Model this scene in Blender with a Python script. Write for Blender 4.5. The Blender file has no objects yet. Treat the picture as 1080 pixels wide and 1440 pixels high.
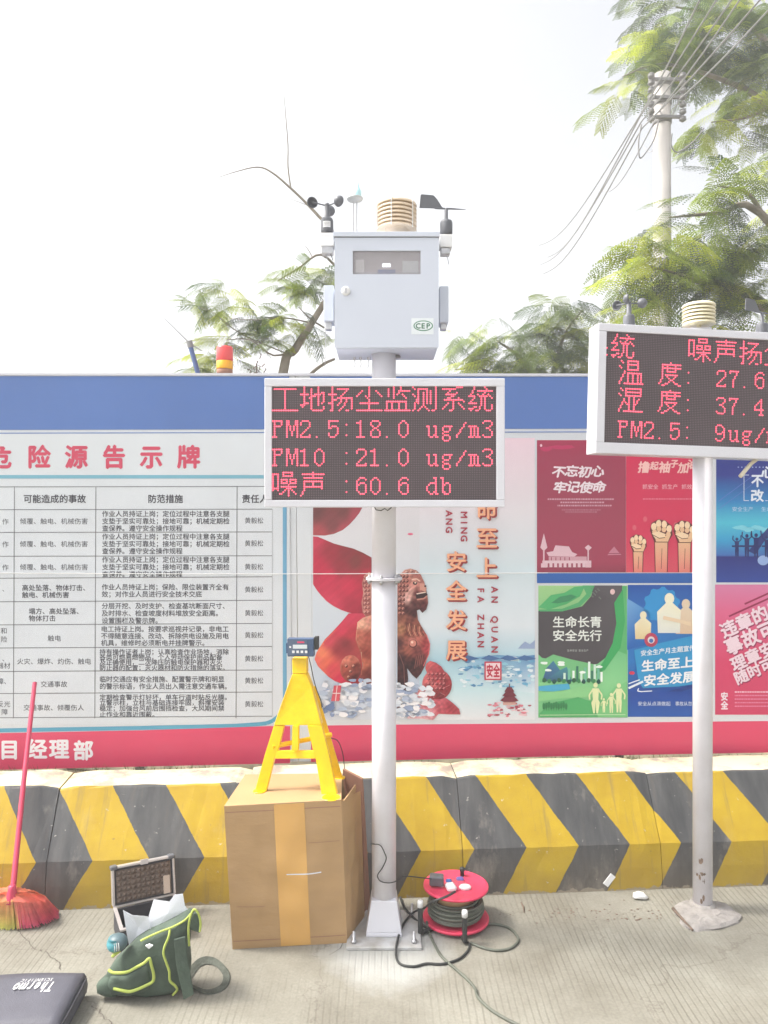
import bpy, math, random
import numpy as np
from mathutils import Matrix, Vector

R = math.radians
random.seed(7)
rng = np.random.default_rng(7)
scene = bpy.context.scene
COL = scene.collection

# ------------------------------------------------------------------ camera
F, CX, CY, CH = 1083.0, 540.0, 720.0, 1.8
cam_d = bpy.data.cameras.new('camera')
cam = bpy.data.objects.new('camera', cam_d)
COL.objects.link(cam)
cam.location = (0, 0, CH)
cam.rotation_euler = (R(90), 0, 0)
cam_d.sensor_fit = 'VERTICAL'
cam_d.sensor_height = 36.0
cam_d.lens = F / 1440 * 36
cam_d.clip_start = 0.05
cam_d.clip_end = 1000
scene.camera = cam

# ------------------------------------------------------------------ sky, sun, exposure
SUN_EL, SUN_ROT = R(54), R(-88)      # hazy sun, high on the left, along the hoarding
world = bpy.data.worlds.new('World')
scene.world = world
world.use_nodes = True
wn = world.node_tree.nodes
wl = world.node_tree.links
bg = wn['Background']
sky = wn.new('ShaderNodeTexSky')
sky.sky_type = 'NISHITA'
sky.sun_disc = False
sky.sun_elevation = SUN_EL
sky.sun_rotation = SUN_ROT
sky.air_density = 1.0
sky.dust_density = 5.0
sky.ozone_density = 1.0
bw = wn.new('ShaderNodeRGBToBW')
mixw = wn.new('ShaderNodeMix')
mixw.data_type = 'RGBA'
mixw.inputs[0].default_value = 0.88
wl.new(sky.outputs[0], bw.inputs[0])
wl.new(sky.outputs[0], mixw.inputs[6])
wl.new(bw.outputs[0], mixw.inputs[7])
wl.new(mixw.outputs[2], bg.inputs[0])
bg.inputs[1].default_value = 0.15
sun_d = bpy.data.lights.new('sun', 'SUN')
sun_d.energy = 1.5
sun_d.angle = R(11)
sun_d.color = (1.0, 0.93, 0.82)
sun = bpy.data.objects.new('sun', sun_d)
COL.objects.link(sun)
d = Vector((math.cos(SUN_EL) * math.sin(SUN_ROT), math.cos(SUN_EL) * math.cos(SUN_ROT), math.sin(SUN_EL)))
sun.rotation_euler = d.to_track_quat('Z', 'Y').to_euler()
scene.view_settings.view_transform = 'Standard'
scene.view_settings.look = 'None'
scene.view_settings.gamma = 1.0
scene.view_settings.use_curve_mapping = False
scene.view_settings.exposure = 1.62
scene.render.engine = 'CYCLES'
scene.cycles.max_bounces = 6
scene.cycles.use_denoising = True

# ------------------------------------------------------------------ helpers: space
def W(px, py, Y):
    return Vector(((px - CX) / F * Y, Y, CH + (CY - py) / F * Y))

def G(px, py, z=0.0):
    return W(px, py, (CH - z) * F / (py - CY))

class Frame:
    """a local frame: x along, y away from the viewer, z up"""
    def __init__(s, origin, yaw=0.0, roll=0.0, tilt=0.0):
        s.m = Matrix.Translation(origin) @ Matrix.Rotation(R(yaw), 4, 'Z') @ Matrix.Rotation(R(-roll), 4, 'Y') @ Matrix.Rotation(R(tilt), 4, 'X')
        s.mi = s.m.inverted()
        s.o = np.array(s.mi @ Vector((0, 0, CH)))
        s.r3 = np.array(s.mi.to_3x3())
    def uv(s, px, py, y=0.0):
        """where the sight line through a photo pixel meets local plane y"""
        d = s.r3 @ np.array(((px - CX) / F, 1.0, (CY - py) / F))
        t = (y - s.o[1]) / d[1]
        return s.o[0] + t * d[0], s.o[2] + t * d[2]
    def uvs(s, P, y=0.0):
        P = np.asarray(P, float)
        D = np.stack([(P[:, 0] - CX) / F, np.ones(len(P)), (CY - P[:, 1]) / F], 1) @ s.r3.T
        t = (y - s.o[1]) / D[:, 1]
        return s.o[0] + t * D[:, 0], s.o[2] + t * D[:, 2]

# ------------------------------------------------------------------ helpers: materials
def lin(c):
    return tuple(((x / 255) / 12.92 if x / 255 <= 0.04045 else ((x / 255 + 0.055) / 1.055) ** 2.4) for x in c[:3])

def base_mat(name):
    m = bpy.data.materials.new(name)
    m.use_nodes = True
    return m, m.node_tree.nodes, m.node_tree.links, m.node_tree.nodes['Principled BSDF']

def mat(name, col, rough=0.5, metal=0.0, var=0.12, scale=8.0, bump=0.0, bscale=60.0, emit=0.0, spec=0.5, dirt=None, stretch=(1, 1, 1)):
    m, n, l, b = base_mat(name)
    tc = n.new('ShaderNodeTexCoord')
    mp = n.new('ShaderNodeMapping')
    mp.inputs['Scale'].default_value = stretch
    l.new(tc.outputs['Object'], mp.inputs[0])
    no = n.new('ShaderNodeTexNoise')
    no.inputs['Scale'].default_value = scale
    no.inputs['Detail'].default_value = 6
    l.new(mp.outputs[0], no.inputs[0])
    r = n.new('ShaderNodeValToRGB')
    r.color_ramp.elements[0].position = 0.3
    r.color_ramp.elements[1].position = 0.7
    d = dirt or tuple(c * (1 - var) for c in col)
    r.color_ramp.elements[0].color = (*d, 1)
    r.color_ramp.elements[1].color = (*[min(1, c * (1 + var * 0.6)) for c in col], 1)
    l.new(no.outputs[0], r.inputs[0])
    l.new(r.outputs[0], b.inputs['Base Color'])
    b.inputs['Roughness'].default_value = rough
    b.inputs['Metallic'].default_value = metal
    b.inputs['Specular IOR Level'].default_value = spec
    if bump:
        n2 = n.new('ShaderNodeTexNoise')
        n2.inputs['Scale'].default_value = bscale
        n2.inputs['Detail'].default_value = 5
        l.new(mp.outputs[0], n2.inputs[0])
        bp = n.new('ShaderNodeBump')
        bp.inputs['Strength'].default_value = bump
        bp.inputs['Distance'].default_value = 0.01
        l.new(n2.outputs[0], bp.inputs['Height'])
        l.new(bp.outputs[0], b.inputs['Normal'])
    if emit:
        b.inputs['Emission Color'].default_value = (*col, 1)
        b.inputs['Emission Strength'].default_value = emit
    return m

def attr_mat(name, rough=0.5, trans=0.0, var=0.06, scale=5.0, spec=0.3):
    """colour printed or grown per piece, held in the colour attribute 'ink'"""
    m, n, l, b = base_mat(name)
    a = n.new('ShaderNodeAttribute')
    a.attribute_name = 'ink'
    tc = n.new('ShaderNodeTexCoord')
    no = n.new('ShaderNodeTexNoise')
    no.inputs['Scale'].default_value = scale
    no.inputs['Detail'].default_value = 7
    l.new(tc.outputs['Object'], no.inputs[0])
    mr = n.new('ShaderNodeMapRange')
    mr.inputs['From Min'].default_value = 0.3
    mr.inputs['From Max'].default_value = 0.7
    mr.inputs['To Min'].default_value = 1 - var
    mr.inputs['To Max'].default_value = 1 + var
    l.new(no.outputs[0], mr.inputs[0])
    mx = n.new('ShaderNodeVectorMath')
    mx.operation = 'SCALE'
    l.new(a.outputs['Color'], mx.inputs[0])
    l.new(mr.outputs[0], mx.inputs['Scale'])
    l.new(mx.outputs[0], b.inputs['Base Color'])
    b.inputs['Roughness'].default_value = rough
    b.inputs['Specular IOR Level'].default_value = spec
    if trans:
        t = n.new('ShaderNodeBsdfTranslucent')
        l.new(mx.outputs[0], t.inputs[0])
        ms = n.new('ShaderNodeMixShader')
        ms.inputs[0].default_value = trans
        l.new(b.outputs[0], ms.inputs[1])
        l.new(t.outputs[0], ms.inputs[2])
        l.new(ms.outputs[0], n['Material Output'].inputs[0])
    return m

# ------------------------------------------------------------------ helpers: meshes
def tag(o, label=None, cat=None, group=None, kind=None):
    if label: o['label'] = label
    if cat: o['category'] = cat
    if group: o['group'] = group
    if kind: o['kind'] = kind
    return o

def empty(name, loc=(0, 0, 0), rz=0.0, m=None):
    o = bpy.data.objects.new(name, None)
    COL.objects.link(o)
    o.empty_display_size = 0.1
    if m is not None:
        o.matrix_world = m
    else:
        o.location = loc
        o.rotation_euler = (0, 0, R(rz))
    return o

class MB:
    """collects shapes and links them as one mesh object"""
    def __init__(s):
        s.v, s.f, s.mi, s.sm, s.c = [], [], [], [], []
    def add(s, vs, fs, mi=0, smooth=False, col=None):
        b = len(s.v)
        s.v += [tuple(x) for x in vs]
        s.f += [tuple(i + b for i in f) for f in fs]
        s.mi += [mi] * len(fs)
        s.sm += [smooth] * len(fs)
        s.c += [col or (1, 1, 1)] * len(vs) if not isinstance(col, list) else col
        return s
    def box(s, x0, x1, y0, y1, z0, z1, mi=0, m=None, ch=0.0):
        if ch:
            c = ch
            vs, fs = [], []
            rings = [(z0, c), (z0 + c, 0), (z1 - c, 0), (z1, c)]
            for z, i in rings:
                for (x, y) in ((x0 + c, y0 + i), (x1 - c, y0 + i), (x1 - i, y0 + c), (x1 - i, y1 - c), (x1 - c, y1 - i), (x0 + c, y1 - i), (x0 + i, y1 - c), (x0 + i, y0 + c)):
                    vs.append((x, y, z))
            for k in range(3):
                for j in range(8):
                    fs.append((k * 8 + j, k * 8 + (j + 1) % 8, k * 8 + 8 + (j + 1) % 8, k * 8 + 8 + j))
            fs.append(tuple(range(7, -1, -1)))
            fs.append(tuple(range(24, 32)))
        else:
            vs = [(x0, y0, z0), (x1, y0, z0), (x1, y1, z0), (x0, y1, z0), (x0, y0, z1), (x1, y0, z1), (x1, y1, z1), (x0, y1, z1)]
            fs = [(3, 2, 1, 0), (4, 5, 6, 7), (0, 1, 5, 4), (1, 2, 6, 5), (2, 3, 7, 6), (3, 0, 4, 7)]
        if m is not None:
            vs = [m @ Vector(v) for v in vs]
        return s.add(vs, fs, mi)
    def hexa(s, b4, t4, mi=0):
        """solid from four base and four top points (counter-clockwise from above)"""
        return s.add(list(b4) + list(t4), [(3, 2, 1, 0), (4, 5, 6, 7), (0, 1, 5, 4), (1, 2, 6, 5), (2, 3, 7, 6), (3, 0, 4, 7)], mi)
    def tube(s, pts, r, n=8, mi=0, caps=True, col=None):
        pts = [Vector(p) for p in pts]
        rs = r if isinstance(r, (list, tuple)) else [r] * len(pts)
        vs, fs = [], []
        up = None
        for i, p in enumerate(pts):
            t = (pts[min(i + 1, len(pts) - 1)] - pts[max(i - 1, 0)])
            if t.length < 1e-9: t = Vector((0, 0, 1))
            t.normalize()
            if up is None:
                up = Vector((0, 0, 1)) if abs(t.z) < 0.9 else Vector((1, 0, 0))
            a = t.cross(up).normalized()
            up = a.cross(t).normalized()
            for k in range(n):
                w = 2 * math.pi * k / n
                vs.append(p + (a * math.cos(w) + up * math.sin(w)) * rs[i])
        for i in range(len(pts) - 1):
            for k in range(n):
                k2 = (k + 1) % n
                fs.append((i * n + k, i * n + k2, (i + 1) * n + k2, (i + 1) * n + k))
        s.add(vs, fs, mi, True, col)
        if caps:
            s.add(vs[:n], [tuple(range(n))[::-1]], mi, False, col)
            s.add(vs[-n:], [tuple(range(n))], mi, False, col)
        return s
    def lathe(s, prof, n=24, c=(0, 0, 0), mi=0, m=None, smooth=True):
        vs, fs = [], []
        for (r, z) in prof:
            for k in range(n):
                w = 2 * math.pi * k / n
                vs.append(Vector((r * math.cos(w), r * math.sin(w), z)))
        for i in range(len(prof) - 1):
            for k in range(n):
                k2 = (k + 1) % n
                fs.append((i * n + k, i * n + k2, (i + 1) * n + k2, (i + 1) * n + k))
        fs.append(tuple(range(n))[::-1])
        fs.append(tuple(range((len(prof) - 1) * n, len(prof) * n)))
        if m is not None: vs = [m @ v for v in vs]
        vs = [v + Vector(c) for v in vs]
        return s.add(vs, fs, mi, smooth)
    def prism(s, poly, y0, y1, mi=0, m=None, smooth=False):
        """polygon in local x,z given depth from y0 to y1"""
        n = len(poly)
        a = sum(poly[i][0] * poly[(i + 1) % n][1] - poly[(i + 1) % n][0] * poly[i][1] for i in range(n))
        if a < 0: poly = poly[::-1]
        vs = [(x, y0, z) for x, z in poly] + [(x, y1, z) for x, z in poly]
        fs = [tuple(range(n)), tuple(range(2 * n - 1, n - 1, -1))]
        fs += [((i + 1) % n, i, n + i, n + (i + 1) % n) for i in range(n)]
        if m is not None: vs = [m @ Vector(v) for v in vs]
        return s.add(vs, fs, mi, smooth)
    def pillow(s, poly, y0, depth, back=0.35, levels=5, mi=0, m=None):
        """soft body: an outline in x,z swollen towards -y and a little towards +y"""
        n = len(poly)
        cx = sum(p[0] for p in poly) / n
        cz = sum(p[1] for p in poly) / n
        vs, fs = [], []
        for side in (-1, 1):
            dd = depth if side < 0 else depth * back
            off = len(vs)
            for k in range(levels + 1):
                t = k / levels
                sc = math.cos(t * math.pi / 2) ** 0.6 if t < 1 else 0.0
                if k == levels: continue
                h = math.sin(t * math.pi / 2) ** 0.7
                for x, z in poly:
                    vs.append((cx + (x - cx) * sc, y0 + side * dd * h, cz + (z - cz) * sc))
            vs.append((cx, y0 + side * dd, cz))
            last = len(vs) - 1
            for k in range(levels - 1):
                for i in range(n):
                    j = (i + 1) % n
                    q = (off + k * n + i, off + k * n + j, off + (k + 1) * n + j, off + (k + 1) * n + i)
                    fs.append(q if side < 0 else q[::-1])
            for i in range(n):
                j = (i + 1) % n
                q = (off + (levels - 1) * n + i, off + (levels - 1) * n + j, last)
                fs.append(q if side < 0 else q[::-1])
        if m is not None: vs = [m @ Vector(v) for v in vs]
        return s.add(vs, fs, mi, True)
    def build(s, name, mats, parent=None, world_to_local=False, bevel=0.0, ink=False):
        me = bpy.data.meshes.new(name)
        vs = s.v
        if world_to_local and parent is not None:
            inv = parent.matrix_world.inverted() if parent.matrix_world != Matrix() or parent.location.length == 0 else parent.matrix_basis.inverted()
            inv = parent.matrix_basis.inverted()
            vs = [inv @ Vector(v) for v in vs]
        me.from_pydata([tuple(v) for v in vs], [], s.f)
        if not isinstance(mats, (list, tuple)): mats = [mats]
        for m in mats: me.materials.append(m)
        me.polygons.foreach_set('material_index', s.mi)
        me.polygons.foreach_set('use_smooth', s.sm)
        if ink:
            ca = me.color_attributes.new('ink', 'FLOAT_COLOR', 'POINT')
            buf = np.ones((len(s.v), 4), np.float32)
            buf[:, :3] = np.array(s.c, np.float32)
            ca.data.foreach_set('color', buf.ravel())
        me.update()
        o = bpy.data.objects.new(name, me)
        COL.objects.link(o)
        if parent is not None: o.parent = parent
        if bevel:
            b = o.modifiers.new('bevel', 'BEVEL')
            b.width = bevel
            b.segments = 2
            b.limit_method = 'ANGLE'
        return o

# ------------------------------------------------------------------ glyphs for printed lettering
class _Glyphs(dict):
    def __missing__(s, key):
        load_glyphs([key])
        return s[key]
_G = _Glyphs()
def load_glyphs(chars):
    todo = []
    for key in chars:
        ch, bold = key
        c = bpy.data.curves.new('glyph', 'FONT')
        c.body = ch
        c.size = 1
        c.resolution_u = 2
        c.offset = bold
        o = bpy.data.objects.new('glyph', c)
        COL.objects.link(o)
        todo.append((key, o, c))
    bpy.context.view_layer.update()
    for key, o, c in todo:
        me = o.to_mesh()
        me.calc_loop_triangles()
        v = np.array([x.co[:2] for x in me.vertices]).reshape(-1, 2)
        t = [tuple(l.vertices) for l in me.loop_triangles]
        _G[key] = (v, t)
        o.to_mesh_clear()
        bpy.data.objects.remove(o)
        bpy.data.curves.remove(c)

class Ink:
    """flat print laid on a frame's plane; all coordinates are photo pixels of that plane"""
    def __init__(s, fr, lift=0.0006, y=0.0):
        s.fr, s.lift, s.y = fr, lift, y
        s.mb = MB()
    def poly(s, pts, col, layer=1):
        """col: one rgb, or one per point"""
        n = len(pts)
        a = sum(pts[i][0] * pts[(i + 1) % n][1] - pts[(i + 1) % n][0] * pts[i][1] for i in range(n))
        many = isinstance(col[0], (tuple, list))
        if a > 0:
            pts = pts[::-1]
            if many: col = col[::-1]
        x, z = s.fr.uvs(pts)
        yy = s.y - s.lift * layer
        cs = [lin(c) for c in col] if many else [lin(col)] * n
        s.mb.add([(x[i], yy, z[i]) for i in range(n)], [tuple(range(n))], 0, False, cs)
        return s
    def rect(s, x0, y0, x1, y1, col, layer=1, col2=None):
        c = col if col2 is None else [col, col, col2, col2]
        return s.poly([(x0, y0), (x1, y0), (x1, y1), (x0, y1)], c, layer)
    def fill(s, pts, keys, cell=2.0, noise=0.08, layer=3, seed=0, carve=0.0):
        """tonal drawing inside an outline: keys = (x, y, rgb), blended by distance, with a little grain"""
        P = np.array(pts, float)
        kx = np.array([(k[0], k[1]) for k in keys], float)
        kc = np.array([lin(k[2]) for k in keys])
        rr = np.random.default_rng(seed)
        cen = kc.mean(0)
        s.poly(list(pts), [tuple(int(255 * (c ** (1 / 2.2))) for c in (kc[np.argmin(((kx - p) ** 2).sum(1))])) for p in P], layer)
        x0, y0 = P.min(0); x1, y1 = P.max(0)
        def inside(x, y):
            r = False
            j = len(P) - 1
            for i in range(len(P)):
                if (P[i, 1] > y) != (P[j, 1] > y) and x < (P[j, 0] - P[i, 0]) * (y - P[i, 1]) / (P[j, 1] - P[i, 1]) + P[i, 0]: r = not r
                j = i
            return r
        ph = rr.uniform(0, 6, 6)
        def colour(x, y):
            d = ((kx - (x, y)) ** 2).sum(1) + 2.0
            w = 1 / d ** 1.6
            c = (kc * w[:, None]).sum(0) / w.sum()
            k = 1 + noise * (math.sin(x * 0.9 + ph[0]) * math.sin(y * 0.8 + ph[1]) + 0.8 * math.sin(x * 0.37 + y * 0.5 + ph[2]))
            if carve:
                c = c * np.array((0.93, 0.76, 0.78))
                a = math.sin(x * 0.55 + 2.2 * math.sin(y * 0.21 + ph[3])) * math.sin(y * 0.62 + 2.0 * math.sin(x * 0.23 + ph[4]))
                k *= 1 + carve * (1.0 if a > 0.25 else (-0.8 if a < -0.25 else 0.1))
            return tuple(np.clip(c * k, 0, 1))
        nx, ny = int((x1 - x0) / cell) + 1, int((y1 - y0) / cell) + 1
        for j in range(ny):
            for i in range(nx):
                cx_, cy_ = x0 + i * cell, y0 + j * cell
                q = [(cx_, cy_), (cx_ + cell, cy_), (cx_ + cell, cy_ + cell), (cx_, cy_ + cell)]
                if not all(inside(*a) for a in q): continue
                q = q[::-1]
                x, z = s.fr.uvs(q)
                yy = s.y - s.lift * (layer + 0.5)
                s.mb.add([(x[k], yy, z[k]) for k in range(4)], [(0, 1, 2, 3)], 0, False, [colour(*a) for a in q])
        return s
    def vgrad(s, x0, x1, stops, layer=1, n=1):
        for (ya, ca), (yb, cb) in zip(stops[:-1], stops[1:]):
            s.rect(x0, ya, x1, yb, ca, layer, cb)
        return s
    def disc(s, cx, cy, rx, ry, col, layer=1, n=16, wob=0.0, seed=0):
        rr = random.Random(seed)
        return s.poly([(cx + rx * math.cos(2 * math.pi * k / n) * (1 + wob * rr.uniform(-1, 1)), cy + ry * math.sin(2 * math.pi * k / n) * (1 + wob * rr.uniform(-1, 1))) for k in range(n)], col, layer)
    def line(s, pts, w, col, layer=1):
        for a, b in zip(pts[:-1], pts[1:]):
            dx, dy = b[0] - a[0], b[1] - a[1]
            L = math.hypot(dx, dy) or 1
            nx, ny = -dy / L * w / 2, dx / L * w / 2
            s.poly([(a[0] + nx, a[1] + ny), (b[0] + nx, b[1] + ny), (b[0] - nx, b[1] - ny), (a[0] - nx, a[1] - ny)], col, layer)
        return s
    def text(s, t, x0, yc, cw, h, col, layer=2, bold=0.0, rot=0.0, slant=0.0, latin=False, vert=False, step=None, jit=0.0):
        """a row (or column) of glyphs; cw = glyph width, step = advance"""
        step = step or (cw if not vert else h)
        rr = random.Random(len(t))
        cr, sr = math.cos(R(rot)), math.sin(R(rot))
        shifts = [(0, 0)] if not bold else [(0, 0), (bold, 0), (-bold, 0), (0, bold), (0, -bold)]
        for i, ch in enumerate(t):
            if ch == ' ': continue
            v, tr = _G[(ch, 0.0)]
            j = R(rr.uniform(-1, 1) * jit) if jit else 0.0
            for q, (bx, by) in enumerate(shifts):
                if latin:
                    lo, hi = v.min(0), v.max(0)
                    gx = (v[:, 0] - (lo[0] + hi[0]) / 2 + bx) * (cw / 0.66)
                    gy = (v[:, 1] - 0.36 + by) * (h / 0.73)
                else:
                    gx = (v[:, 0] - 0.5 + bx) * cw
                    gy = (v[:, 1] - 0.375 + by) * h
                if jit:
                    gx, gy = gx * math.cos(j) - gy * math.sin(j), gx * math.sin(j) + gy * math.cos(j)
                gx = gx + slant * gy
                ox, oy = (step * (i + 0.5), 0) if not vert else (0, -step * (i + 0.5))
                X = gx + ox
                Yy = gy + oy
                px = x0 + X * cr - Yy * sr
                py = yc - (X * sr + Yy * cr)
                x, z = s.fr.uvs(np.stack([px, py], 1))
                yy = s.y - s.lift * (layer + 0.08 * q)
                s.mb.add([(x[k], yy, z[k]) for k in range(len(x))], tr, 0, False, lin(col))
        return s
    def build(s, name, parent, m=None):
        o = s.mb.build(name, m or M['ink'], parent, ink=True)
        if 'lettering' in name or 'lines' in name: o['kind'] = 'stuff'
        return o

def glyph_set():
    reg = ('作业人员持证上岗；定位过程中注意各支腿支垫于坚实可靠处接地可机械期检查保养。遵守安全操规倾覆、触电伤害黄毅松高坠落物体打击限装置齐有效对进行技术交底塌方'
           '分层开挖及时护基坑断面尺寸排水坡度材料堆放距离设围栏警示牌工按要求巡视并记录，非不得随连改动拆除供施用具维修必须断挂火灾爆炸灼认真场消各类燃易品个劳保配备正确使二次降压防器和灭止的措落'
           '临通应明显标语出入需车辆事故灯好坏单道贴反光膜立柱与础牢固斜撑稳加强台风前后挡大间禁近蔽险障'
           '生命宣传搞产益抓点滴做起从忽视开始')
    bold = '危险源告示牌可能造成的事故防范措施责任人目经理部不忘初心牢记使命撸起袖子加油生命长青安全先行安全月主题宣传产至上发展改违章的后果事随时可'
    lat = 'MINGANGFAZHANQUANSHECEPThermoSCIENTIFIC'
    s = {(c, 0.0) for c in reg} | {(c, 0.02) for c in bold} | {(c, 0.03) for c in lat} | {(c, 0.0) for c in lat + '0'} | {(c, 0.035) for c in bold}
    return s
load_glyphs(glyph_set())

# ------------------------------------------------------------------ materials
M = {}
M['ink'] = attr_mat('printed_vinyl', 0.45, var=0.03, scale=3.0)
M['white_paint'] = mat('white_powder_coat', (0.69, 0.69, 0.74), 0.35, var=0.05, scale=4, bump=0.03, bscale=200)
M['cab_paint'] = mat('cabinet_enamel', (0.6, 0.64, 0.73), 0.32, var=0.03, scale=3)
M['pole_paint'] = mat('pole_paint_worn', (0.76, 0.75, 0.8), 0.4, var=0.06, scale=6, dirt=(0.68, 0.66, 0.69), bump=0.04, bscale=90)
M['steel'] = mat('galvanised_steel', (0.55, 0.55, 0.56), 0.35, 0.8, var=0.2, scale=40)
M['dark_plastic'] = mat('dark_grey_plastic', (0.12, 0.125, 0.14), 0.5, var=0.15)
M['black_rubber'] = mat('black_cable_rubber', (0.035, 0.037, 0.036), 0.6, var=0.2)
M['grey_cable'] = mat('grey_green_cable', (0.115, 0.125, 0.1), 0.6, var=0.25, scale=20)
M['cream'] = mat('cream_louvre_plastic', (0.8, 0.66, 0.5), 0.5, var=0.05)
M['cream2'] = mat('ivory_louvre_plastic', (0.82, 0.76, 0.55), 0.5, var=0.05)
M['screen'] = mat('led_board_black', (0.07, 0.052, 0.058), 0.6, var=0.15, scale=3)
M['led_off'] = mat('unlit_led_lens', (0.2, 0.15, 0.165), 0.4, var=0.1)
M['led_on'] = mat('lit_red_led', (1.0, 0.085, 0.14), 0.4, var=0.0, emit=0.85)
M['hoard_white'] = mat('hoarding_white_print', (0.66, 0.69, 0.72), 0.42, var=0.025, scale=2.0)
M['blue_print'] = mat('hoarding_blue_print', lin((84, 118, 182)), 0.42, var=0.1, scale=1.2)
M['red_print'] = mat('hoarding_red_print', lin((219, 70, 106)), 0.42, var=0.06, scale=1.5)
M['yellow_steel'] = mat('glossy_yellow_steel', lin((244, 200, 6)), 0.28, var=0.12, scale=16, bump=0.12, bscale=30)
M['cardboard'] = mat('corrugated_cardboard', lin((184, 150, 108)), 0.62, var=0.1, scale=4, bump=0.35, bscale=7, stretch=(1, 1, 2.5))
M['cardboard_dark'] = mat('inner_cardboard', lin((160, 118, 98)), 0.8, var=0.1, scale=4)
M['painted_glow'] = mat('painted_golden_glow', lin((222, 174, 104)), 0.2, var=0.1, scale=3, bump=0.1, bscale=15)  # warm glossy colour standing in for golden light reflected onto the box
M['paper'] = mat('white_paper', (0.78, 0.8, 0.86), 0.7, var=0.03)
M['bag_green'] = mat('dark_green_canvas', lin((78, 92, 80)), 0.9, var=0.3, scale=14, bump=0.7, bscale=26)
M['lime'] = mat('lime_piping', lin((172, 186, 92)), 0.8, var=0.12, scale=30)
M['teal'] = mat('teal_plastic', lin((84, 150, 160)), 0.45, var=0.1)
M['case_alu'] = mat('aluminium_case_trim', (0.62, 0.58, 0.57), 0.35, 0.5, var=0.1, scale=20)
M['foam'] = mat('egg_crate_foam', lin((112, 98, 88)), 0.95, var=0.25, scale=60, bump=0.6, bscale=80)
M['pouch'] = mat('charcoal_nylon', lin((84, 84, 94)), 0.6, var=0.12, scale=14, bump=0.2, bscale=200)
M['pouch_dark'] = mat('charcoal_side_nylon', lin((62, 62, 68)), 0.6, var=0.12, scale=14, bump=0.2, bscale=200)
M['reel_red'] = mat('red_reel_plastic', lin((222, 66, 98)), 0.4, var=0.08, scale=20)
M['reel_drum'] = mat('tan_reel_drum', lin((190, 160, 115)), 0.6, var=0.1)
M['white_plastic'] = mat('white_plastic', (0.8, 0.8, 0.8), 0.4, var=0.03)
M['blue_plastic'] = mat('blue_socket_plastic', lin((70, 105, 170)), 0.4, var=0.1)
M['device'] = mat('blue_grey_device', lin((72, 92, 122)), 0.4, var=0.08)
M['lcd'] = mat('pale_lcd', lin((214, 222, 224)), 0.2, var=0.03)
M['red_pole'] = mat('red_broom_handle', lin((206, 66, 96)), 0.35, var=0.08, scale=10)
M['bark'] = mat('tree_bark', (0.27, 0.235, 0.19), 0.9, var=0.3, scale=10, bump=0.5, bscale=25)
M['concrete_pole'] = mat('spun_concrete_pole', (0.42, 0.4, 0.38), 0.85, var=0.12, scale=3)
M['leaf'] = attr_mat('leaf', 0.5, trans=0.45, var=0.25, scale=2.0)
M['bristle'] = attr_mat('broom_bristle', 0.6, trans=0.45, var=0.15, scale=30.0)
M['beacon_red'] = mat('red_beacon_lens', lin((235, 84, 84)), 0.25, var=0.04)
M['beacon_amber'] = mat('amber_beacon_lens', lin((248, 176, 40)), 0.25, var=0.04)
M['insulator'] = mat('grey_insulator', (0.24, 0.235, 0.23), 0.4, var=0.2)
M['rust'] = mat('rusty_iron', (0.17, 0.12, 0.09), 0.8, var=0.4, scale=60)
M['rubble'] = mat('rough_mortar', (0.3, 0.28, 0.265), 0.9, var=0.25, scale=25, bump=0.5, bscale=60)
M['soil'] = mat('dry_soil', (0.2, 0.17, 0.11), 0.95, var=0.35, scale=10, bump=0.6, bscale=40)

def glass_mat():
    m, n, l, b = base_mat('window_glass')
    b.inputs['Base Color'].default_value = (0.5, 0.48, 0.5, 1)
    b.inputs['Roughness'].default_value = 0.12
    b.inputs['Alpha'].default_value = 0.35
    return m
M['glass'] = glass_mat()

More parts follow.
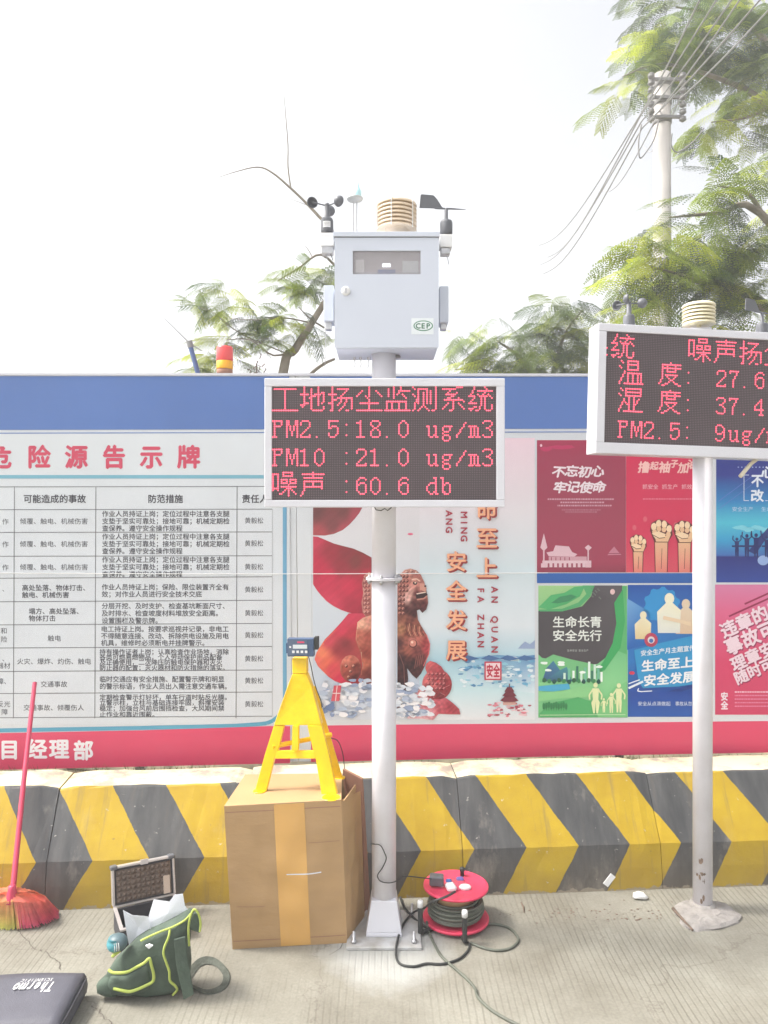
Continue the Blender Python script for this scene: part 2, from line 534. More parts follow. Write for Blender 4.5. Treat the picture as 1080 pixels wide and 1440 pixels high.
def ground_mat():
    m, n, l, b = base_mat('grooved_concrete')
    tc = n.new('ShaderNodeTexCoord')
    def noise(scale, stretch=(1, 1, 1), detail=6, rough=0.6):
        mp = n.new('ShaderNodeMapping')
        mp.inputs['Scale'].default_value = stretch
        l.new(tc.outputs['Object'], mp.inputs[0])
        t = n.new('ShaderNodeTexNoise')
        t.inputs['Scale'].default_value = scale
        t.inputs['Detail'].default_value = detail
        t.inputs['Roughness'].default_value = rough
        l.new(mp.outputs[0], t.inputs[0])
        return t
    big = noise(2.1, (1, 1, 1), 8, 0.68)
    fine = noise(90)
    # brushed grooves running away from the viewer, a little uneven
    wob = noise(2.2, (1, 0.4, 1), 3)
    sx = n.new('ShaderNodeSeparateXYZ')
    l.new(tc.outputs['Object'], sx.inputs[0])
    ma = n.new('ShaderNodeMath'); ma.operation = 'MULTIPLY_ADD'
    l.new(wob.outputs[0], ma.inputs[0]); ma.inputs[1].default_value = 0.03
    l.new(sx.outputs[0], ma.inputs[2])
    mb = n.new('ShaderNodeMath'); mb.operation = 'MULTIPLY'
    l.new(ma.outputs[0], mb.inputs[0]); mb.inputs[1].default_value = 2 * math.pi / 0.026
    sn = n.new('ShaderNodeMath'); sn.operation = 'SINE'
    l.new(mb.outputs[0], sn.inputs[0])
    gr = n.new('ShaderNodeMapRange')
    gr.inputs['From Min'].default_value = 0.35; gr.inputs['From Max'].default_value = 1.0
    l.new(sn.outputs[0], gr.inputs[0])
    streak = noise(16, (1, 0.06, 1), 4)
    patch = noise(3.0, (1, 0.5, 1), 5)
    pr = n.new('ShaderNodeMapRange')
    pr.inputs['From Min'].default_value = 0.4; pr.inputs['From Max'].default_value = 0.62
    l.new(patch.outputs[0], pr.inputs[0])
    gm = n.new('ShaderNodeMath'); gm.operation = 'MULTIPLY'
    l.new(gr.outputs[0], gm.inputs[0]); l.new(pr.outputs[0], gm.inputs[1])
    gm2 = n.new('ShaderNodeMath'); gm2.operation = 'MULTIPLY'
    l.new(gm.outputs[0], gm2.inputs[0]); l.new(streak.outputs[0], gm2.inputs[1])
    r = n.new('ShaderNodeValToRGB')
    e = r.color_ramp.elements
    e[0].position = 0.3; e[0].color = (0.165, 0.152, 0.122, 1)
    e[1].position = 0.68; e[1].color = (0.285, 0.275, 0.232, 1)
    l.new(big.outputs[0], r.inputs[0])
    r2 = n.new('ShaderNodeMapRange')
    r2.inputs['From Min'].default_value = 0.3; r2.inputs['From Max'].default_value = 0.7
    r2.inputs['To Min'].default_value = 0.86; r2.inputs['To Max'].default_value = 1.1
    l.new(fine.outputs[0], r2.inputs[0])
    v1 = n.new('ShaderNodeVectorMath'); v1.operation = 'SCALE'
    l.new(r.outputs[0], v1.inputs[0]); l.new(r2.outputs[0], v1.inputs['Scale'])
    mx = n.new('ShaderNodeMix'); mx.data_type = 'RGBA'
    gs = n.new('ShaderNodeMath'); gs.operation = 'MULTIPLY'
    l.new(gm2.outputs[0], gs.inputs[0]); gs.inputs[1].default_value = 0.9
    l.new(gs.outputs[0], mx.inputs[0])
    l.new(v1.outputs[0], mx.inputs[6])
    mx.inputs[7].default_value = (0.125, 0.11, 0.085, 1)
    # a few hair cracks
    vo = n.new('ShaderNodeTexVoronoi'); vo.feature = 'DISTANCE_TO_EDGE'
    vo.inputs['Scale'].default_value = 0.75
    wv = noise(6, (1, 1, 1), 4)
    va = n.new('ShaderNodeVectorMath'); va.operation = 'MULTIPLY_ADD'
    l.new(wv.outputs['Color'], va.inputs[0]); va.inputs[1].default_value = (0.35, 0.35, 0)
    l.new(tc.outputs['Object'], va.inputs[2])
    l.new(va.outputs[0], vo.inputs[0])
    cr = n.new('ShaderNodeMapRange')
    cr.inputs['From Min'].default_value = 0.0; cr.inputs['From Max'].default_value = 0.004
    cr.inputs['To Min'].default_value = 0.55; cr.inputs['To Max'].default_value = 0.0
    l.new(vo.outputs['Distance'], cr.inputs[0])
    mc = n.new('ShaderNodeMix'); mc.data_type = 'RGBA'
    l.new(cr.outputs[0], mc.inputs[0]); l.new(mx.outputs[2], mc.inputs[6])
    mc.inputs[7].default_value = (0.13, 0.11, 0.09, 1)
    # whitish cement spilt round the foot of the thick pole, a stain with a ragged edge
    vs_ = n.new('ShaderNodeVectorMath'); vs_.operation = 'SUBTRACT'
    l.new(tc.outputs['Object'], vs_.inputs[0]); vs_.inputs[1].default_value = (0.01, 3.20, 0)
    vm = n.new('ShaderNodeVectorMath'); vm.operation = 'MULTIPLY'
    l.new(vs_.outputs[0], vm.inputs[0]); vm.inputs[1].default_value = (4.2, 3.6, 0)
    ln = n.new('ShaderNodeVectorMath'); ln.operation = 'LENGTH'; l.new(vm.outputs[0], ln.inputs[0])
    sn2 = noise(9, (1, 1, 1), 5)
    ad = n.new('ShaderNodeMath'); ad.operation = 'MULTIPLY_ADD'
    l.new(sn2.outputs[0], ad.inputs[0]); ad.inputs[1].default_value = 0.7; l.new(ln.outputs['Value'], ad.inputs[2])
    sr = n.new('ShaderNodeMapRange')
    sr.inputs['From Min'].default_value = 1.1; sr.inputs['From Max'].default_value = 1.6
    sr.inputs['To Min'].default_value = 0.5; sr.inputs['To Max'].default_value = 0.0
    l.new(ad.outputs[0], sr.inputs[0])
    ms = n.new('ShaderNodeMix'); ms.data_type = 'RGBA'
    l.new(sr.outputs[0], ms.inputs[0]); l.new(mc.outputs[2], ms.inputs[6]); ms.inputs[7].default_value = (0.46, 0.475, 0.475, 1)
    l.new(ms.outputs[2], b.inputs['Base Color'])
    b.inputs['Roughness'].default_value = 0.85
    bp = n.new('ShaderNodeBump'); bp.inputs['Strength'].default_value = 0.35; bp.inputs['Distance'].default_value = 0.004
    hs = n.new('ShaderNodeMath'); hs.operation = 'SUBTRACT'
    l.new(fine.outputs[0], hs.inputs[0]); l.new(gm.outputs[0], hs.inputs[1])
    l.new(hs.outputs[0], bp.inputs['Height'])
    l.new(bp.outputs[0], b.inputs['Normal'])
    return m
M['ground'] = ground_mat()

def barrier_mat():
    """yellow and dark chevrons brushed on by hand, scuffed; attribute 'run' = (metres along, height about crease, 0)"""
    m, n, l, b = base_mat('chevron_barrier_paint')
    a = n.new('ShaderNodeAttribute'); a.attribute_name = 'run'
    sp = n.new('ShaderNodeSeparateXYZ'); l.new(a.outputs['Vector'], sp.inputs[0])
    def mth(op, x, y=None, z=None):
        q = n.new('ShaderNodeMath'); q.operation = op
        for i, w in enumerate((x, y, z)):
            if w is None: continue
            if isinstance(w, (int, float)): q.inputs[i].default_value = w
            else: l.new(w, q.inputs[i])
        return q.outputs[0]
    def noise(scale, detail=6, rough=0.6, src=None, stretch=(1, 1, 1)):
        mp = n.new('ShaderNodeMapping'); mp.inputs['Scale'].default_value = stretch
        l.new(src or a.outputs['Vector'], mp.inputs[0])
        t = n.new('ShaderNodeTexNoise'); t.inputs['Scale'].default_value = scale
        t.inputs['Detail'].default_value = detail; t.inputs['Roughness'].default_value = rough
        l.new(mp.outputs[0], t.inputs[0]); return t.outputs[0]
    u, v, top = sp.outputs[0], sp.outputs[1], sp.outputs[2]
    w = mth('MULTIPLY_ADD', noise(5, 3), 0.02, u)
    w = mth('MULTIPLY_ADD', noise(45, 3), 0.006, w)
    up = mth('MULTIPLY', mth('MAXIMUM', v, 0.0), 0.62)
    dn = mth('MULTIPLY', mth('MINIMUM', v, 0.0), -0.6)
    t = mth('ADD', mth('ADD', w, up), dn)
    fr = mth('FRACT', mth('DIVIDE', mth('ADD', t, BAR_PHASE + 50 * BAR_PERIOD), BAR_PERIOD))
    yel = mth('LESS_THAN', fr, 0.5)
    def ramp(fac, p0, c0, p1, c1):
        r = n.new('ShaderNodeValToRGB'); e = r.color_ramp.elements
        e[0].position = p0; e[0].color = (*c0, 1); e[1].position = p1; e[1].color = (*c1, 1)
        l.new(fac, r.inputs[0]); return r.outputs[0]
    def mix(f, x, y):
        q = n.new('ShaderNodeMix'); q.data_type = 'RGBA'
        l.new(f, q.inputs[0])
        for i, w_ in ((6, x), (7, y)):
            if isinstance(w_, tuple): q.inputs[i].default_value = (*w_, 1)
            else: l.new(w_, q.inputs[i])
        return q.outputs[2]
    yc = ramp(noise(4), 0.35, lin((172, 141, 24)), 0.65, lin((188, 158, 30)))
    gc = ramp(noise(5, stretch=(3, 0.6, 1)), 0.35, lin((66, 67, 69)), 0.72, lin((92, 92, 92)))
    c = mix(yel, gc, yc)
    # pale streaks where paint is thin, scuffs and chips
    thin = n.new('ShaderNodeMapRange'); l.new(noise(2.1, 7, 0.7, stretch=(1.6, 0.8, 1)), thin.inputs[0])
    thin.inputs['From Min'].default_value = 0.56; thin.inputs['From Max'].default_value = 0.72
    thin.inputs['To Max'].default_value = 0.6
    c = mix(mth('MULTIPLY', thin.outputs[0], mth('SUBTRACT', 1.0, mth('MULTIPLY', yel, 0.72))), c, (0.42, 0.38, 0.33))
    chip = mth('GREATER_THAN', noise(28, 4, 0.7), 0.68)
    c = mix(mth('MULTIPLY', chip, 0.7), c, (0.52, 0.5, 0.45))
    spot = mth('GREATER_THAN', noise(17, 5, 0.75), 0.69)
    c = mix(mth('MULTIPLY', spot, 0.6), c, (0.14, 0.1, 0.07))
    # dark rain streaks and grime, worst towards the foot
    st = n.new('ShaderNodeMapRange'); l.new(noise(9, 5, 0.65, stretch=(2.6, 0.22, 1)), st.inputs[0])
    st.inputs['From Min'].default_value = 0.56; st.inputs['From Max'].default_value = 0.74
    st.inputs['To Max'].default_value = 0.55
    c = mix(st.outputs[0], c, (0.12, 0.105, 0.09))
    gr = n.new('ShaderNodeMapRange'); l.new(v, gr.inputs[0])
    gr.inputs['From Min'].default_value = -0.205; gr.inputs['From Max'].default_value = 0.02
    gr.inputs['To Min'].default_value = 0.55; gr.inputs['To Max'].default_value = 0.0
    c = mix(mth('MULTIPLY', gr.outputs[0], noise(6, 6, 0.65)), c, (0.2, 0.15, 0.09))
    low = n.new('ShaderNodeMapRange'); l.new(v, low.inputs[0])
    low.inputs['From Min'].default_value = -0.205; low.inputs['From Max'].default_value = -0.17
    low.inputs['To Min'].default_value = 1.0; low.inputs['To Max'].default_value = 0.0
    edge = mth('GREATER_THAN', mth('ADD', mth('MULTIPLY', low.outputs[0], 0.45), noise(22, 5)), 0.82)
    c = mix(mth('MULTIPLY', edge, 0.85), c, (0.3, 0.26, 0.2))
    # top: worn cream paint on concrete, colour brightened for the sunlight lying on it
    tcw = ramp(noise(5, 6, 0.7, stretch=(1, 1, 1)), 0.40, (0.42, 0.36, 0.29), 0.52, (0.82, 0.74, 0.5))
    c = mix(top, c, tcw)
    l.new(c, b.inputs['Base Color'])
    b.inputs['Roughness'].default_value = 0.6
    bp = n.new('ShaderNodeBump'); bp.inputs['Strength'].default_value = 0.25; bp.inputs['Distance'].default_value = 0.006
    l.new(noise(30, 6), bp.inputs['Height']); l.new(bp.outputs[0], b.inputs['Normal'])
    return m

# ------------------------------------------------------------------ setting: ground
MB().add([(-150, -120, -0.03), (150, -120, -0.03), (150, 300, -0.03), (-150, 300, -0.03)], [(0, 1, 2, 3)]).build('ground', M['soil'])['kind'] = 'structure'
mb = MB()
mb.box(-60, 60, -60, 4.2, -0.028, 0.0)
tag(mb.build('pavement', M['ground']), kind='structure')

# ------------------------------------------------------------------ setting: concrete barrier run
BAR_YAW = math.degrees(math.atan(0.069))
BY0 = 3.583                                   # foot of the barrier straight ahead
cb, sb = math.cos(R(BAR_YAW)), math.sin(R(BAR_YAW))
bar_frame = Frame((0, BY0, 0), BAR_YAW)
CRE = 0.205
def bar_u(px):                               # metres along the run at the crease, seen at pixel px
    return bar_frame.uv(px, 1200, 0.03)[0]
# dark tips (right end of a dark chevron) at px 140,292,442,589,745,888,1038
tips = [bar_u(p) for p in (140, 292, 442, 589, 745, 888, 1038)]
BAR_PERIOD = (tips[-1] - tips[0]) / 6
BAR_PHASE = -(sum(tips) / 7 - 3 * BAR_PERIOD)
M['barrier'] = barrier_mat()
def barrier(u0, u1, label, seed, dz=0.0):
    rr = random.Random(seed)
    root = empty('concrete_barrier', (u0 * cb, BY0 + u0 * sb, 0), BAR_YAW)
    tag(root, label, 'barrier', 'painted concrete barriers in a run along the hoarding')
    L = u1 - u0
    prof = [(0.0, 0.0), (0.012, 0.10), (0.03, CRE), (0.194, 0.484 + dz), (0.203, 0.492 + dz), (0.40, 0.5 + dz), (0.42, 0.485 + dz), (0.45, CRE), (0.46, 0)]
    n = 14
    vs, fs, run = [], [], []
    for i in range(n + 1):
        t = i / n
        x = 0.0015 + t * (L - 0.003)
        e = 1.0 if 0 < i < n else 0.0
        for k, (y, z) in enumerate(prof):
            jx = 0
            jz = rr.uniform(-1, 1) * 0.003 if 3 <= k <= 6 else rr.uniform(-1, 1) * 0.0015
            sink = 0.012 * (1 - e) if 3 <= k <= 6 else 0
            yy = y + (0.002 * (1 - e) if k < 5 else 0)
            vs.append((x + jx, yy + rr.uniform(-1, 1) * 0.0012, max(0, z + jz - sink) if k not in (0, 8) else -0.002))
            if k <= 2: r_ = (u0 + x, z - CRE, 0.0)
            else: r_ = (u0 + x, (z - CRE) * 1.18, 0.0)
            run.append(r_)
    m_ = len(prof)
    for i in range(n):
        for k in range(m_ - 1):
            fs.append((i * m_ + k, (i + 1) * m_ + k, (i + 1) * m_ + k + 1, i * m_ + k + 1))
    fs.append(tuple(range(m_ - 1, -1, -1)) if False else tuple(range(m_)))
    fs.append(tuple(n * m_ + k for k in range(m_ - 1, -1, -1)))
    me = bpy.data.meshes.new('block')
    me.from_pydata(vs, [], fs)
    me.materials.append(M['barrier'])
    a = me.attributes.new('run', 'FLOAT_VECTOR', 'CORNER')
    buf = np.zeros((len(me.loops), 3), np.float32)
    for p in me.polygons:
        zs = [prof[me.loops[li].vertex_index % m_] for li in p.loop_indices]
        istop = len(zs) == 4 and min(q[0] for q in zs) >= 0.198 and max(q[0] for q in zs) <= 0.43
        for li in p.loop_indices:
            q = run[me.loops[li].vertex_index]
            buf[li] = (q[0], q[1] if not istop else vs[me.loops[li].vertex_index][1], 1.0 if istop else 0.0)
    a.data.foreach_set('vector', buf.ravel())
    me.update()
    o = bpy.data.objects.new('block', me)
    COL.objects.link(o)
    o.parent = root
    return root
def top_u(px): return bar_frame.uv(px, 1090, 0.25)[0]
cuts = [-3.6, -2.6, top_u(89), top_u(352), top_u(640), top_u(903), top_u(1180), 3.3]
blabels = ['yellow and grey barrier block beyond the left end of the picture',
           'barrier block at the far left behind the red broom handle',
           'barrier block behind the open silver case with a scuffed pale patch',
           'barrier block half hidden behind the cardboard box and the thick white pole',
           'chevron barrier block just behind and right of the red cable reel',
           'chevron barrier block behind the thin pole of the right-hand display',
           'barrier block past the thin display pole at the right end']
for i in range(7):
    if cuts[i + 1] - cuts[i] > 0.1:
        barrier(cuts[i] , cuts[i + 1], blabels[i], i, dz=(0.0, 0.004, -0.004, 0.003, 0.004, -0.002, 0.003)[i])

# ------------------------------------------------------------------ setting: earth bank and weeds behind the barrier
def bank():
    vs, fs = [], []
    n = 60
    for i in range(n + 1):
        x = -5 + 10 * i / n
        yb = BY0 + 0.47 + x * 0.069
        h = 0.40 + 0.03 * math.sin(i * 1.3) + 0.02 * random.random()
        for (y, z) in ((yb, 0), (yb, h), (yb + 0.5, h + 0.02), (yb + 3.5, 0.0)):
            vs.append((x, y, z))
    for i in range(n):
        for k in range(3):
            a = i * 4 + k
            fs.append((a, a + 4, a + 5, a + 1))
    o = MB().add(vs, fs).build('earth_bank', M['soil'])
    o['kind'] = 'structure'
bank()
def weeds():
    mb = MB()
    for x0, x1, n in ((-2.1, -0.9, 300), (0.5, 1.4, 260), (-0.4, 0.4, 60), (1.4, 2.2, 60)):
        for _ in range(n):
            x = random.uniform(x0, x1)
            y = BY0 + 0.5 + x * 0.069 + random.uniform(-0.02, 0.08)
            z = 0.40
            h = random.uniform(0.04, 0.09)
            a = random.uniform(0, 6.28)
            dx, dy = math.cos(a) * 0.05, math.sin(a) * 0.02
            w = 0.004
            g = random.choice([(0.09, 0.13, 0.03), (0.14, 0.15, 0.05), (0.2, 0.17, 0.07)])
            mb.add([(x - w, y, z), (x + w, y, z), (x + dx, y + dy, z + h)], [(0, 1, 2)], 0, False, g)
    o = mb.build('grass', M['leaf'], ink=True)
    tag(o, 'thin dry grass growing in the gap between barrier and hoarding', 'grass', kind='stuff')
weeds()

# ------------------------------------------------------------------ hoarding
HF = Frame((0, 4.12, 0), math.degrees(math.atan(0.046)), 0.4)
hoard = empty('site_hoarding', m=HF.m)
tag(hoard, 'long white site hoarding with blue top band and red bottom band behind the barriers', 'hoarding')
XL, XR = -3.4, 3.6
def hu(px, py=720): return HF.uv(px, py)[0]
def hz(py, px=540): return HF.uv(px, py)[1]
ztop, zbot = hz(528.5), hz(1068.5)
zb1, zb2 = hz(603.5), hz(606.5)
zr = hz(1017)
for a, b_ in ((XL, hu(408)), (hu(437.5), XR)):
    mb = MB().box(a, b_, 0.0, 0.03, zbot, ztop)
    mb.build('panel', M['hoard_white'], hoard)
    MB().box(a, b_, -0.002, -0.0001, zb1, ztop - 0.004).build('blue_band', M['blue_print'], hoard)
    MB().box(a, b_, -0.002, -0.0001, hz(608.6), hz(607.4)).build('blue_pinstripe', M['blue_print'], hoard)
# red band: the left notice reaches higher and its edge drops to the left
mb = MB()
pl = [HF.uv(x, y) for x, y in ((-250, 1037), (0, 1031), (200, 1027), (380, 1021), (408, 1021), (408, 1073), (-250, 1088))]
mb.prism(pl, -0.003, -0.0001)
mb.build('red_band', M['red_print'], hoard)
mb = MB()
pl = [HF.uv(x, y) for x, y in ((437.5, 1020.5), (600, 1018.5), (752, 1017.5), (978, 1015), (1080, 1014), (1300, 1013), (1300, 1054.5), (1080, 1058), (800, 1063), (437.5, 1071.5))]
mb.prism(pl, -0.003, -0.0001)
mb.build('red_band', M['red_print'], hoard)
# joint post between the two printed panels
xa, xb, xc = hu(408), hu(417.5), hu(437.5)
MB().box(xa + 0.001, xb - 0.004, 0.006, 0.05, zbot, ztop).build('joint_post', M['hoard_white'], hoard)
MB().box(xb, xc - 0.001, 0.003, 0.05, zbot, ztop).build('joint_post', M['hoard_white'], hoard)
MB().box(XL, XR, -0.008, 0.045, ztop, ztop + 0.012).build('top_rail', M['white_paint'], hoard)
for x in (-2.6, -1.3, 0.0, 1.3, 2.6):
    MB().box(x - 0.025, x + 0.025, 0.052, 0.10, -0.2, ztop - 0.01).build('back_post', M['steel'], hoard)
# paint flaw: scrap of the white string sagging across the panels
mb = MB()
pts = []
for k in range(25):
    t = k / 24
    px = -60 + 830 * t
    x, z = HF.uv(px, 805.5 + 1.5 * math.sin(t * 3.1), -0.012)
    pts.append((x, -0.012, z))
mb.tube(pts, 0.0022, 5)
o = mb.build('string', M['white_plastic'], None)
o.matrix_world = HF.m
tag(o, 'thin white string stretched across the notice and the lion poster', 'string')

# ------------------------------------------------------------------ hazard notice on the left
nb = empty('hazard_notice', m=HF.m)
tag(nb, 'white hazard notice with a red title and a ruled table of small writing', 'notice')
ik = Ink(HF, y=-0.0005)
ik.vgrad(-260, 407, [(609, (213, 218, 222)), (1019, (211, 216, 222))], 1)
ik.build('sheet', nb)
ik = Ink(HF, y=-0.001)
BL = (104, 166, 190)
ik.line([(-260, 670.5), (371, 670.5)], 5, (122, 178, 196), 2)
ik.line([(400.5, 700), (400.5, 985)], 5.5, (110, 164, 196), 2)
arc = [(400.5, 984)] + [(400.5 - 34 * (1 - math.cos(R(t))), 984 + 34 * math.sin(R(t))) for t in range(15, 91, 15)]
ik.line(arc + [(330, 1020.5), (200, 1023.5), (0, 1027), (-260, 1032)], 5.5, (96, 164, 192), 2)
ik.build('blue_border', nb)
ik = Ink(HF, y=-0.001)
GL = (120, 122, 126)
for x in (-150, 19, 133.5, 332):
    ik.line([(x + (1.5 if x > 0 else 0), 684), (x, 1010)], 1.0, GL, 2)
ik.line([(383, 716), (383, 1007)], 1.0, (185, 188, 192), 2)
rows = [684, 716, 748, 781.5, 813, 846, 878.5, 911, 944, 975, 1009]
for y in rows:
    ik.line([(-150, y + 1.0), (383, y - (2 if y > 800 else 0))], 1.0, GL, 2)
ik.build('table_lines', nb)
ik = Ink(HF, y=-0.001)
for i, c in enumerate('危险源告示牌'):
    ik = Ink(HF, y=-0.001)
    ik.text(c, (-16, 38.5, 91, 144, 196.5, 249)[i], 642.5, 33, 34, (205, 74, 100), 2, bold=0.035)
    ik.build('title_character', nb)
ik = Ink(HF, y=-0.001)
T1 = (72, 72, 80)
ik.text('可能造成的事故', 33, 701.5, 12.6, 12.5, T1, 2, 0.02)
ik.text('防范措施', 208, 701.5, 12.4, 12.5, T1, 2, 0.02)
ik.text('责任人', 340, 701.5, 12.4, 12.5, T1, 2, 0.02)
ik.build('header_lettering', nb)
ik = Ink(HF, y=-0.001)
T2 = (86, 87, 94)
A = ['作业人员持证上岗；定位过程中注意各支腿', '支垫于坚实可靠处；接地可靠；机械定期检', '查保养。遵守安全操作规程']
def para(lines, x0, x1, ys, n=19, h=9.2):
    for t, y in zip(lines, ys):
        ik.text(t, x0, y, (x1 - x0) / n, h, T2, 2, 0.012)
for y0 in (722.5, 754.5, 787):
    para(A, 143.5, 323, (y0, y0 + 10.3, y0 + 20.4))
    ik.text('倾覆、触电、机械伤害', 28, y0 + 10.5, 9.6, 9.2, T2)
    ik.text('作', 3, y0 + 11, 9.6, 9.2, T2)
para(['作业人员持证上岗；保险、限位装置齐全有', '效；对作业人员进行安全技术交底'], 143, 322, (825.5, 835.5))
para(['高处坠落、物体打击、', '触电、机械伤害'], 31, 126, (826.5, 836.5), 10)
para(['分层开挖、及时支护、检查基坑断面尺寸、', '及时排水、检查坡度材料堆放安全距离。', '设置围栏及警示牌。'], 143, 322, (852, 862.3, 872.6))
para(['塌方、高处坠落、', '物体打击'], 40.5, 117, (859.5, 869.5), 8)
para(['电工持证上岗。按要求巡视并记录，非电工', '不得随意连接、改动、拆除供电设施及用电', '机具，维修时必须断电并挂牌警示。'], 142, 322, (884.5, 894.3, 904))
ik.text('触电', 67, 897.5, 9.6, 9.2, T2)
para(['持有操作证者上岗；认真检查作业场地，消除', '各类可燃易燃物品，个人劳动保护用品配备', '及正确使用，二次降压防触电保护器和灭火', '防止器的配置；灭火器材和防火措施的落实。'], 140, 322, (916.5, 924, 931.3, 939), 20, 8.6)
ik.text('火灾、爆炸、灼伤、触电', 24, 930, 9.5, 9.2, T2)
para(['临时交通应有安全措施、配置警示牌和明显', '的警示标语，作业人员出入需注意交通车辆。'], 140, 325, (955, 965), 20, 9.4)
ik.text('交通事故', 57, 962, 9.5, 9.2, T2)
para(['定期检查警示灯好坏，单车行道时贴反光膜。', '立警示柱，立柱与基础连接牢固，斜撑安装', '稳定；加强台风前后围挡检查，大风期间禁', '止作业和靠近围蔽。'], 140, 325, (980.3, 988, 996, 1004.5), 20, 8.6)
ik.text('交通事故、倾覆伤人', 33, 995, 9.5, 9.2, T2)
for y in (732, 764, 797, 829, 862, 893, 926, 957, 990):
    ik.text('黄毅松', 344, y, 8.9, 9.2, T2)
for t, x, y in (('、', 3, 828), ('和', 1, 887), ('险', 1, 899), ('、', 3, 926), ('器材', -4, 936), ('障、', -4, 958), ('反光', -4, 990), ('障', 2, 1001)):
    ik.text(t, x, y, 9.5, 9.2, T2)
ik.build('table_lettering', nb)
for i, c in enumerate('目经理部'):
    ik = Ink(HF, y=-0.003)
    ik.text(c, (-1, 38, 69, 103)[i], (1054, 1053, 1053, 1055)[i], 29, 29, (240, 236, 240), 1, bold=0.035)
    ik.build('footer_character', nb)

# ------------------------------------------------------------------ lion poster
lp = empty('safety_poster', m=HF.m)
tag(lp, 'large poster of a stone lion with upright orange lettering, behind the thick pole', 'poster', 'posters on the hoarding')
def PL(ox, oy, s, pts): return [(ox + x / s, oy + y / s) for x, y in pts]
K = lambda pts: PL(380, 700, 2.919, pts)
ik = Ink(HF, y=-0.0005)
ik.vgrad(440, 590, [(616, (226, 214, 218)), (760, (216, 216, 220)), (860, (205, 213, 222)), (960, (196, 206, 220)), (1012, (208, 212, 222))], 1)
ik.vgrad(590, 752, [(616, (232, 206, 216)), (720, (224, 219, 224)), (800, (208, 222, 228)), (880, (218, 226, 232)), (930, (170, 206, 220)), (970, (196, 222, 228)), (1012, (226, 226, 230))], 1)
ik.build('sheet', lp)
ik = Ink(HF, y=-0.0005)
# ribbon
def cat(P, n=4):
    out = []
    m = len(P)
    for i in range(m):
        p0, p1, p2, p3 = (np.array(P[(i + k) % m], float) for k in (-1, 0, 1, 2))
        for k in range(n):
            t = k / n
            out.append(tuple(0.5 * ((2 * p1) + (p2 - p0) * t * 0.8 + (2 * p0 - 5 * p1 + 4 * p2 - p3) * t * t * 0.8 + (3 * p1 - p0 - 3 * p2 + p3) * t ** 3 * 0.8 + 0.2 * (-2 * p1 + 2 * p2) * t)) if False else tuple(p1 * (1 - t) + p2 * t))
    return out
def arcpts(c, r, a0, a1, n=8):
    return [(c[0] + r[0] * math.cos(R(a0 + (a1 - a0) * k / n)), c[1] + r[1] * math.sin(R(a0 + (a1 - a0) * k / n))) for k in range(n + 1)]
KK = lambda x, y, c: (380 + x / 2.919, 700 + y / 2.919, c)
ik.fill(K([(176, 40), (378, 40), (366, 62), (348, 85), (325, 110), (298, 132), (262, 148), (225, 155), (176, 154)]), [KK(185, 60, (112, 66, 66)), KK(300, 60, (122, 70, 70)), KK(260, 110, (128, 70, 72)), KK(200, 150, (176, 78, 84)), KK(350, 80, (170, 76, 88)), KK(300, 135, (176, 80, 90))], 2.2, 0.03, 2)
ik.fill(K([(176, 158), (195, 160), (215, 168), (262, 188), (300, 198), (340, 208), (380, 225), (416, 245), (416, 478), (370, 478), (340, 476), (318, 470), (290, 460), (260, 445), (232, 425), (210, 402), (192, 380), (176, 355)]),
        [KK(185, 170, (196, 62, 86)), KK(250, 215, (158, 50, 64)), KK(310, 235, (140, 54, 62)), KK(350, 262, (128, 60, 60)), KK(400, 270, (150, 56, 64)), KK(290, 280, (150, 50, 62)), KK(190, 280, (190, 46, 74)), KK(240, 330, (202, 52, 82)), KK(320, 360, (204, 54, 82)), KK(400, 320, (188, 52, 72)), KK(250, 430, (206, 62, 88)), KK(340, 440, (172, 46, 68)), KK(400, 460, (150, 46, 60)), KK(370, 400, (186, 50, 74))], 2.2, 0.04, 2)
ik.fill(K([(322, 474), (416, 474), (416, 765), (345, 768), (300, 765), (265, 752), (240, 735), (212, 708), (195, 690), (182, 662), (190, 635), (205, 610), (225, 580), (255, 550), (292, 510)]),
        [KK(330, 490, (204, 62, 88)), KK(290, 540, (206, 58, 84)), KK(240, 590, (202, 70, 86)), KK(280, 620, (150, 50, 58)), KK(310, 600, (134, 48, 54)), KK(210, 640, (232, 130, 96)), KK(225, 680, (222, 104, 82)), KK(250, 700, (210, 70, 80)), KK(290, 750, (206, 52, 80)), KK(340, 560, (184, 56, 70)), KK(380, 600, (170, 70, 66)), KK(400, 740, (150, 50, 56)), KK(195, 665, (228, 108, 96))], 2.2, 0.05, 4)
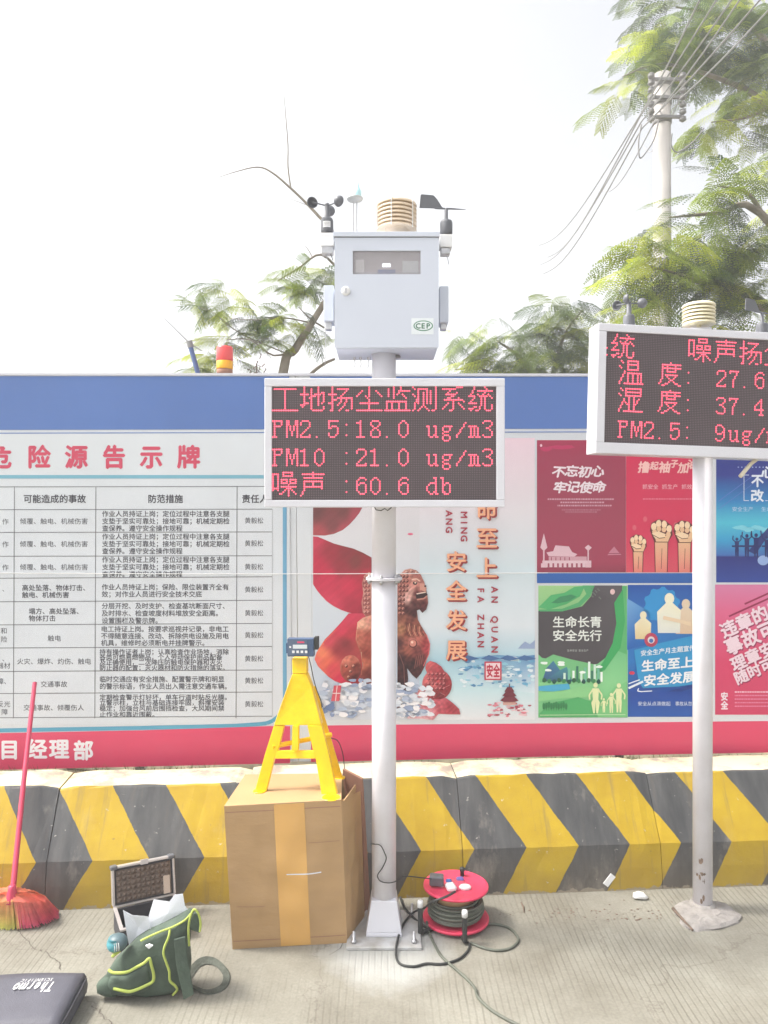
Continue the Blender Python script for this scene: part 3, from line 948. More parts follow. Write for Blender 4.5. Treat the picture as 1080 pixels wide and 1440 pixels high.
# cub and mane on the near side of the pole
ik.fill(arcpts(K([(330, 700)])[0], (15, 19), 0, 340, 14), [KK(318, 668, (214, 140, 118)), KK(340, 665, (190, 112, 92)), KK(350, 690, (120, 56, 50)), KK(320, 720, (150, 78, 66)), KK(345, 740, (96, 44, 44)), KK(300, 700, (176, 90, 74))], 1.8, 0.1, 6, 3, 0.18)
ik.fill(K([(388, 318), (405, 305), (416, 310), (416, 500), (398, 498), (380, 470), (374, 430), (382, 390), (376, 350)]), [KK(400, 330, (222, 176, 160)), KK(385, 360, (170, 96, 92)), KK(405, 390, (216, 164, 150)), KK(382, 420, (176, 104, 100)), KK(400, 450, (200, 140, 128)), KK(410, 485, (150, 84, 78))], 1.8, 0.1, 6, 4, 0.3)
ik.fill(K([(358, 510), (380, 492), (416, 480), (416, 765), (386, 762), (368, 740), (378, 690), (372, 640), (350, 580)]), [KK(375, 515, (232, 192, 160)), KK(400, 500, (214, 160, 140)), KK(370, 560, (190, 116, 96)), KK(400, 570, (170, 92, 78)), KK(395, 640, (150, 74, 62)), KK(380, 680, (196, 118, 92)), KK(405, 720, (112, 52, 46)), KK(385, 750, (130, 60, 54))], 1.8, 0.08, 8, 5, 0.16)
# the lion's head, chest and legs
ik.fill(K([(522, 345), (532, 315), (550, 296), (575, 290), (600, 298), (618, 316), (632, 345), (640, 378), (646, 410), (648, 432), (640, 458), (624, 472), (612, 458), (602, 462), (606, 500), (622, 530), (642, 562), (654, 595), (655, 622), (646, 650), (634, 690), (618, 722), (600, 742), (582, 726), (562, 700), (566, 740), (560, 792), (522, 792)]),
        [KK(545, 310, (222, 176, 160)), KK(575, 305, (206, 156, 140)), KK(600, 320, (168, 110, 100)), KK(560, 345, (180, 118, 106)), KK(590, 350, (214, 162, 146)), KK(620, 360, (186, 128, 118)), KK(540, 375, (150, 92, 86)), KK(570, 385, (226, 188, 172)), KK(600, 392, (110, 60, 60)), KK(628, 400, (170, 112, 102)), KK(560, 415, (230, 198, 184)), KK(590, 430, (86, 48, 50)), KK(630, 435, (92, 48, 50)), KK(620, 460, (80, 42, 46)), KK(530, 430, (104, 58, 58)), KK(560, 455, (76, 42, 46)), KK(590, 470, (66, 38, 42)), KK(540, 490, (140, 92, 74)), KK(575, 510, (120, 72, 62)), KK(535, 540, (170, 128, 92)), KK(600, 530, (150, 94, 78)), KK(565, 560, (140, 84, 70)), KK(585, 590, (204, 136, 122)), KK(610, 570, (180, 112, 98)), KK(640, 590, (160, 70, 72)), KK(650, 620, (180, 76, 84)), KK(600, 625, (120, 66, 62)), KK(560, 620, (150, 92, 76)), KK(620, 660, (104, 54, 54)), KK(590, 680, (62, 40, 44)), KK(530, 600, (84, 50, 50)), KK(535, 660, (62, 40, 44)), KK(560, 700, (58, 38, 42)), KK(600, 730, (76, 44, 46)), KK(540, 760, (60, 40, 44))], 1.8, 0.08, 8, 6, 0.3)
ik.fill(K([(520, 815), (535, 835), (548, 860), (560, 890), (550, 903), (540, 890), (520, 880)]), [KK(530, 840, (110, 90, 96)), KK(550, 890, (76, 60, 66))], 1.6, 0.1, 8)
# the ball under the paw and the carved base
ik.fill(arcpts(K([(684, 766)])[0], (21, 22), 0, 346, 20), [KK(650, 720, (214, 122, 122)), KK(690, 712, (206, 104, 108)), KK(680, 750, (190, 84, 92)), KK(720, 770, (150, 60, 68)), KK(700, 810, (136, 54, 60)), KK(650, 790, (170, 78, 82)), KK(665, 760, (216, 130, 130))], 1.7, 0.1, 9, 7, 0.26)
ik.fill(K([(636, 700), (640, 680), (655, 668), (680, 676), (702, 692), (716, 715), (716, 735), (690, 742), (650, 735)]), [KK(650, 685, (206, 108, 110)), KK(680, 700, (184, 84, 92)), KK(700, 730, (160, 66, 76))], 1.7, 0.1, 11, 8, 0.2)
ik.fill(K([(560, 905), (590, 868), (622, 832), (670, 824), (720, 820), (750, 842), (775, 866), (780, 888), (735, 888), (690, 886), (668, 912), (620, 906)]), [KK(570, 895, (236, 208, 212)), KK(600, 870, (226, 180, 188)), KK(640, 850, (206, 130, 142)), KK(690, 835, (196, 100, 112)), KK(740, 860, (172, 70, 82)), KK(700, 880, (190, 92, 104)), KK(650, 890, (222, 172, 180)), KK(620, 890, (232, 198, 204))], 1.7, 0.08, 9, 9, 0.22)
ik.fill(K([(596, 800), (612, 785), (630, 782), (660, 800), (690, 832), (676, 870), (660, 900), (645, 880), (622, 860), (600, 845)]), [KK(620, 795, (226, 170, 170)), KK(650, 830, (214, 160, 164)), KK(670, 850, (196, 120, 130)), KK(620, 840, (230, 196, 198))], 1.7, 0.08, 8, 10, 0.16)
def curls(pts, r, c1, c2, ly):
    for i, (x, y) in enumerate(pts):
        px, py = K([(x, y)])[0]
        ik.disc(px, py, r, r, c2, ly + 0.1 * (i % 3), 10)
        ik.disc(px - 0.5, py - 0.5, r * 0.72, r * 0.72, c1, ly + 0.5, 10)
        ik.disc(px + 0.2, py + 0.2, r * 0.34, r * 0.34, c2, ly + 0.8, 8)
curls([(532 + 14 * (i % 3), 322 + 19 * (i // 3)) for i in range(27) if not (i % 3 == 2 and i > 12)], 2.7, (196, 134, 120), (88, 44, 44), 10)
curls([(560, 305), (580, 300), (600, 308)], 2.6, (222, 178, 160), (128, 74, 70), 10)
curls([(390 + 13 * (i % 2), 325 + 18 * (i // 2)) for i in range(18)], 2.6, (212, 156, 144), (140, 66, 68), 9)
ik.disc(*K([(594, 350)])[0], 3.0, 2.4, (52, 28, 30), 11)
ik.disc(*K([(595, 348)])[0], 1.4, 1.2, (236, 204, 184), 12)
ik.line(K([(580, 336), (600, 332), (614, 342)]), 1.8, (232, 190, 172), 11)
ik.poly(K([(612, 350), (632, 352), (642, 372), (636, 384), (614, 378)]), (212, 154, 138), 11)
ik.disc(*K([(636, 362)])[0], 1.6, 1.3, (60, 32, 34), 12)
ik.poly(K([(596, 396), (640, 388), (646, 398), (626, 412), (600, 414)]), (50, 26, 30), 11)
ik.line(K([(600, 394), (638, 387)]), 1.5, (238, 214, 198), 12)
ik.line(K([(602, 417), (630, 413), (644, 402)]), 2.0, (196, 136, 122), 12)
for k in range(7):
    ik.line(K([(562 + k * 10, 512 + 3 * k), (556 + k * 11, 540 + 2 * k), (566 + k * 11, 566)]), 1.0, ((92, 52, 46), (206, 150, 120))[k % 2], 11)
ik.disc(*K([(586, 598)])[0], 6, 6, (96, 44, 44), 11)
ik.disc(*K([(585, 596)])[0], 4.8, 4.8, (212, 138, 122), 12)
ik.disc(*K([(582, 592)])[0], 1.8, 1.8, (244, 206, 186), 13)
ik.line(K([(640, 560), (654, 600), (650, 640), (628, 690)]), 1.3, (214, 110, 112), 11)
ik.line(K([(530, 640), (548, 690), (552, 785)]), 1.2, (120, 76, 74), 11)
for k in range(4): ik.line(K([(600 + 9 * k, 650 - 4 * k), (592 + 9 * k, 700 - 6 * k)]), 0.9, (140, 84, 78), 11)
for k in range(14):
    a = k * 0.9
    x, y = K([(684, 766)])[0]
    ik.line([(x + 18 * math.cos(a), y + 19 * math.sin(a)), (x + 7 * math.cos(a + 1.2), y + 8 * math.sin(a + 1.2))], 0.9, ((122, 44, 52), (220, 140, 140))[k % 2], 12)
curls([(650 + 16 * (i % 5), 722 + 20 * (i // 5)) for i in range(20)], 2.2, (214, 128, 130), (120, 46, 54), 13)
curls([(312, 690), (330, 712), (342, 690), (322, 735)], 2.4, (206, 146, 126), (100, 46, 44), 9)
ik.build('lion_drawing', lp)
ik = Ink(HF, y=-0.0005)
# surf and cloud
rr = random.Random(5)
for i in range(150):
    x = rr.uniform(444, 522) if i % 2 else rr.uniform(558, 606)
    y = rr.uniform(955, 1008) + (0 if x < 522 else 6)
    if y > 1004: y = 1004
    c = rr.choice([(230, 230, 236), (214, 220, 230), (176, 188, 208), (196, 204, 218), (238, 236, 240), (150, 164, 192)])
    if y > 990 and x < 470: c = rr.choice([(110, 128, 168), (130, 146, 182), (214, 220, 230)])
    ik.disc(x, y, rr.uniform(3, 9), rr.uniform(2, 5), c, 13 + (i % 8) * 0.5, n=9, wob=0.3, seed=i)
# sea band on the right, far hills
ik.poly([(658, 925), (700, 921), (730, 923), (752, 921), (752, 975), (700, 968), (655, 962)], [(140, 184, 212), (96, 150, 192), (112, 160, 196), (84, 136, 186), (214, 228, 234), (190, 218, 226), (206, 222, 230)], 3)
for i in range(90):
    x, y = rr.uniform(648, 749), rr.uniform(924, 966)
    c = rr.choice([(150, 202, 220), (112, 170, 204), (196, 222, 230), (222, 232, 238), (92, 140, 184)])
    ik.disc(x, y, rr.uniform(2, 6), rr.uniform(1, 2.5), c, 4 + (i % 6) * 0.4, n=8, wob=0.35, seed=i)
for x in (660, 690, 716, 740):
    ik.poly([(x - 14, 926), (x - 3, 921), (x + 4, 923), (x + 14, 926), (x, 929)], (78, 112, 160), 7)
ik.poly([(728, 912), (738, 902), (745, 906), (752, 900), (752, 912)], (150, 168, 200), 3)
ik.disc(577, 751, 4, 1.6, (224, 110, 140), 3)
ik.build('sea_drawing', lp)
ik = Ink(HF, y=-0.0005)
# round three-tiered temple hall and its wall
tx, ty = 716, 985
TR_ = (120, 54, 66)
ik.line([(716, 961), (716, 968)], 1.4, TR_, 9)
for (w, h, y) in ((7, 6, 972), (10, 6, 978), (13, 7, 985)):
    ik.poly([(tx - w, y), (tx - w * 0.45, y - h), (tx + w * 0.45, y - h), (tx + w, y), (tx + w * 0.6, y + 1.5), (tx - w * 0.6, y + 1.5)], TR_, 9)
    ik.rect(tx - w * 0.6, y, tx + w * 0.6, y + 3, (190, 112, 108), 8)
ik.rect(tx - 9, 986, tx + 9, 991, (206, 160, 150), 8)
for i in range(40):
    ik.disc(rr.uniform(688, 749), rr.uniform(988, 1007), rr.uniform(2, 5), rr.uniform(1, 2), rr.choice([(214, 130, 144), (236, 220, 224), (168, 72, 88), (228, 196, 202)]), 6 + (i % 5) * 0.5, n=8, wob=0.3, seed=i)
ik.build('temple_drawing', lp)
ik = Ink(HF, y=-0.0005)
# upright lettering: pale orange faces over a dark red drop edge
def drop(ch, x, y, s):
    ik.text(ch, x - s / 2 + 1.2, y + 1.4, s, s, (150, 54, 56), 14, 0.035)
    ik.text(ch, x - s / 2 - 0.8, y - 0.6, s, s, (240, 176, 140), 15, 0.02)
drop('命', 684.5, 716, 31)
drop('至', 685, 757, 31)
drop('上', 685, 799, 31)
for c, y in zip('安全发展', (790, 831, 872, 914)):
    drop(c, 642, y, 30)
def upright(t, x, y0, st):
    for i, ch in enumerate(t):
        if ch == ' ': continue
        ik.text(ch, x, y0 + i * st, 8.5, 9.5, (168, 54, 72), 12, 0.03, rot=-90, latin=True, step=0.01)
upright('MING', 652.5, 724, 11)
upright('ANG', 631.5, 722, 11.5)
upright('FA ZHAN', 676, 830, 12.6)
upright('AN QUAN', 695.5, 829, 14)
upright('HENG', 631.5, 672, 11.5)
ik.build('upright_lettering', lp)
ik = Ink(HF, y=-0.0005)
ik.rect(681, 930, 705, 956, (196, 60, 82), 9)
ik.rect(683, 932, 703, 954, (240, 214, 218), 10)
ik.text('安全', 683.5, 943, 9.6, 19, (190, 50, 74), 12, 0.035)
ik.build('red_seal', lp)
ik = Ink(HF, y=-0.0005)
ik.poly(K([(262, 768), (292, 768), (284, 832), (250, 832)]), (206, 84, 98), 22)
ik.line(K([(255, 800), (290, 800)]), 1.2, (240, 220, 222), 23)
ik.line(K([(275, 768), (268, 832)]), 1.0, (240, 220, 222), 23)
ik.build('red_seal', lp)

# ------------------------------------------------------------------ the six small posters
def poster(label):
    o = empty('safety_poster', m=HF.m)
    return tag(o, label, 'poster', 'posters on the hoarding')
def person_shape(ik, x, y, h, col, layer, arms=0, skirt=False):
    """flat printed figure, feet at (x, y)"""
    w = h * 0.11
    ik.disc(x, y - h * 0.92, h * 0.075, h * 0.085, col, layer, 10)
    ik.poly([(x - w, y - h * 0.82), (x + w, y - h * 0.82), (x + w * 0.8, y - h * 0.45), (x + w * (1.3 if skirt else 0.9), y - h * 0.35), (x + w * 0.7, y), (x + w * 0.2, y), (x, y - h * 0.38), (x - w * 0.2, y), (x - w * 0.7, y), (x - w * (1.3 if skirt else 0.9), y - h * 0.35), (x - w * 0.8, y - h * 0.45)], col, layer + 0.3)
    a = ((-1.9, -0.45), (1.9, -0.45)) if not arms else ((-2.0, -1.1), (2.0, -1.12))
    for dx, dy in a:
        ik.line([(x + (0.8 if dx > 0 else -0.8) * w, y - h * 0.78), (x + dx * w, y - h * (0.6 if not arms else 0.9)), (x + dx * w * 0.9, y + dy * h)], h * 0.05, col, layer + 0.6)

# 1: dark red
p = poster('dark red poster with white brush writing and a white gate tower drawing')
ik = Ink(HF, y=-0.0005)
ik.vgrad(755, 880, [(619, (168, 52, 82)), (640, (160, 60, 86)), (720, (158, 66, 88)), (790, (164, 66, 90)), (805, (146, 58, 80))], 1)
ik.build('sheet', p)
ik = Ink(HF, y=-0.0005)
for i, c in enumerate('不忘初心'):
    ik.text(c, 776 + i * 18.3, 663.5 - (i % 2) * 1.0, 19.5, 17, (236, 222, 228), 2, 0.035, slant=0.18, jit=5)
for i, c in enumerate('牢记使命'):
    ik.text(c, 778 + i * 18.3, 685.5 - (i % 2) * 1.0, 19.5, 17, (236, 222, 228), 2, 0.035, slant=0.18, jit=5)
rr = random.Random(11)
for y, x0, x1 in ((702, 770, 862), (706.5, 788, 850), (711, 784, 858), (717, 790, 845), (720, 795, 840)):
    x = x0
    while x < x1:
        w = rr.uniform(1.2, 3.2)
        ik.rect(x, y - 1.1, x + w, y + 1.1, (208, 160, 174) if y < 715 else (178, 110, 128), 2)
        x += w + 0.9
ik.build('lettering', p)
ik = Ink(HF, y=-0.0005)
Q = lambda pts: PL(740, 600, 3.176, pts)
WL = (222, 186, 196)
ik.poly(Q([(90, 562), (120, 556), (130, 530), (190, 535), (205, 560), (228, 570), (215, 580), (100, 578)]), WL, 2)
ik.rect(*Q([(100, 580)])[0], *Q([(270, 600)])[0], (208, 160, 172), 2)
ik.rect(*Q([(72, 598)])[0], *Q([(290, 628)])[0], (226, 196, 204), 3)
for i in range(9):
    x, y = Q([(95 + i * 21, 610)])[0]
    ik.rect(x, y, x + 2.6, y + 5.5, (166, 80, 100), 4)
for i in range(5):
    x, y = Q([(110 + i * 20, 583)])[0]
    ik.rect(x, y, x + 1.2, y + 4.5, (160, 70, 92), 4)
for x, w in ((78, 9), (276, 10)):
    a, b_ = Q([(x, 540)])[0]
    ik.rect(a - 1, b_ - (14 if x < 100 else 0), a + 1, b_ + 28, WL, 4)
    ik.poly([(a, b_ - (20 if x < 100 else 4)), (a + 5, b_), (a, b_ + 5), (a - 5, b_)], WL, 5)
    ik.rect(a - 4, b_ + 22, a + 4, b_ + 28, WL, 5)
ik.poly(Q([(370, 560), (392, 535), (412, 560), (425, 572), (362, 574)]), (198, 130, 148), 3)
ik.line(Q([(365, 566), (420, 566)]), 1, (150, 60, 84), 4)
ik.disc(*Q([(160, 92)])[0], 16, 3, (190, 58, 100), 2, wob=0.3)
ik.disc(*Q([(90, 100)])[0], 7, 3.5, (190, 58, 100), 2, wob=0.3)
ik.disc(*Q([(66, 84)])[0], 1.6, 2, (240, 200, 214), 3)
ik.build('gate_drawing', p)

# 2: bright red with fists
p = poster('bright red poster with three raised fists, right of the dark red one')
ik = Ink(HF, y=-0.0005)
ik.vgrad(880.3, 978, [(619, (206, 46, 84)), (700, (208, 52, 88)), (760, (212, 60, 92)), (805, (216, 84, 102))], 1)
ik.build('sheet', p)
ik = Ink(HF, y=-0.0005)
for c, x, y, s in (('撸', 897, 657, 17), ('起', 914, 655, 12), ('袖', 926, 657, 17), ('子', 942, 652, 12), ('加', 953, 658, 16), ('油', 966, 653, 14)):
    ik.text(c, x, y, s, s, (244, 196, 190), 2, 0.035, slant=0.15)
for i, t in enumerate(('抓安全', '抓生产', '抓效益')):
    ik.text(t, 903 + i * 27.5, 684.5, 7.6, 7.5, (240, 190, 198), 2)
x = 904
while x < 975:
    w = rr.uniform(1.2, 3)
    ik.rect(x, 700.8, x + w, 702.6, (226, 130, 150), 2)
    x += w + 0.9
ik.build('lettering', p)
ik = Ink(HF, y=-0.0005)
def fist(x, y, s, cuts=978):
    sk, dk, hl = (232, 190, 150), (104, 44, 44), (244, 214, 178)
    ik.poly([(x - 9 * s, y + 10 * s), (x + 9 * s, y + 10 * s), (x + 8 * s, 804.5), (x - 8 * s, 804.5)], [sk, sk, (228, 130, 120), (228, 130, 120)], 3)
    ik.line([(x - 9 * s, y + 8 * s), (x - 8 * s, 804.5)], 0.9, dk, 5)
    ik.line([(x + 9 * s, y + 8 * s), (x + 8 * s, 804.5)], 0.9, dk, 5)
    ik.line([(x + 1 * s, y + 22 * s), (x, 800)], 0.6, dk, 5)
    ik.poly([(x - 15 * s, y - 2 * s), (x - 13 * s, y - 12 * s), (x - 4 * s, y - 17 * s), (x + 6 * s, y - 15 * s), (x + 14 * s, y - 8 * s), (x + 15 * s, y + 4 * s), (x + 9 * s, y + 14 * s), (x - 9 * s, y + 14 * s)], dk, 5.5)
    for k, (dx, dy) in enumerate(((-10, -7), (-3.5, -11), (4, -10), (10.5, -4))):
        ik.disc(x + dx * s, y + dy * s, 3.6 * s, 5.2 * s, hl, 6, 10, 0.05, k)
        ik.disc(x + (dx * 0.9) * s, y + (dy + 7) * s, 3.2 * s, 3.6 * s, sk, 6.5, 10, 0.05, k)
    ik.poly([(x - 13 * s, y + 2 * s), (x - 4 * s, y - 1 * s), (x + 6 * s, y + 3 * s), (x + 4 * s, y + 7 * s), (x - 8 * s, y + 9 * s)], hl, 7)
    ik.poly([(x - 8 * s, y + 9 * s), (x + 13 * s, y + 3 * s), (x + 9 * s, y + 13 * s), (x - 7 * s, y + 13 * s)], sk, 6.8)
    ik.line([(x - 13 * s, y + 3 * s), (x - 3 * s, y + 8.5 * s), (x + 5 * s, y + 7.5 * s)], 0.9, dk, 8)
fist(897, 765, 0.8)
fist(929.5, 748, 1.05)
fist(962, 749, 1.02)
for x, y in ((892, 742), (907, 730), (950, 738), (975, 742)):
    ik.disc(x, y, 3, 4, (216, 100, 116), 2, 8)
ik.build('fist_drawing', p)

# blue strip beneath posters 1 and 2
ik = Ink(HF, y=-0.0005)
ik.rect(755, 806, 978, 820, (48, 98, 172), 1)
o = ik.build('blue_strip', hoard)

# 3: blue with cheering figures
p = poster('dark blue to turquoise poster with cheering silhouettes at the right edge')
ik = Ink(HF, y=-0.0005)
ik.vgrad(1007, 1110, [(619, (44, 54, 130)), (668, (48, 58, 140)), (705, (50, 130, 190)), (735, (84, 190, 214)), (760, (60, 156, 204)), (781, (70, 110, 180)), (783, (44, 50, 124)), (819, (50, 74, 156))], 1)
ik.build('sheet', p)
ik = Ink(HF, y=-0.0005)
ik.text('心', 1070, 664, 19, 18, (224, 230, 242), 2, 0.035)
ik.text('不', 1056, 676, 18, 19, (224, 230, 242), 2, 0.035)
ik.text('改', 1055, 697, 19, 18, (224, 230, 242), 2, 0.035)
ik.line([(1053, 704), (1046, 704), (1046, 668), (1053, 668)], 1.0, (206, 216, 236), 2)
ik.line([(1076, 704), (1083, 704), (1083, 668)], 1.0, (206, 216, 236), 2)
ik.text('安全生产', 1029, 716, 7.6, 7, (186, 210, 236), 2)
ik.text('生命', 1070, 716, 7.6, 7, (186, 210, 236), 2)
for i in range(8):
    ik.disc(1038 + i * 5, 657, 1.2, 1.0, (160, 176, 220), 2, 6)
ik.build('lettering', p)
ik = Ink(HF, y=-0.0005)
for i, (x, h) in enumerate(((1036, 27), (1050, 32), (1063, 33), (1078, 30), (1092, 32))):
    person_shape(ik, x, 783, h, (36, 44, 104), 3, arms=1)
    ik.line([(x - 7, 768), (x + 7, 768)], 2.4, (36, 44, 104), 4.5)
ik.poly([(1052, 775), (1083, 738), (1086, 744), (1062, 780)], (40, 56, 120), 2.4)
ik.disc(1073, 788, 8, 7, (150, 176, 222), 2.2)
for i in range(5):
    ik.disc(1040 + i * 12, 742 + (i % 2) * 3, 9, 3, (126, 206, 224), 2.0, 10, 0.3, i)
ik.line([(1010, 705), (1060, 668)], 0.8, (96, 120, 196), 2)
ik.line([(1010, 716), (1070, 672)], 0.6, (96, 120, 196), 2)
ik.build('silhouette_drawing', p)

# 4: green
p = poster('green and charcoal poster of a family, trees and a small city')
S4 = lambda pts: PL(740, 810, 3.176, pts)
ik = Ink(HF, y=-0.0005)
ik.vgrad(757, 882.5, [(823.5, (160, 204, 140)), (900, (110, 190, 132)), (960, (140, 208, 146)), (1009, (116, 192, 128))], 1)
ik.build('sheet', p)
ik = Ink(HF, y=-0.0005)
ik.poly(S4([(428, 45), (448, 45), (448, 350), (400, 330)]), (96, 182, 116), 2)
ik.poly(S4([(300, 42), (428, 42), (425, 110), (408, 200), (390, 290), (360, 360), (318, 392), (250, 402), (160, 380), (70, 365), (54, 350), (54, 155), (160, 158), (250, 135), (290, 90)]), [(92, 88, 92)] * 5 + [(80, 76, 80)] * 10, 3)
ik.poly(S4([(54, 140), (110, 85), (170, 75), (215, 48), (262, 44), (240, 90), (180, 125), (100, 150)]), (84, 176, 112), 4)
ik.poly(S4([(250, 42), (305, 42), (285, 90), (240, 135), (160, 158), (60, 158), (54, 150), (160, 146), (232, 118), (268, 80)]), (86, 170, 112), 5)
ik.poly(S4([(110, 120), (150, 92), (200, 82), (225, 92), (190, 112), (140, 122)]), (64, 140, 96), 5)
ik.poly(S4([(392, 120), (430, 60), (440, 200), (420, 320), (350, 420), (300, 440), (345, 380), (385, 300), (402, 210)]), (66, 168, 98), 4)
ik.poly(S4([(54, 385), (120, 350), (200, 372), (330, 400), (335, 440), (300, 470), (60, 475)]), [(120, 190, 130)] * 7, 4)
ik.poly(S4([(70, 470), (90, 410), (120, 378), (150, 420), (180, 405), (205, 470)]), [(60, 90, 130), (70, 110, 150), (70, 130, 160), (70, 120, 150), (80, 150, 160), (60, 100, 120)], 5)
for i, (x, h) in enumerate(((165, 40), (185, 60), (205, 50), (222, 70), (240, 45), (258, 64), (275, 90), (288, 50), (300, 78), (316, 60), (330, 44))):
    a, b_ = S4([(x, 472)])[0]
    ik.rect(a, b_ - h / 3.176, a + 3.2, b_, ((206, 232, 214), (120, 190, 160), (232, 244, 236), (60, 120, 100))[i % 4], 6)
for i in range(12):
    ik.disc(*S4([(80 + i * 22, 465 + (i % 3) * 3)])[0], 3, 3.4, ((50, 100, 70), (70, 140, 90), (40, 84, 80))[i % 3], 7, 8, 0.2, i)
for x, y in ((80, 388), (155, 385), (155, 395), (95, 420), (250, 430), (325, 405)):
    ik.disc(*S4([(x, y)])[0], 5, 2, (236, 246, 238), 7, 8, 0.25, x)
ik.poly(S4([(54, 492), (120, 485), (190, 480), (195, 505), (120, 515), (54, 512)]), (80, 170, 206), 5)
ik.poly(S4([(54, 520), (160, 512), (250, 490), (300, 500), (300, 540), (150, 545), (54, 560)]), (140, 204, 140), 5)
ik.poly(S4([(54, 620), (100, 570), (170, 555), (230, 540), (290, 560), (320, 628), (60, 630)]), (84, 172, 106), 6)
ik.poly(S4([(300, 628), (330, 560), (390, 500), (448, 470), (448, 630)]), (126, 200, 134), 5)
for i in range(10):
    x, y = S4([(78 + i * 11, 600)])[0]
    ik.disc(x, y - 6 - (i % 3), 2.2, 5, (60, 136, 84), 8, 8, 0.15, i)
    ik.line([(x, y), (x, y - 8)], 0.6, (50, 110, 70), 9)
ik.disc(*S4([(384, 70)])[0], 3.4, 4, (230, 196, 196), 8)
for i in range(12):
    ik.disc(*S4([(290 + (i * 17) % 45, 55 + (i * 29) % 50)])[0], 1, 1, (120, 128, 122), 8, 6)
CR = (226, 232, 180)
person_shape(ik, *S4([(308, 612)])[0], 43, CR, 10, skirt=True)
person_shape(ik, *S4([(345, 608)])[0], 20, CR, 10)
person_shape(ik, *S4([(378, 610)])[0], 28, CR, 10)
person_shape(ik, *S4([(412, 608)])[0], 41, CR, 10)
ik.line(S4([(60, 620), (440, 617)]), 0.8, (200, 226, 180), 11)
ik.build('landscape_drawing', p)
ik = Ink(HF, y=-0.0005)
for t, x, y in (('生命长青', 776.5, 874.5), ('安全先行', 776.5, 893.5)):
    ik.text(t, x, y, 17.4, 16.5, (232, 236, 230), 8, 0.02)
ik.text('生命安全', 797, 914.5, 3.6, 3.6, (190, 196, 190), 8)
ik.text('安全生产', 813, 914.5, 3.6, 3.6, (190, 196, 190), 8)
ik.build('lettering', p)

# 5: blue with white paper figures
p = poster('blue poster with pale paper-cut figures and large slanted white writing')
ik = Ink(HF, y=-0.0005)
ik.vgrad(882.8, 978, [(822.5, (36, 84, 166)), (880, (50, 120, 192)), (930, (44, 120, 190)), (975, (40, 76, 160)), (1008, (44, 92, 172))], 1)
ik.build('sheet', p)
ik = Ink(HF, y=-0.0005)
gx, gy = S4([(605, 130)])[0]
gear = []
for k in range(40):
    r_ = 26 if (k // 2) % 2 else 23
    gear.append((gx + r_ * math.cos(2 * math.pi * k / 40), gy + r_ * math.sin(2 * math.pi * k / 40)))
ik.poly(gear, (50, 146, 208), 2)
ik.poly(S4([(450, 100), (550, 160), (560, 300), (450, 330)]), [(120, 170, 216), (60, 130, 196), (40, 110, 184), (44, 100, 180)], 2)
PF = [(236, 222, 196), (222, 196, 168), (236, 240, 236)]
def bust(x, y, s, c1, c2, ly):
    ik.disc(x, y - 8 * s, 6 * s, 7 * s, c1, ly + 1, 12)
    ik.poly([(x - 4 * s, y - 3 * s), (x + 4 * s, y - 3 * s), (x + 14 * s, y + 6 * s), (x + 13 * s, y + 34 * s), (x - 14 * s, y + 34 * s), (x - 15 * s, y + 8 * s)], [c1, c1, c1, c2, c2, c1], ly)
bust(*S4([(522, 195)])[0], 0.8, (236, 226, 192), (226, 202, 150), 3)
bust(*S4([(638, 130)])[0], 1.15, (238, 234, 208), (220, 222, 216), 5)
bust(*S4([(712, 150)])[0], 1.0, (226, 206, 180), (222, 190, 160), 4)
ik.line(S4([(610, 185), (700, 205), (735, 215)]), 5, (232, 208, 176), 7)
ik.rect(*S4([(750, 120)])[0], *S4([(759, 290)])[0], (226, 206, 180), 4.5)
ik.disc(*S4([(556, 285)])[0], 9.5, 10, (190, 70, 96), 8, 14)
ik.disc(*S4([(556, 285)])[0], 5, 5, (226, 214, 214), 9)
ik.disc(*S4([(556, 288)])[0], 3, 3, (60, 110, 180), 10)
ik.poly(S4([(480, 330), (590, 300), (758, 262), (758, 480), (680, 492), (520, 500), (500, 470)]), (54, 152, 206), 8)
ik.poly(S4([(630, 515), (758, 478), (758, 495), (690, 515)]), (40, 66, 140), 9)
ik.line(S4([(455, 500), (520, 470)]), 3.0, (226, 234, 244), 10)
ik.line(S4([(455, 480), (505, 462)]), 1.6, (226, 234, 244), 10)
ik.line(S4([(500, 500), (495, 512), (510, 515), (560, 512)]), 1.4, (226, 234, 244), 11)
ik.disc(*S4([(470, 432)])[0], 4, 2.5, (210, 60, 90), 10)
ik.build('figure_drawing', p)
ik = Ink(HF, y=-0.0005)
ik.text('安全生产月主题宣传', 900, 918.5, 8.6, 8.6, (232, 240, 246), 12, 0.02, rot=6, slant=0.1)
ik.text('生命至上', 901, 936.5, 18.4, 16.5, (236, 240, 244), 12, 0.035, rot=5, slant=0.1)
ik.text('安全发展', 904, 957, 18.4, 16.5, (236, 240, 244), 12, 0.035, rot=5, slant=0.1)
ik.text('安全从点滴做起', 896, 989, 6.6, 6.6, (226, 234, 246), 12)
ik.text('事故从忽视', 948.5, 989, 6.0, 6.6, (226, 234, 246), 12)
ik.build('lettering', p)

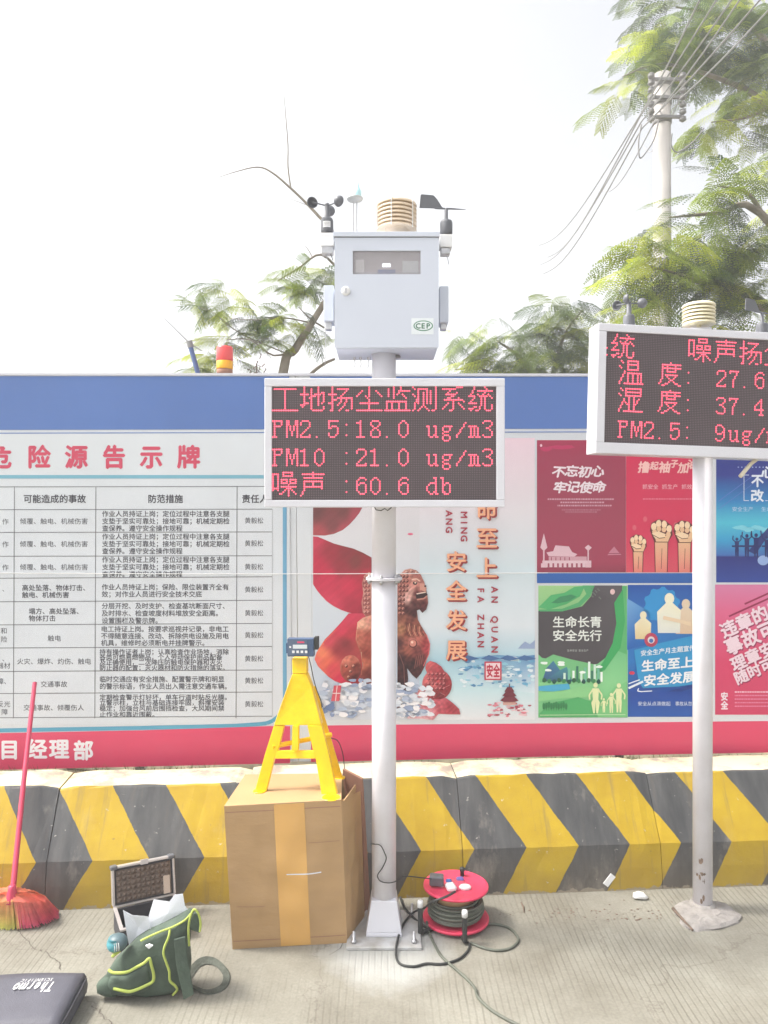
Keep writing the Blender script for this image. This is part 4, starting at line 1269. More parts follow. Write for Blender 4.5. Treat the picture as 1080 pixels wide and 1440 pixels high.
# 6: pink with tilted block writing
p = poster('pink poster with tilted white block writing at the lower right edge')
ik = Ink(HF, y=-0.0005)
ik.vgrad(1005.5, 1110, [(822, (214, 128, 168)), (860, (220, 104, 142)), (930, (216, 72, 110)), (1005, (206, 70, 104))], 1)
ik.build('sheet', p)
ik = Ink(HF, y=-0.0005)
S6 = lambda x, y: (740 + x / 3.176, 810 + y / 3.176)
for t, x, y, s in (('违章的后果', 868, 250, 24), ('事故可造成', 888, 325, 26), ('理章安全', 915, 400, 22), ('随时可能', 930, 462, 20)):
    a, b_ = S6(x, y)
    ik.text(t, a + 1.2, b_ + 1.6, s, s, (150, 44, 84), 2, 0.035, rot=24)
    ik.text(t, a, b_, s, s, (240, 214, 224), 3, 0.035, rot=24)
for k in range(2):
    a, b_ = S6(905 + 70 * k, 180 - 55 * k)
    ik.line([(a, b_), (1108, b_ - (1108 - a) * 0.45)], 2.4, (150, 40, 78), 2)
ik.text('安全', 1018.5, 973, 10.5, 12.5, (240, 224, 232), 2, 0.035, vert=True, step=12.5)
for y in (973, 978, 983, 988, 993):
    x = 1033
    while x < 1106:
        w = rr.uniform(1.2, 3.4)
        ik.rect(x, y - 0.9, x + w, y + 0.9, (240, 206, 218) if y < 975 else (226, 140, 166), 2)
        x += w + 0.8
ik.build('lettering', p)

# ------------------------------------------------------------------ LED dot characters
CJK = {
'工': ['...............', '.#############.'] + ['.......#.......'] * 11 + ['###############', '...............'],
'地': ['..#.......#....', '..#...#...#....', '..#...#...#....', '..#...#...#.##.', '#####.#.####.#.', '..#...###.#..#.', '..#..##...#..#.', '..#...#...#..#.', '..#...#...#..#.', '..###.#...#.#..', '###...#...#....', '.#....#......#.', '......#......#.', '.......######..', '...............'],
'扬': ['..#............', '..#..#######...', '..#.......#....', '..#......#.....', '#####...#......', '..#....#.......', '..#..#########.', '..###..#..#..#.', '..#....#..#..#.', '###...#..#...#.', '..#..#...#...#.', '..#.....#....#.', '..#....#.....#.', '.##...#...##...', '...............'],
'尘': ['.......#.......', '.......#.......', '...#...#...#...', '..#....#....#..', '.#.....#.....#.', '#....#.#......#', '......#........', '.......#.......', '.......#.......', '..###########..', '.......#.......', '.......#.......', '.......#.......', '###############', '...............'],
'监': ['.....#...#.....', '..#..#...#.....', '..#..#..#######', '..#..#..#......', '..#..#.#..#....', '..#..#.....#...', '.....#......#..', '...............', '.############..', '.#..#...#...#..', '.#..#...#...#..', '.#..#...#...#..', '.#..#...#...#..', '###############', '...............'],
'测': ['#............#.', '.#.######....#.', '...#....#.#..#.', '...#..#.#.#..#.', '#..#..#.#.#..#.', '.#.#..#.#.#..#.', '...#..#.#.#..#.', '..##..#.#.#..#.', '..##..#.#.#..#.', '.#.#..#.#.#..#.', '.#....#......#.', '.#...#.#.....#.', '.#..#...#....#.', '#..#.....#.##..', '...............'],
'系': ['.........####..', '.########......', '.....#.........', '....#....#.....', '...######......', '......##.......', '....##....#....', '..###########..', '.......#.....#.', '....#..#..#....', '...#...#...#...', '..#....#....#..', '.#.....#.....#.', '.....##........', '...............'],
'统': ['...#.....#.....', '...#......#....', '..#..#########.', '..#......#.....', '.#...#..#..#...', '####..#####.#..', '...#...#.#...#.', '..#....#.#.....', '.#.....#.#.....', '#####..#.#.....', '.......#.#...#.', '...##.#..#...#.', '###...#..#...#.', '.#..##....###..', '...............'],
'噪': ['......######...', '####..#....#...', '#..#..######...', '#..#...........', '#..#.####.####.', '#..#.#..#.#..#.', '#..#.####.####.', '#..#.....#.....', '#..#.#########.', '####....###....', '#..#...#.#.#...', '......#..#..#..', '....##...#...#.', '.........#.....', '...............'],
'声': ['.......#.......', '.#############.', '.......#.......', '..###########..', '...............', '..###########..', '..#....#....#..', '..#....#....#..', '..###########..', '..#.........#..', '..#............', '.#.............', '.#.............', '#..............', '...............'],
'温': ['.#...#######...', '..#..#.....#...', '.....#######...', '#....#.....#...', '.#...#.....#...', '.....#######...', '...#...........', '...#.#########.', '..#..#..#..#.#.', '..#..#..#..#.#.', '.#...#..#..#.#.', '.#...#..#..#.#.', '#....#..#..#.#.', '#..############', '...............'],
'度': ['.......#.......', '..############.', '..#..#....#....', '..############.', '..#..#....#....', '..#..######....', '..#............', '..#.########...', '..#..#....#....', '..#...#..#.....', '.#.....##......', '.#....#..#.....', '#...##....##...', '..##........##.', '...............'],
'湿': ['.#..##########.', '..#.#........#.', '....##########.', '#...#........#.', '.#..##########.', '......#..#.....', '...#..#..#..#..', '...#..#..#.#...', '..#.#.#..#.#...', '..#..##..##....', '.#....#..#.....', '.#....#..#.....', '#.....#..#.....', '#..############', '...............'],
}
ASC = {
'P': ['######.', '.#...#.', '.#...#.', '.####..', '.#.....', '.#.....', '.#.....', '.#.....', '.#.....', '###....'],
'M': ['##...##', '##...##', '##...##', '#.#.#.#', '#.#.#.#', '#.#.#.#', '#..#..#', '#..#..#', '#..#..#', '#.....#'],
'0': ['..##...', '.#..#..', '#....#.', '#....#.', '#....#.', '#....#.', '#....#.', '#....#.', '.#..#..', '..##...'],
'1': ['..#....', '###....', '..#....', '..#....', '..#....', '..#....', '..#....', '..#....', '..#....', '#####..'],
'2': ['.####..', '#....#.', '#....#.', '.....#.', '....#..', '...#...', '..#....', '.#.....', '#....#.', '######.'],
'3': ['.####..', '#....#.', '.....#.', '....#..', '..##...', '....#..', '.....#.', '.....#.', '#....#.', '.####..'],
'4': ['....#..', '...##..', '..#.#..', '.#..#..', '#...#..', '#...#..', '######.', '....#..', '....#..', '...###.'],
'5': ['######.', '#......', '#......', '#.###..', '##...#.', '.....#.', '.....#.', '#....#.', '#...#..', '.###...'],
'6': ['..###..', '.#...#.', '#......', '#.###..', '##...#.', '#....#.', '#....#.', '#....#.', '.#...#.', '..###..'],
'7': ['######.', '#...#..', '....#..', '...#...', '...#...', '..#....', '..#....', '..#....', '..#....', '..#....'],
'8': ['.####..', '#....#.', '#....#.', '.#..#..', '..##...', '.#..#..', '#....#.', '#....#.', '#....#.', '.####..'],
'9': ['.###...', '#...#..', '#....#.', '#....#.', '#...##.', '.###.#.', '.....#.', '.....#.', '#...#..', '.###...'],
'.': ['.......'] * 9 + ['.#.....'],
':': ['.......'] * 2 + ['..#....'] + ['.......'] * 5 + ['..#....', '.......'],
'u': ['.......'] * 3 + ['##..##.', '.#...#.', '.#...#.', '.#...#.', '.#...#.', '.#..##.', '..##.##'],
'g': ['.......'] * 3 + ['..#####', '.#...#.', '.#...#.', '..###..', '.#.....', '..###..', '.#...#.', '.#...#.', '..###..'],
'/': ['.......', '......#', '.....#.', '.....#.', '....#..', '...#...', '...#...', '..#....', '.#.....', '.#.....'],
'm': ['.......'] * 3 + ['#####..', '.#.#.#.', '.#.#.#.', '.#.#.#.', '.#.#.#.', '.#.#.#.', '###.###'],
'd': ['....##.', '.....#.', '.....#.', '..####.', '.#...#.', '#....#.', '#....#.', '#....#.', '.#..##.', '..##.##'],
'b': ['##.....', '.#.....', '.#.....', '.#.##..', '.##..#.', '.#...#.', '.#...#.', '.#...#.', '.##..#.', '..###..'],
}
def led_panel(lines, cols=128, rows=64):
    """lines: list of (row of first dot, list of (text, first column))"""
    on = np.zeros((rows, cols), bool)
    for r0, items in lines:
        for t, c0 in items:
            x = c0
            for ch in t:
                if ch in CJK: g, w, dy = CJK[ch], 16, 0
                elif ch in ASC: g, w, dy = ASC[ch], 8, 3
                else: g, w, dy = [], 8, 0
                for j, row in enumerate(g):
                    for i, q in enumerate(row):
                        if q == '#' and 0 <= x + i < cols and r0 + j + dy < rows: on[r0 + j + dy, x + i] = True
                x += w
    return on
def led_meshes(parent_obj, on, x0, z0, pitchx, pitchz, y):
    """x0,z0 = top left of the dot field"""
    a, b_ = MB(), MB()
    H, Wd = on.shape
    r = pitchx * 0.44
    for j in range(H):
        for i in range(Wd):
            cx_, cz_ = x0 + (i + 0.5) * pitchx, z0 - (j + 0.5) * pitchz
            if on[j, i]:
                a.add([(cx_ + r * math.cos(k * math.pi / 3), y - 0.0012, cz_ + r * math.sin(k * math.pi / 3)) for k in range(6)] + [(cx_, y - 0.0022, cz_)], [(k, (k + 1) % 6, 6) for k in range(6)])
            else:
                q = r * 0.66
                b_.add([(cx_ - q, y - 0.0008, cz_), (cx_, y - 0.0008, cz_ - q), (cx_ + q, y - 0.0008, cz_), (cx_, y - 0.0008, cz_ + q)], [(0, 1, 2, 3)])
    a.build('lit_dots', M['led_on'], parent_obj)['kind'] = 'stuff'
    b_.build('unlit_dots', M['led_off'], parent_obj)['kind'] = 'stuff'

def display(parent, m_local, w, h, dep, bl, br, bt, bb, on):
    """box with a raised rim round the recessed board; m_local places its front bottom-left corner. Parts hang on the root."""
    hs = MB()
    hs.box(0, w, 0.012, dep, 0, h)
    hs.box(0, w, 0, 0.0118, h - bt, h)
    hs.box(0, w, 0, 0.0118, 0, bb)
    hs.box(0, bl, 0, 0.0118, bb + 0.0002, h - bt - 0.0002)
    hs.box(w - br, w, 0, 0.0118, bb + 0.0002, h - bt - 0.0002)
    o = hs.build('display_housing', M['white_paint'], parent, bevel=0.003)
    o.matrix_local = m_local
    sc = MB().box(bl + 0.0005, w - br - 0.0005, 0.0065, 0.0116, bb + 0.0005, h - bt - 0.0005).build('screen', M['screen'], o)
    # seams between the plug-in boards
    H, Wd = on.shape
    led_meshes(o, on, bl, h - bt, (w - bl - br) / Wd, (h - bt - bb) / H, 0.0065)
    return o

def screw(mb, p, r=0.006, mi=0):
    mb.lathe([(r, 0), (r, 0.003), (r * 0.7, 0.005)], 10, p, mi)

def anemometer(parent, base, s, ang, label_sticker=True):
    """three cups on a dark body; base = centre of the body foot"""
    x, y, z = base
    b = MB().lathe([(0.026 * s, 0), (0.027 * s, 0.004 * s), (0.027 * s, 0.05 * s), (0.022 * s, 0.06 * s), (0.012 * s, 0.063 * s), (0.011 * s, 0.11 * s), (0.0085 * s, 0.116 * s)], 24, base)
    an = b.build('anemometer', M['dark_plastic'], parent)
    hub = Vector((x, y, z + 0.118 * s))
    for k in range(3):
        a = R(ang + 120 * k)
        dx, dy = math.cos(a), math.sin(a)
        tip = hub + Vector((dx, dy, 0)) * 0.066 * s
        MB().tube([hub + Vector((0, 0, -0.004)), tip], 0.003 * s, 6).build('cup_arm', M['dark_plastic'], an)
        # hemispherical cup opening along the tangent
        t = Vector((-dy, dx, 0))
        rot = t.to_track_quat('Z', 'Y').to_matrix().to_4x4()
        prof = [(0.004 * s, -0.024 * s)] + [(0.024 * s * math.sin(R(q)), -0.024 * s * math.cos(R(q))) for q in (20, 40, 60, 80, 90)] + [(0.0215 * s, 0.0), (0.019 * s, -0.010 * s), (0.010 * s, -0.019 * s), (0.002 * s, -0.021 * s)]
        MB().lathe(prof, 18, tip, 0, rot).build('cup', M['dark_plastic'], an)
    MB().lathe([(0.010 * s, -0.006 * s), (0.011 * s, 0), (0.009 * s, 0.006 * s), (0.003 * s, 0.009 * s)], 12, hub).build('hub', M['dark_plastic'], an)
    if label_sticker:
        st = MB()
        vs, fs = [], []
        for i in range(7):
            a = R(-125 + 70 * i / 6)
            for zz in (0.014, 0.040):
                vs.append((x + 0.0276 * s * math.cos(a), y + 0.0276 * s * math.sin(a), z + zz * s))
        for i in range(6):
            fs.append((2 * i, 2 * i + 2, 2 * i + 3, 2 * i + 1))
        st.add(vs, fs).build('sticker', M['white_plastic'], an)
        st = MB()
        for q in (0.021, 0.027, 0.033):
            vs, fs = [], []
            for i in range(5):
                a = R(-118 + 56 * i / 4)
                for zz in (q, q + 0.0018):
                    vs.append((x + 0.0279 * s * math.cos(a), y + 0.0279 * s * math.sin(a), z + zz * s))
            for i in range(4): fs.append((2 * i, 2 * i + 2, 2 * i + 3, 2 * i + 1))
            st.add(vs, fs)
        st.build('sticker_print', M['insulator'], an)
    return an

def shield(parent, base, r, h, nplates, m, rods=True):
    """stack of louvre dishes"""
    x, y, z = base
    g = MB().lathe([(r * 0.55, 0), (r * 0.55, h * 0.94)], 16, base).build('louvre_core', M['cardboard_dark'] if False else m, parent)
    st = h / nplates
    for i in range(nplates):
        zz = z + i * st
        pr = [(r * 0.55, st * 0.35), (r * 0.99, 0.0), (r, st * 0.14), (r * 0.98, st * 0.30), (r * 0.88, st * 0.78), (r * 0.55, st * 0.82)]
        if i == nplates - 1: pr = [(r * 0.55, st * 0.35), (r * 0.99, 0.0), (r, st * 0.2), (r * 0.97, st * 0.6), (r * 0.85, st * 0.95), (r * 0.4, st * 1.1), (0.004, st * 1.15)]
        MB().lathe(pr, 32, (x, y, zz)).build('louvre_plate', m, g)
    if rods:
        for a in (200, 255, 320):
            px_, py_ = x + r * 1.0 * math.cos(R(a)), y + r * 1.0 * math.sin(R(a))
            MB().tube([(px_, py_, z - 0.004), (px_, py_, z + h * 1.04)], 0.0022, 6).build('tie_rod', M['white_plastic'], g)
    return g

def vane(parent, base, s, yaw):
    x, y, z = base
    v = MB().lathe([(0.026 * s, 0), (0.027 * s, 0.004 * s), (0.027 * s, 0.046 * s), (0.024 * s, 0.055 * s), (0.008 * s, 0.06 * s), (0.0075 * s, 0.105 * s), (0.005 * s, 0.11 * s)], 24, base).build('wind_vane', M['dark_plastic'], parent)
    rot = Matrix.Translation((x, y, z + 0.108 * s)) @ Matrix.Rotation(R(yaw), 4, 'Z')
    MB().prism([(-0.115 * s, 0.0), (-0.11 * s, 0.055 * s), (-0.105 * s, 0.058 * s), (-0.055 * s, 0.055 * s), (-0.04 * s, 0.04 * s), (-0.02 * s, 0.008 * s), (-0.01 * s, 0.0)], -0.002 * s, 0.002 * s, 0, rot).build('tail_fin', M['dark_plastic'], v)
    MB().tube([rot @ Vector((-0.05 * s, 0, 0)), rot @ Vector((0.03 * s, 0, 0)), rot @ Vector((0.085 * s, 0, -0.002))], [0.004 * s, 0.004 * s, 0.0012 * s], 8).build('pointer', M['dark_plastic'], v)
    return v

# ------------------------------------------------------------------ dust monitoring station, centre
YP = 3.31
PX = W(540, 720, YP).x
st1 = empty('monitoring_station', (PX, YP, 0))
tag(st1, 'dust monitoring station on the thick white pole, with a cabinet above its LED board', 'dust monitor', 'dust monitoring stations with LED boards')
def L1(v): return Vector(v) - Vector((PX, YP, 0))
rp = 0.052
zf = CH + (CY - 815) / F * (YP - rp)
MB().lathe([(rp, 0.12), (rp, zf - 0.006)], 40).build('lower_pole', M['pole_paint'], st1)
ztop1 = CH + (CY - 500) / F * YP + 0.02
MB().lathe([(rp * 0.985, zf + 0.006), (rp * 0.985, ztop1)], 40).build('upper_pole', M['pole_paint'], st1)
fl = MB().lathe([(rp, zf - 0.0055), (rp + 0.026, zf - 0.005), (rp + 0.026, zf - 0.0005), (rp, zf - 0.0004)], 40)
fl.lathe([(rp, zf + 0.0004), (rp + 0.026, zf + 0.0005), (rp + 0.026, zf + 0.005), (rp, zf + 0.0055)], 40)
flo = fl.build('pole_flange', M['pole_paint'], st1)
for k in range(6):
    a = R(60 * k + 20)
    x, y = (rp + 0.015) * math.cos(a), (rp + 0.015) * math.sin(a)
    b = MB().lathe([(0.0085, 0), (0.0085, 0.007), (0.005, 0.008), (0.005, 0.013)], 6, (x, y, zf + 0.0052))
    b.lathe([(0.005, -0.022), (0.005, -0.016), (0.0085, -0.015), (0.0085, -0.0056)], 6, (x, y, zf))
    b.build('bolt', M['steel'], flo)
# flared foot: four gussets closed into a pyramid
w0, w1 = 0.076, 0.054
mb = MB()
mb.hexa([(-w0, -w0, 0.014), (w0, -w0, 0.014), (w0, w0, 0.014), (-w0, w0, 0.014)], [(-w0 * 0.99, -w0 * 0.99, 0.03), (w0 * 0.99, -w0 * 0.99, 0.03), (w0 * 0.99, w0 * 0.99, 0.03), (-w0 * 0.99, w0 * 0.99, 0.03)])
mb.hexa([(-w0 * 0.985, -w0 * 0.985, 0.0302), (w0 * 0.985, -w0 * 0.985, 0.0302), (w0 * 0.985, w0 * 0.985, 0.0302), (-w0 * 0.985, w0 * 0.985, 0.0302)], [(-w1, -w1, 0.155), (w1, -w1, 0.155), (w1, w1, 0.155), (-w1, w1, 0.155)])
mb.build('flared_foot', M['white_paint'], st1, bevel=0.004)
MB().box(-0.155, 0.155, -0.15, 0.15, 0.0, 0.0135).build('base_plate', mat('base_plate_paint', (0.5, 0.51, 0.52), 0.5, var=0.18, scale=14, dirt=(0.34, 0.32, 0.29)), st1, bevel=0.003)
for x, y in ((-0.125, -0.115), (0.125, -0.115), (-0.125, 0.115), (0.125, 0.115)):
    b = MB().lathe([(0.012, 0), (0.012, 0.011), (0.0065, 0.0115), (0.0065, 0.045), (0.004, 0.048)], 6, (x, y, 0.0135))
    b.build('anchor_bolt', M['steel'], st1)
# LED board
on1 = led_panel([(0, [('工地扬尘监测系统', 0)]), (16, [('PM2.5:18.0 ug/m3', 0)]), (32, [('PM10 :21.0 ug/m3', 0)]), (48, [('噪声 :60.6 db', 0)])])
YS = 3.15
s_ = YS / F
o0 = W(371.7, 713.2, YS)
disp1 = display(st1, Matrix.Translation(L1(o0)), 338.3 * s_, 181.5 * s_, 0.098, 10.5 * s_, 11.8 * s_, 11.5 * s_, 10.0 * s_, on1)
for dz in (0.12, 0.40):
    z = o0.z + dz
    MB().box(-0.09, 0.09, YS + 0.1 - YP - 0.0015, YS + 0.106 - YP + 0.004, z - 0.015, z + 0.015).build('board_clamp', M['steel'], st1)
# small cable loop hanging under the board
pts = [W(px, py, 3.22) for px, py in ((526, 712), (529, 717), (536, 718), (541, 715), (545, 718), (550, 714), (552, 711))]
MB().tube([L1(p) for p in pts], 0.0025, 6).build('cable_loop', M['black_rubber'], st1)

# cabinet
YC = 3.18
sc_ = YC / F
cb0 = W(470.5, 488.5, YC)
cx0, cz0 = cb0.x - PX, cb0.z
cw, chh, cd = 146.5 * sc_, 161 * sc_, 0.25
yc = YC - YP
cab = MB().box(cx0 + 0.004, cx0 + cw - 0.004, yc + 0.014, yc + cd, cz0 - 0.004, cz0 + chh - 0.002).build('cabinet', M['cab_paint'], st1, bevel=0.004)
# door with a window opening: four strips round it
wx0, wx1 = 25.5 * sc_, 121 * sc_
wz1, wz0 = chh - 25 * sc_, chh - 58 * sc_
dmb = MB()
D0, D1 = yc, yc + 0.0135
dmb.box(cx0, cx0 + cw, D0, D1, cz0, cz0 + wz0)
dmb.box(cx0, cx0 + cw, D0, D1, cz0 + wz1, cz0 + chh - 6 * sc_)
dmb.box(cx0, cx0 + wx0, D0, D1, cz0 + wz0 + 0.0002, cz0 + wz1 - 0.0002)
dmb.box(cx0 + wx1, cx0 + cw, D0, D1, cz0 + wz0 + 0.0002, cz0 + wz1 - 0.0002)
door = dmb.build('cabinet_door', M['cab_paint'], st1)
MB().box(cx0 + wx0 - 0.001, cx0 + wx1 + 0.001, D0 + 0.0055, D0 + 0.008, cz0 + wz0 - 0.001, cz0 + wz1 + 0.001).build('window_pane', M['glass'], door)
MB().box(cx0 + wx0 - 0.001, cx0 + wx1 + 0.001, D0 + 0.0115, D0 + 0.0133, cz0 + wz0 - 0.001, cz0 + wz1 + 0.001).build('instrument_board', mat('instrument_board', (0.46, 0.42, 0.45), 0.7, var=0.2, scale=18), door)
X_ = lambda px: cx0 + (px - 470.5) * sc_
Z_ = lambda py: cz0 + (488.5 - py) * sc_
MB().box(X_(531), X_(556), D0 + 0.0092, D0 + 0.0113, Z_(384), Z_(378)).build('instrument', M['blue_plastic'], door)
mb = MB()
for k in range(3): mb.box(X_(538 + 4 * k), X_(541 + 4 * k), D0 + 0.0085, D0 + 0.009, Z_(374.5), Z_(369.5))
mb.build('instrument_readout', mat('lit_white_digits', (0.9, 0.95, 1.0), 0.4, var=0.0, emit=0.9), door)
MB().box(X_(500), X_(512), D0 + 0.0092, D0 + 0.0113, Z_(382), Z_(364)).build('instrument', M['white_plastic'], door)
MB().box(X_(566), X_(588), D0 + 0.0092, D0 + 0.0113, Z_(382), Z_(366)).build('instrument', M['lcd'], door)
rotx = Matrix.Rotation(R(90), 4, 'X')
MB().lathe([(0.019, 0), (0.019, 0.004), (0.016, 0.008), (0.008, 0.0095)], 24, (X_(486.5), D0, Z_(409.5)), 0, rotx).build('door_lock', M['white_plastic'], door)
MB().box(X_(485), X_(488), D0 - 0.011, D0 - 0.0092, Z_(413), Z_(406)).build('lock_key_slot', M['steel'], door)
# oval company sticker
CF = Frame((PX, YC, 0))
CF2 = Frame((0, YC, 0))
ik = Ink(Frame((PX, YP, 0)), y=D0 - 0.0002)
ik.poly([(577, 458), (607, 458), (607, 480), (577, 480)], (226, 232, 236), 1)
ell = lambda rx, ry, n=28: [(593 + rx * math.cos(2 * math.pi * k / n), 468.5 + ry * math.sin(2 * math.pi * k / n)) for k in range(n)]
ik.poly(ell(13.2, 7.2), (84, 140, 112), 2)
ik.poly(ell(11.8, 5.9), (228, 234, 236), 3)
ik.text('CEP', 582.6, 468.6, 6.6, 7.2, (70, 120, 96), 4, 0.03, latin=True, step=6.9)
ik.build('oval_sticker', door)
# lid with overhang
MB().box(cx0 - 0.006, cx0 + cw + 0.004, yc - 0.006, yc + cd + 0.008, cz0 + chh - 0.0165, cz0 + chh + 0.004).build('cabinet_lid', M['cab_paint'], st1, bevel=0.002)
mb = MB().box(cx0 - 0.002, cx0 + cw + 0.001, yc - 0.0015, yc + 0.013, cz0 + chh - 0.0195, cz0 + chh - 0.0168)
mb.build('door_seal', M['dark_plastic'], st1)
# side brackets for anemometer and vane, side boxes
zt = cz0 + chh
def side(px0, px1, py0, py1, y0, y1, name, m, bev=0.003):
    a = W(px0, py1, YC + y0); b = W(px1, py0, YC + y0)
    return MB().box(a.x - PX, b.x - PX, YC + y0 - YP, YC + y1 - YP, a.z, b.z).build(name, m, st1, bevel=bev)
side(450.5, 469.5, 327, 345.5, 0.08, 0.14, 'side_bracket', M['white_plastic'])
side(618.5, 636, 329, 347, 0.08, 0.14, 'side_bracket', M['white_plastic'])
side(452, 468.5, 346, 356, 0.085, 0.13, 'junction_cup', M['steel'])
side(620, 633, 348, 357, 0.085, 0.13, 'junction_cup', M['steel'])
side(455, 469.2, 401, 451, 0.07, 0.17, 'side_box', M['cab_paint'])
side(618, 631, 402, 453, 0.07, 0.17, 'side_box', M['cab_paint'])
side(457, 466, 452, 463, 0.09, 0.13, 'side_box_gland', M['steel'])
side(619.5, 628, 454, 463, 0.09, 0.13, 'side_box_gland', M['steel'])
pa = W(460, 327, YC + 0.11)
anemometer(st1, L1(pa), 1.0, 205)
pv = W(627.5, 329, YC + 0.11)
vane(st1, L1(pv), 1.0, 4)
ps = W(557.5, 324, YC + 0.13)
shield(st1, L1(ps) + Vector((0, 0, -0.002)), 0.088, 0.118, 7, M['cream'])
# sampling inlet: two thin rods, a dish and a pale jar
pi_ = L1(W(499, 323, YC + 0.11))
inl = MB().lathe([(0.008, 0), (0.03, 0.006), (0.035, 0.012), (0.034, 0.018), (0.028, 0.019)], 24, pi_ + Vector((0, 0, 0.118))).build('sampling_inlet', mat('inlet_dish', (0.45, 0.47, 0.48), 0.4, var=0.1), st1)
for dx in (-0.006, 0.008):
    MB().tube([pi_ + Vector((dx, 0, -0.01)), pi_ + Vector((dx, 0, 0.12))], 0.0028, 8).build('inlet_rod', M['steel'], inl)
MB().lathe([(0.008, 0), (0.016, 0.002), (0.016, 0.028), (0.010, 0.036), (0.004, 0.055), (0.002, 0.08)], 18, pi_ + Vector((0.012, 0, 0.137))).build('inlet_jar', mat('pale_aqua_plastic', (0.5, 0.78, 0.84), 0.3, var=0.05), inl)
for pxs, m_ in (((461, 345, 458, 372), 'steel'), ((464, 356, 468, 366), 'black_rubber'), ((627, 356, 631, 372), 'steel')):
    a = L1(W(pxs[0], pxs[1], YC + 0.10)); b = L1(W(pxs[2], pxs[3], YC + 0.10))
    MB().tube([a, (a + b) / 2 + Vector((0.003, 0, -0.004)), b], 0.0018, 6).build('sensor_wire', M[m_], st1)
MB().tube([L1(W(458, 462, YC + 0.11)), L1(W(457.5, 500, YC + 0.13)), L1(W(457, 516, YC + 0.2))], 0.0016, 6).build('sensor_wire', M['steel'], st1)
for px in (498.5, 507, 518):
    a = L1(W(px, 503, YC + 0.19))
    g_ = MB().lathe([(0.0085, 0.03), (0.0085, 0.012), (0.006, 0.01), (0.0055, 0.0), (0.002, -0.004)][::-1], 10, a + Vector((0, 0, -0.008)))
    g_.tube([a + Vector((0, 0, -0.008)), a + Vector((0.003, 0, -0.03)), a + Vector((-0.004, 0.004, -0.045))], 0.0018, 6)
    g_.build('cable_gland', M['steel'], st1)
MB().lathe([(0.004, -0.006), (0.022, -0.004), (0.024, 0.0), (0.02, 0.006)], 18, L1(W(556, 504, YC + 0.14)) + Vector((0, 0, 0.006))).build('vent_cap', M['insulator'], st1)
# thin cable that comes round the pole near its foot
pts = [(521, 1187, 3.30), (527, 1187, 3.25), (535, 1189, 3.252), (541, 1200, 3.252), (543, 1208, 3.252), (538, 1220, 3.252), (531, 1231, 3.252), (535, 1239, 3.252), (545, 1241.5, 3.25), (555, 1240, 3.25), (562, 1235, 3.27), (570, 1232, 3.29), (590, 1234, 3.32), (607, 1236, 3.34)]
def smooth(pts, n=6):
    P = [Vector(p) for p in pts]
    out = []
    for i in range(len(P) - 1):
        p0, p1, p2, p3 = P[max(i - 1, 0)], P[i], P[i + 1], P[min(i + 2, len(P) - 1)]
        for k in range(n):
            t = k / n
            out.append(0.5 * ((2 * p1) + (p2 - p0) * t + (2 * p0 - 5 * p1 + 4 * p2 - p3) * t * t + (3 * p1 - p0 - 3 * p2 + p3) * t ** 3))
    out.append(P[-1])
    return out
o = MB().tube(smooth([W(*p) for p in pts]), 0.0022, 6).build('adapter_cord', M['black_rubber'])
tag(o, 'thin black cord looping past the thick white pole to the adapter on the reel', 'cord')

# ------------------------------------------------------------------ second station, right
YP2 = 3.50
P2X = W(988, 720, YP2).x
st2 = empty('monitoring_station', (P2X, YP2, 0))
tag(st2, 'tilted LED board on the thin white pole, with small sensors along its top', 'dust monitor', 'dust monitoring stations with LED boards')
rp2 = 0.0425
DF = Frame(W(1001, 550, 3.42), 7.0, -1.4)
DFl = Matrix.Translation((-P2X, -YP2, 0)) @ DF.m
on2 = led_panel([(1, [('系统', -13), ('噪声扬尘', 50)]), (16, [('温', 8), ('度', 32), (':', 48), ('27.6', 68)]), (32, [('湿', 8), ('度', 32), (':', 48), ('37.4', 68)]), (48, [('PM2.5:', 8), ('9ug/m3', 68)])])
x0, zt_ = DF.uv(853.7, 465.5)
_, zb_ = DF.uv(851.5, 622)
hh = zt_ - zb_
pit = hh / 64
xl, _ = DF.uv(840, 540)
_, zo1 = DF.uv(845, 454)
_, zo0 = DF.uv(835, 637)
w2 = (x0 - xl) * 2 + 128 * pit
disp2 = display(st2, DFl @ Matrix.Translation((xl, 0, zo0)), w2, zo1 - zo0, 0.11, x0 - xl, x0 - xl, zo1 - zt_, zb_ - zo0, on2)
zbot2 = (CH + (CY - 640) / F * (YP2)) + 0.2
MB().lathe([(rp2, 0.02), (rp2, zbot2 + 0.3)], 32).build('pole', M['pole_paint'], st2)
for dz in (0.1, 0.33): MB().box(-0.07, 0.07, -0.05, -0.043, zbot2 - 0.2 + dz, zbot2 - 0.17 + dz).build('board_clamp', M['steel'], st2)
# chipped paint near the foot of the pole
mb = MB()
rr = random.Random(3)
for (px, py, w, h) in ((981, 1212, 7, 14), (984, 1226, 8, 10), (979, 1236, 6, 12), (985, 1240, 3, 8), (983, 1266, 9, 13), (992, 1276, 5, 4), (978, 1282, 4, 3)):
    for _ in range(3):
        a0 = math.asin(max(-0.95, min(0.95, ((px + rr.uniform(-2, 2) - 988.5) / 13.3))))
        zc = CH - (py + rr.uniform(-4, 4) - 720) / F * (YP2 - rp2)
        aw, hw = rr.uniform(0.3, 0.6) * w / 26, rr.uniform(0.15, 0.4) * h / F * 3.4
        vs = []
        for k in range(9):
            t = 2 * math.pi * k / 9
            q = rr.uniform(0.6, 1.1)
            a = a0 + aw * q * math.cos(t)
            vs.append(((rp2 + 0.0006) * math.sin(a), -(rp2 + 0.0006) * math.cos(a), zc + hw * q * math.sin(t)))
        mb.add(vs, [tuple(range(9))])
mb.build('paint_chips', M['rust'], st2)
def L2(v): return Vector(v) - Vector((P2X, YP2, 0))
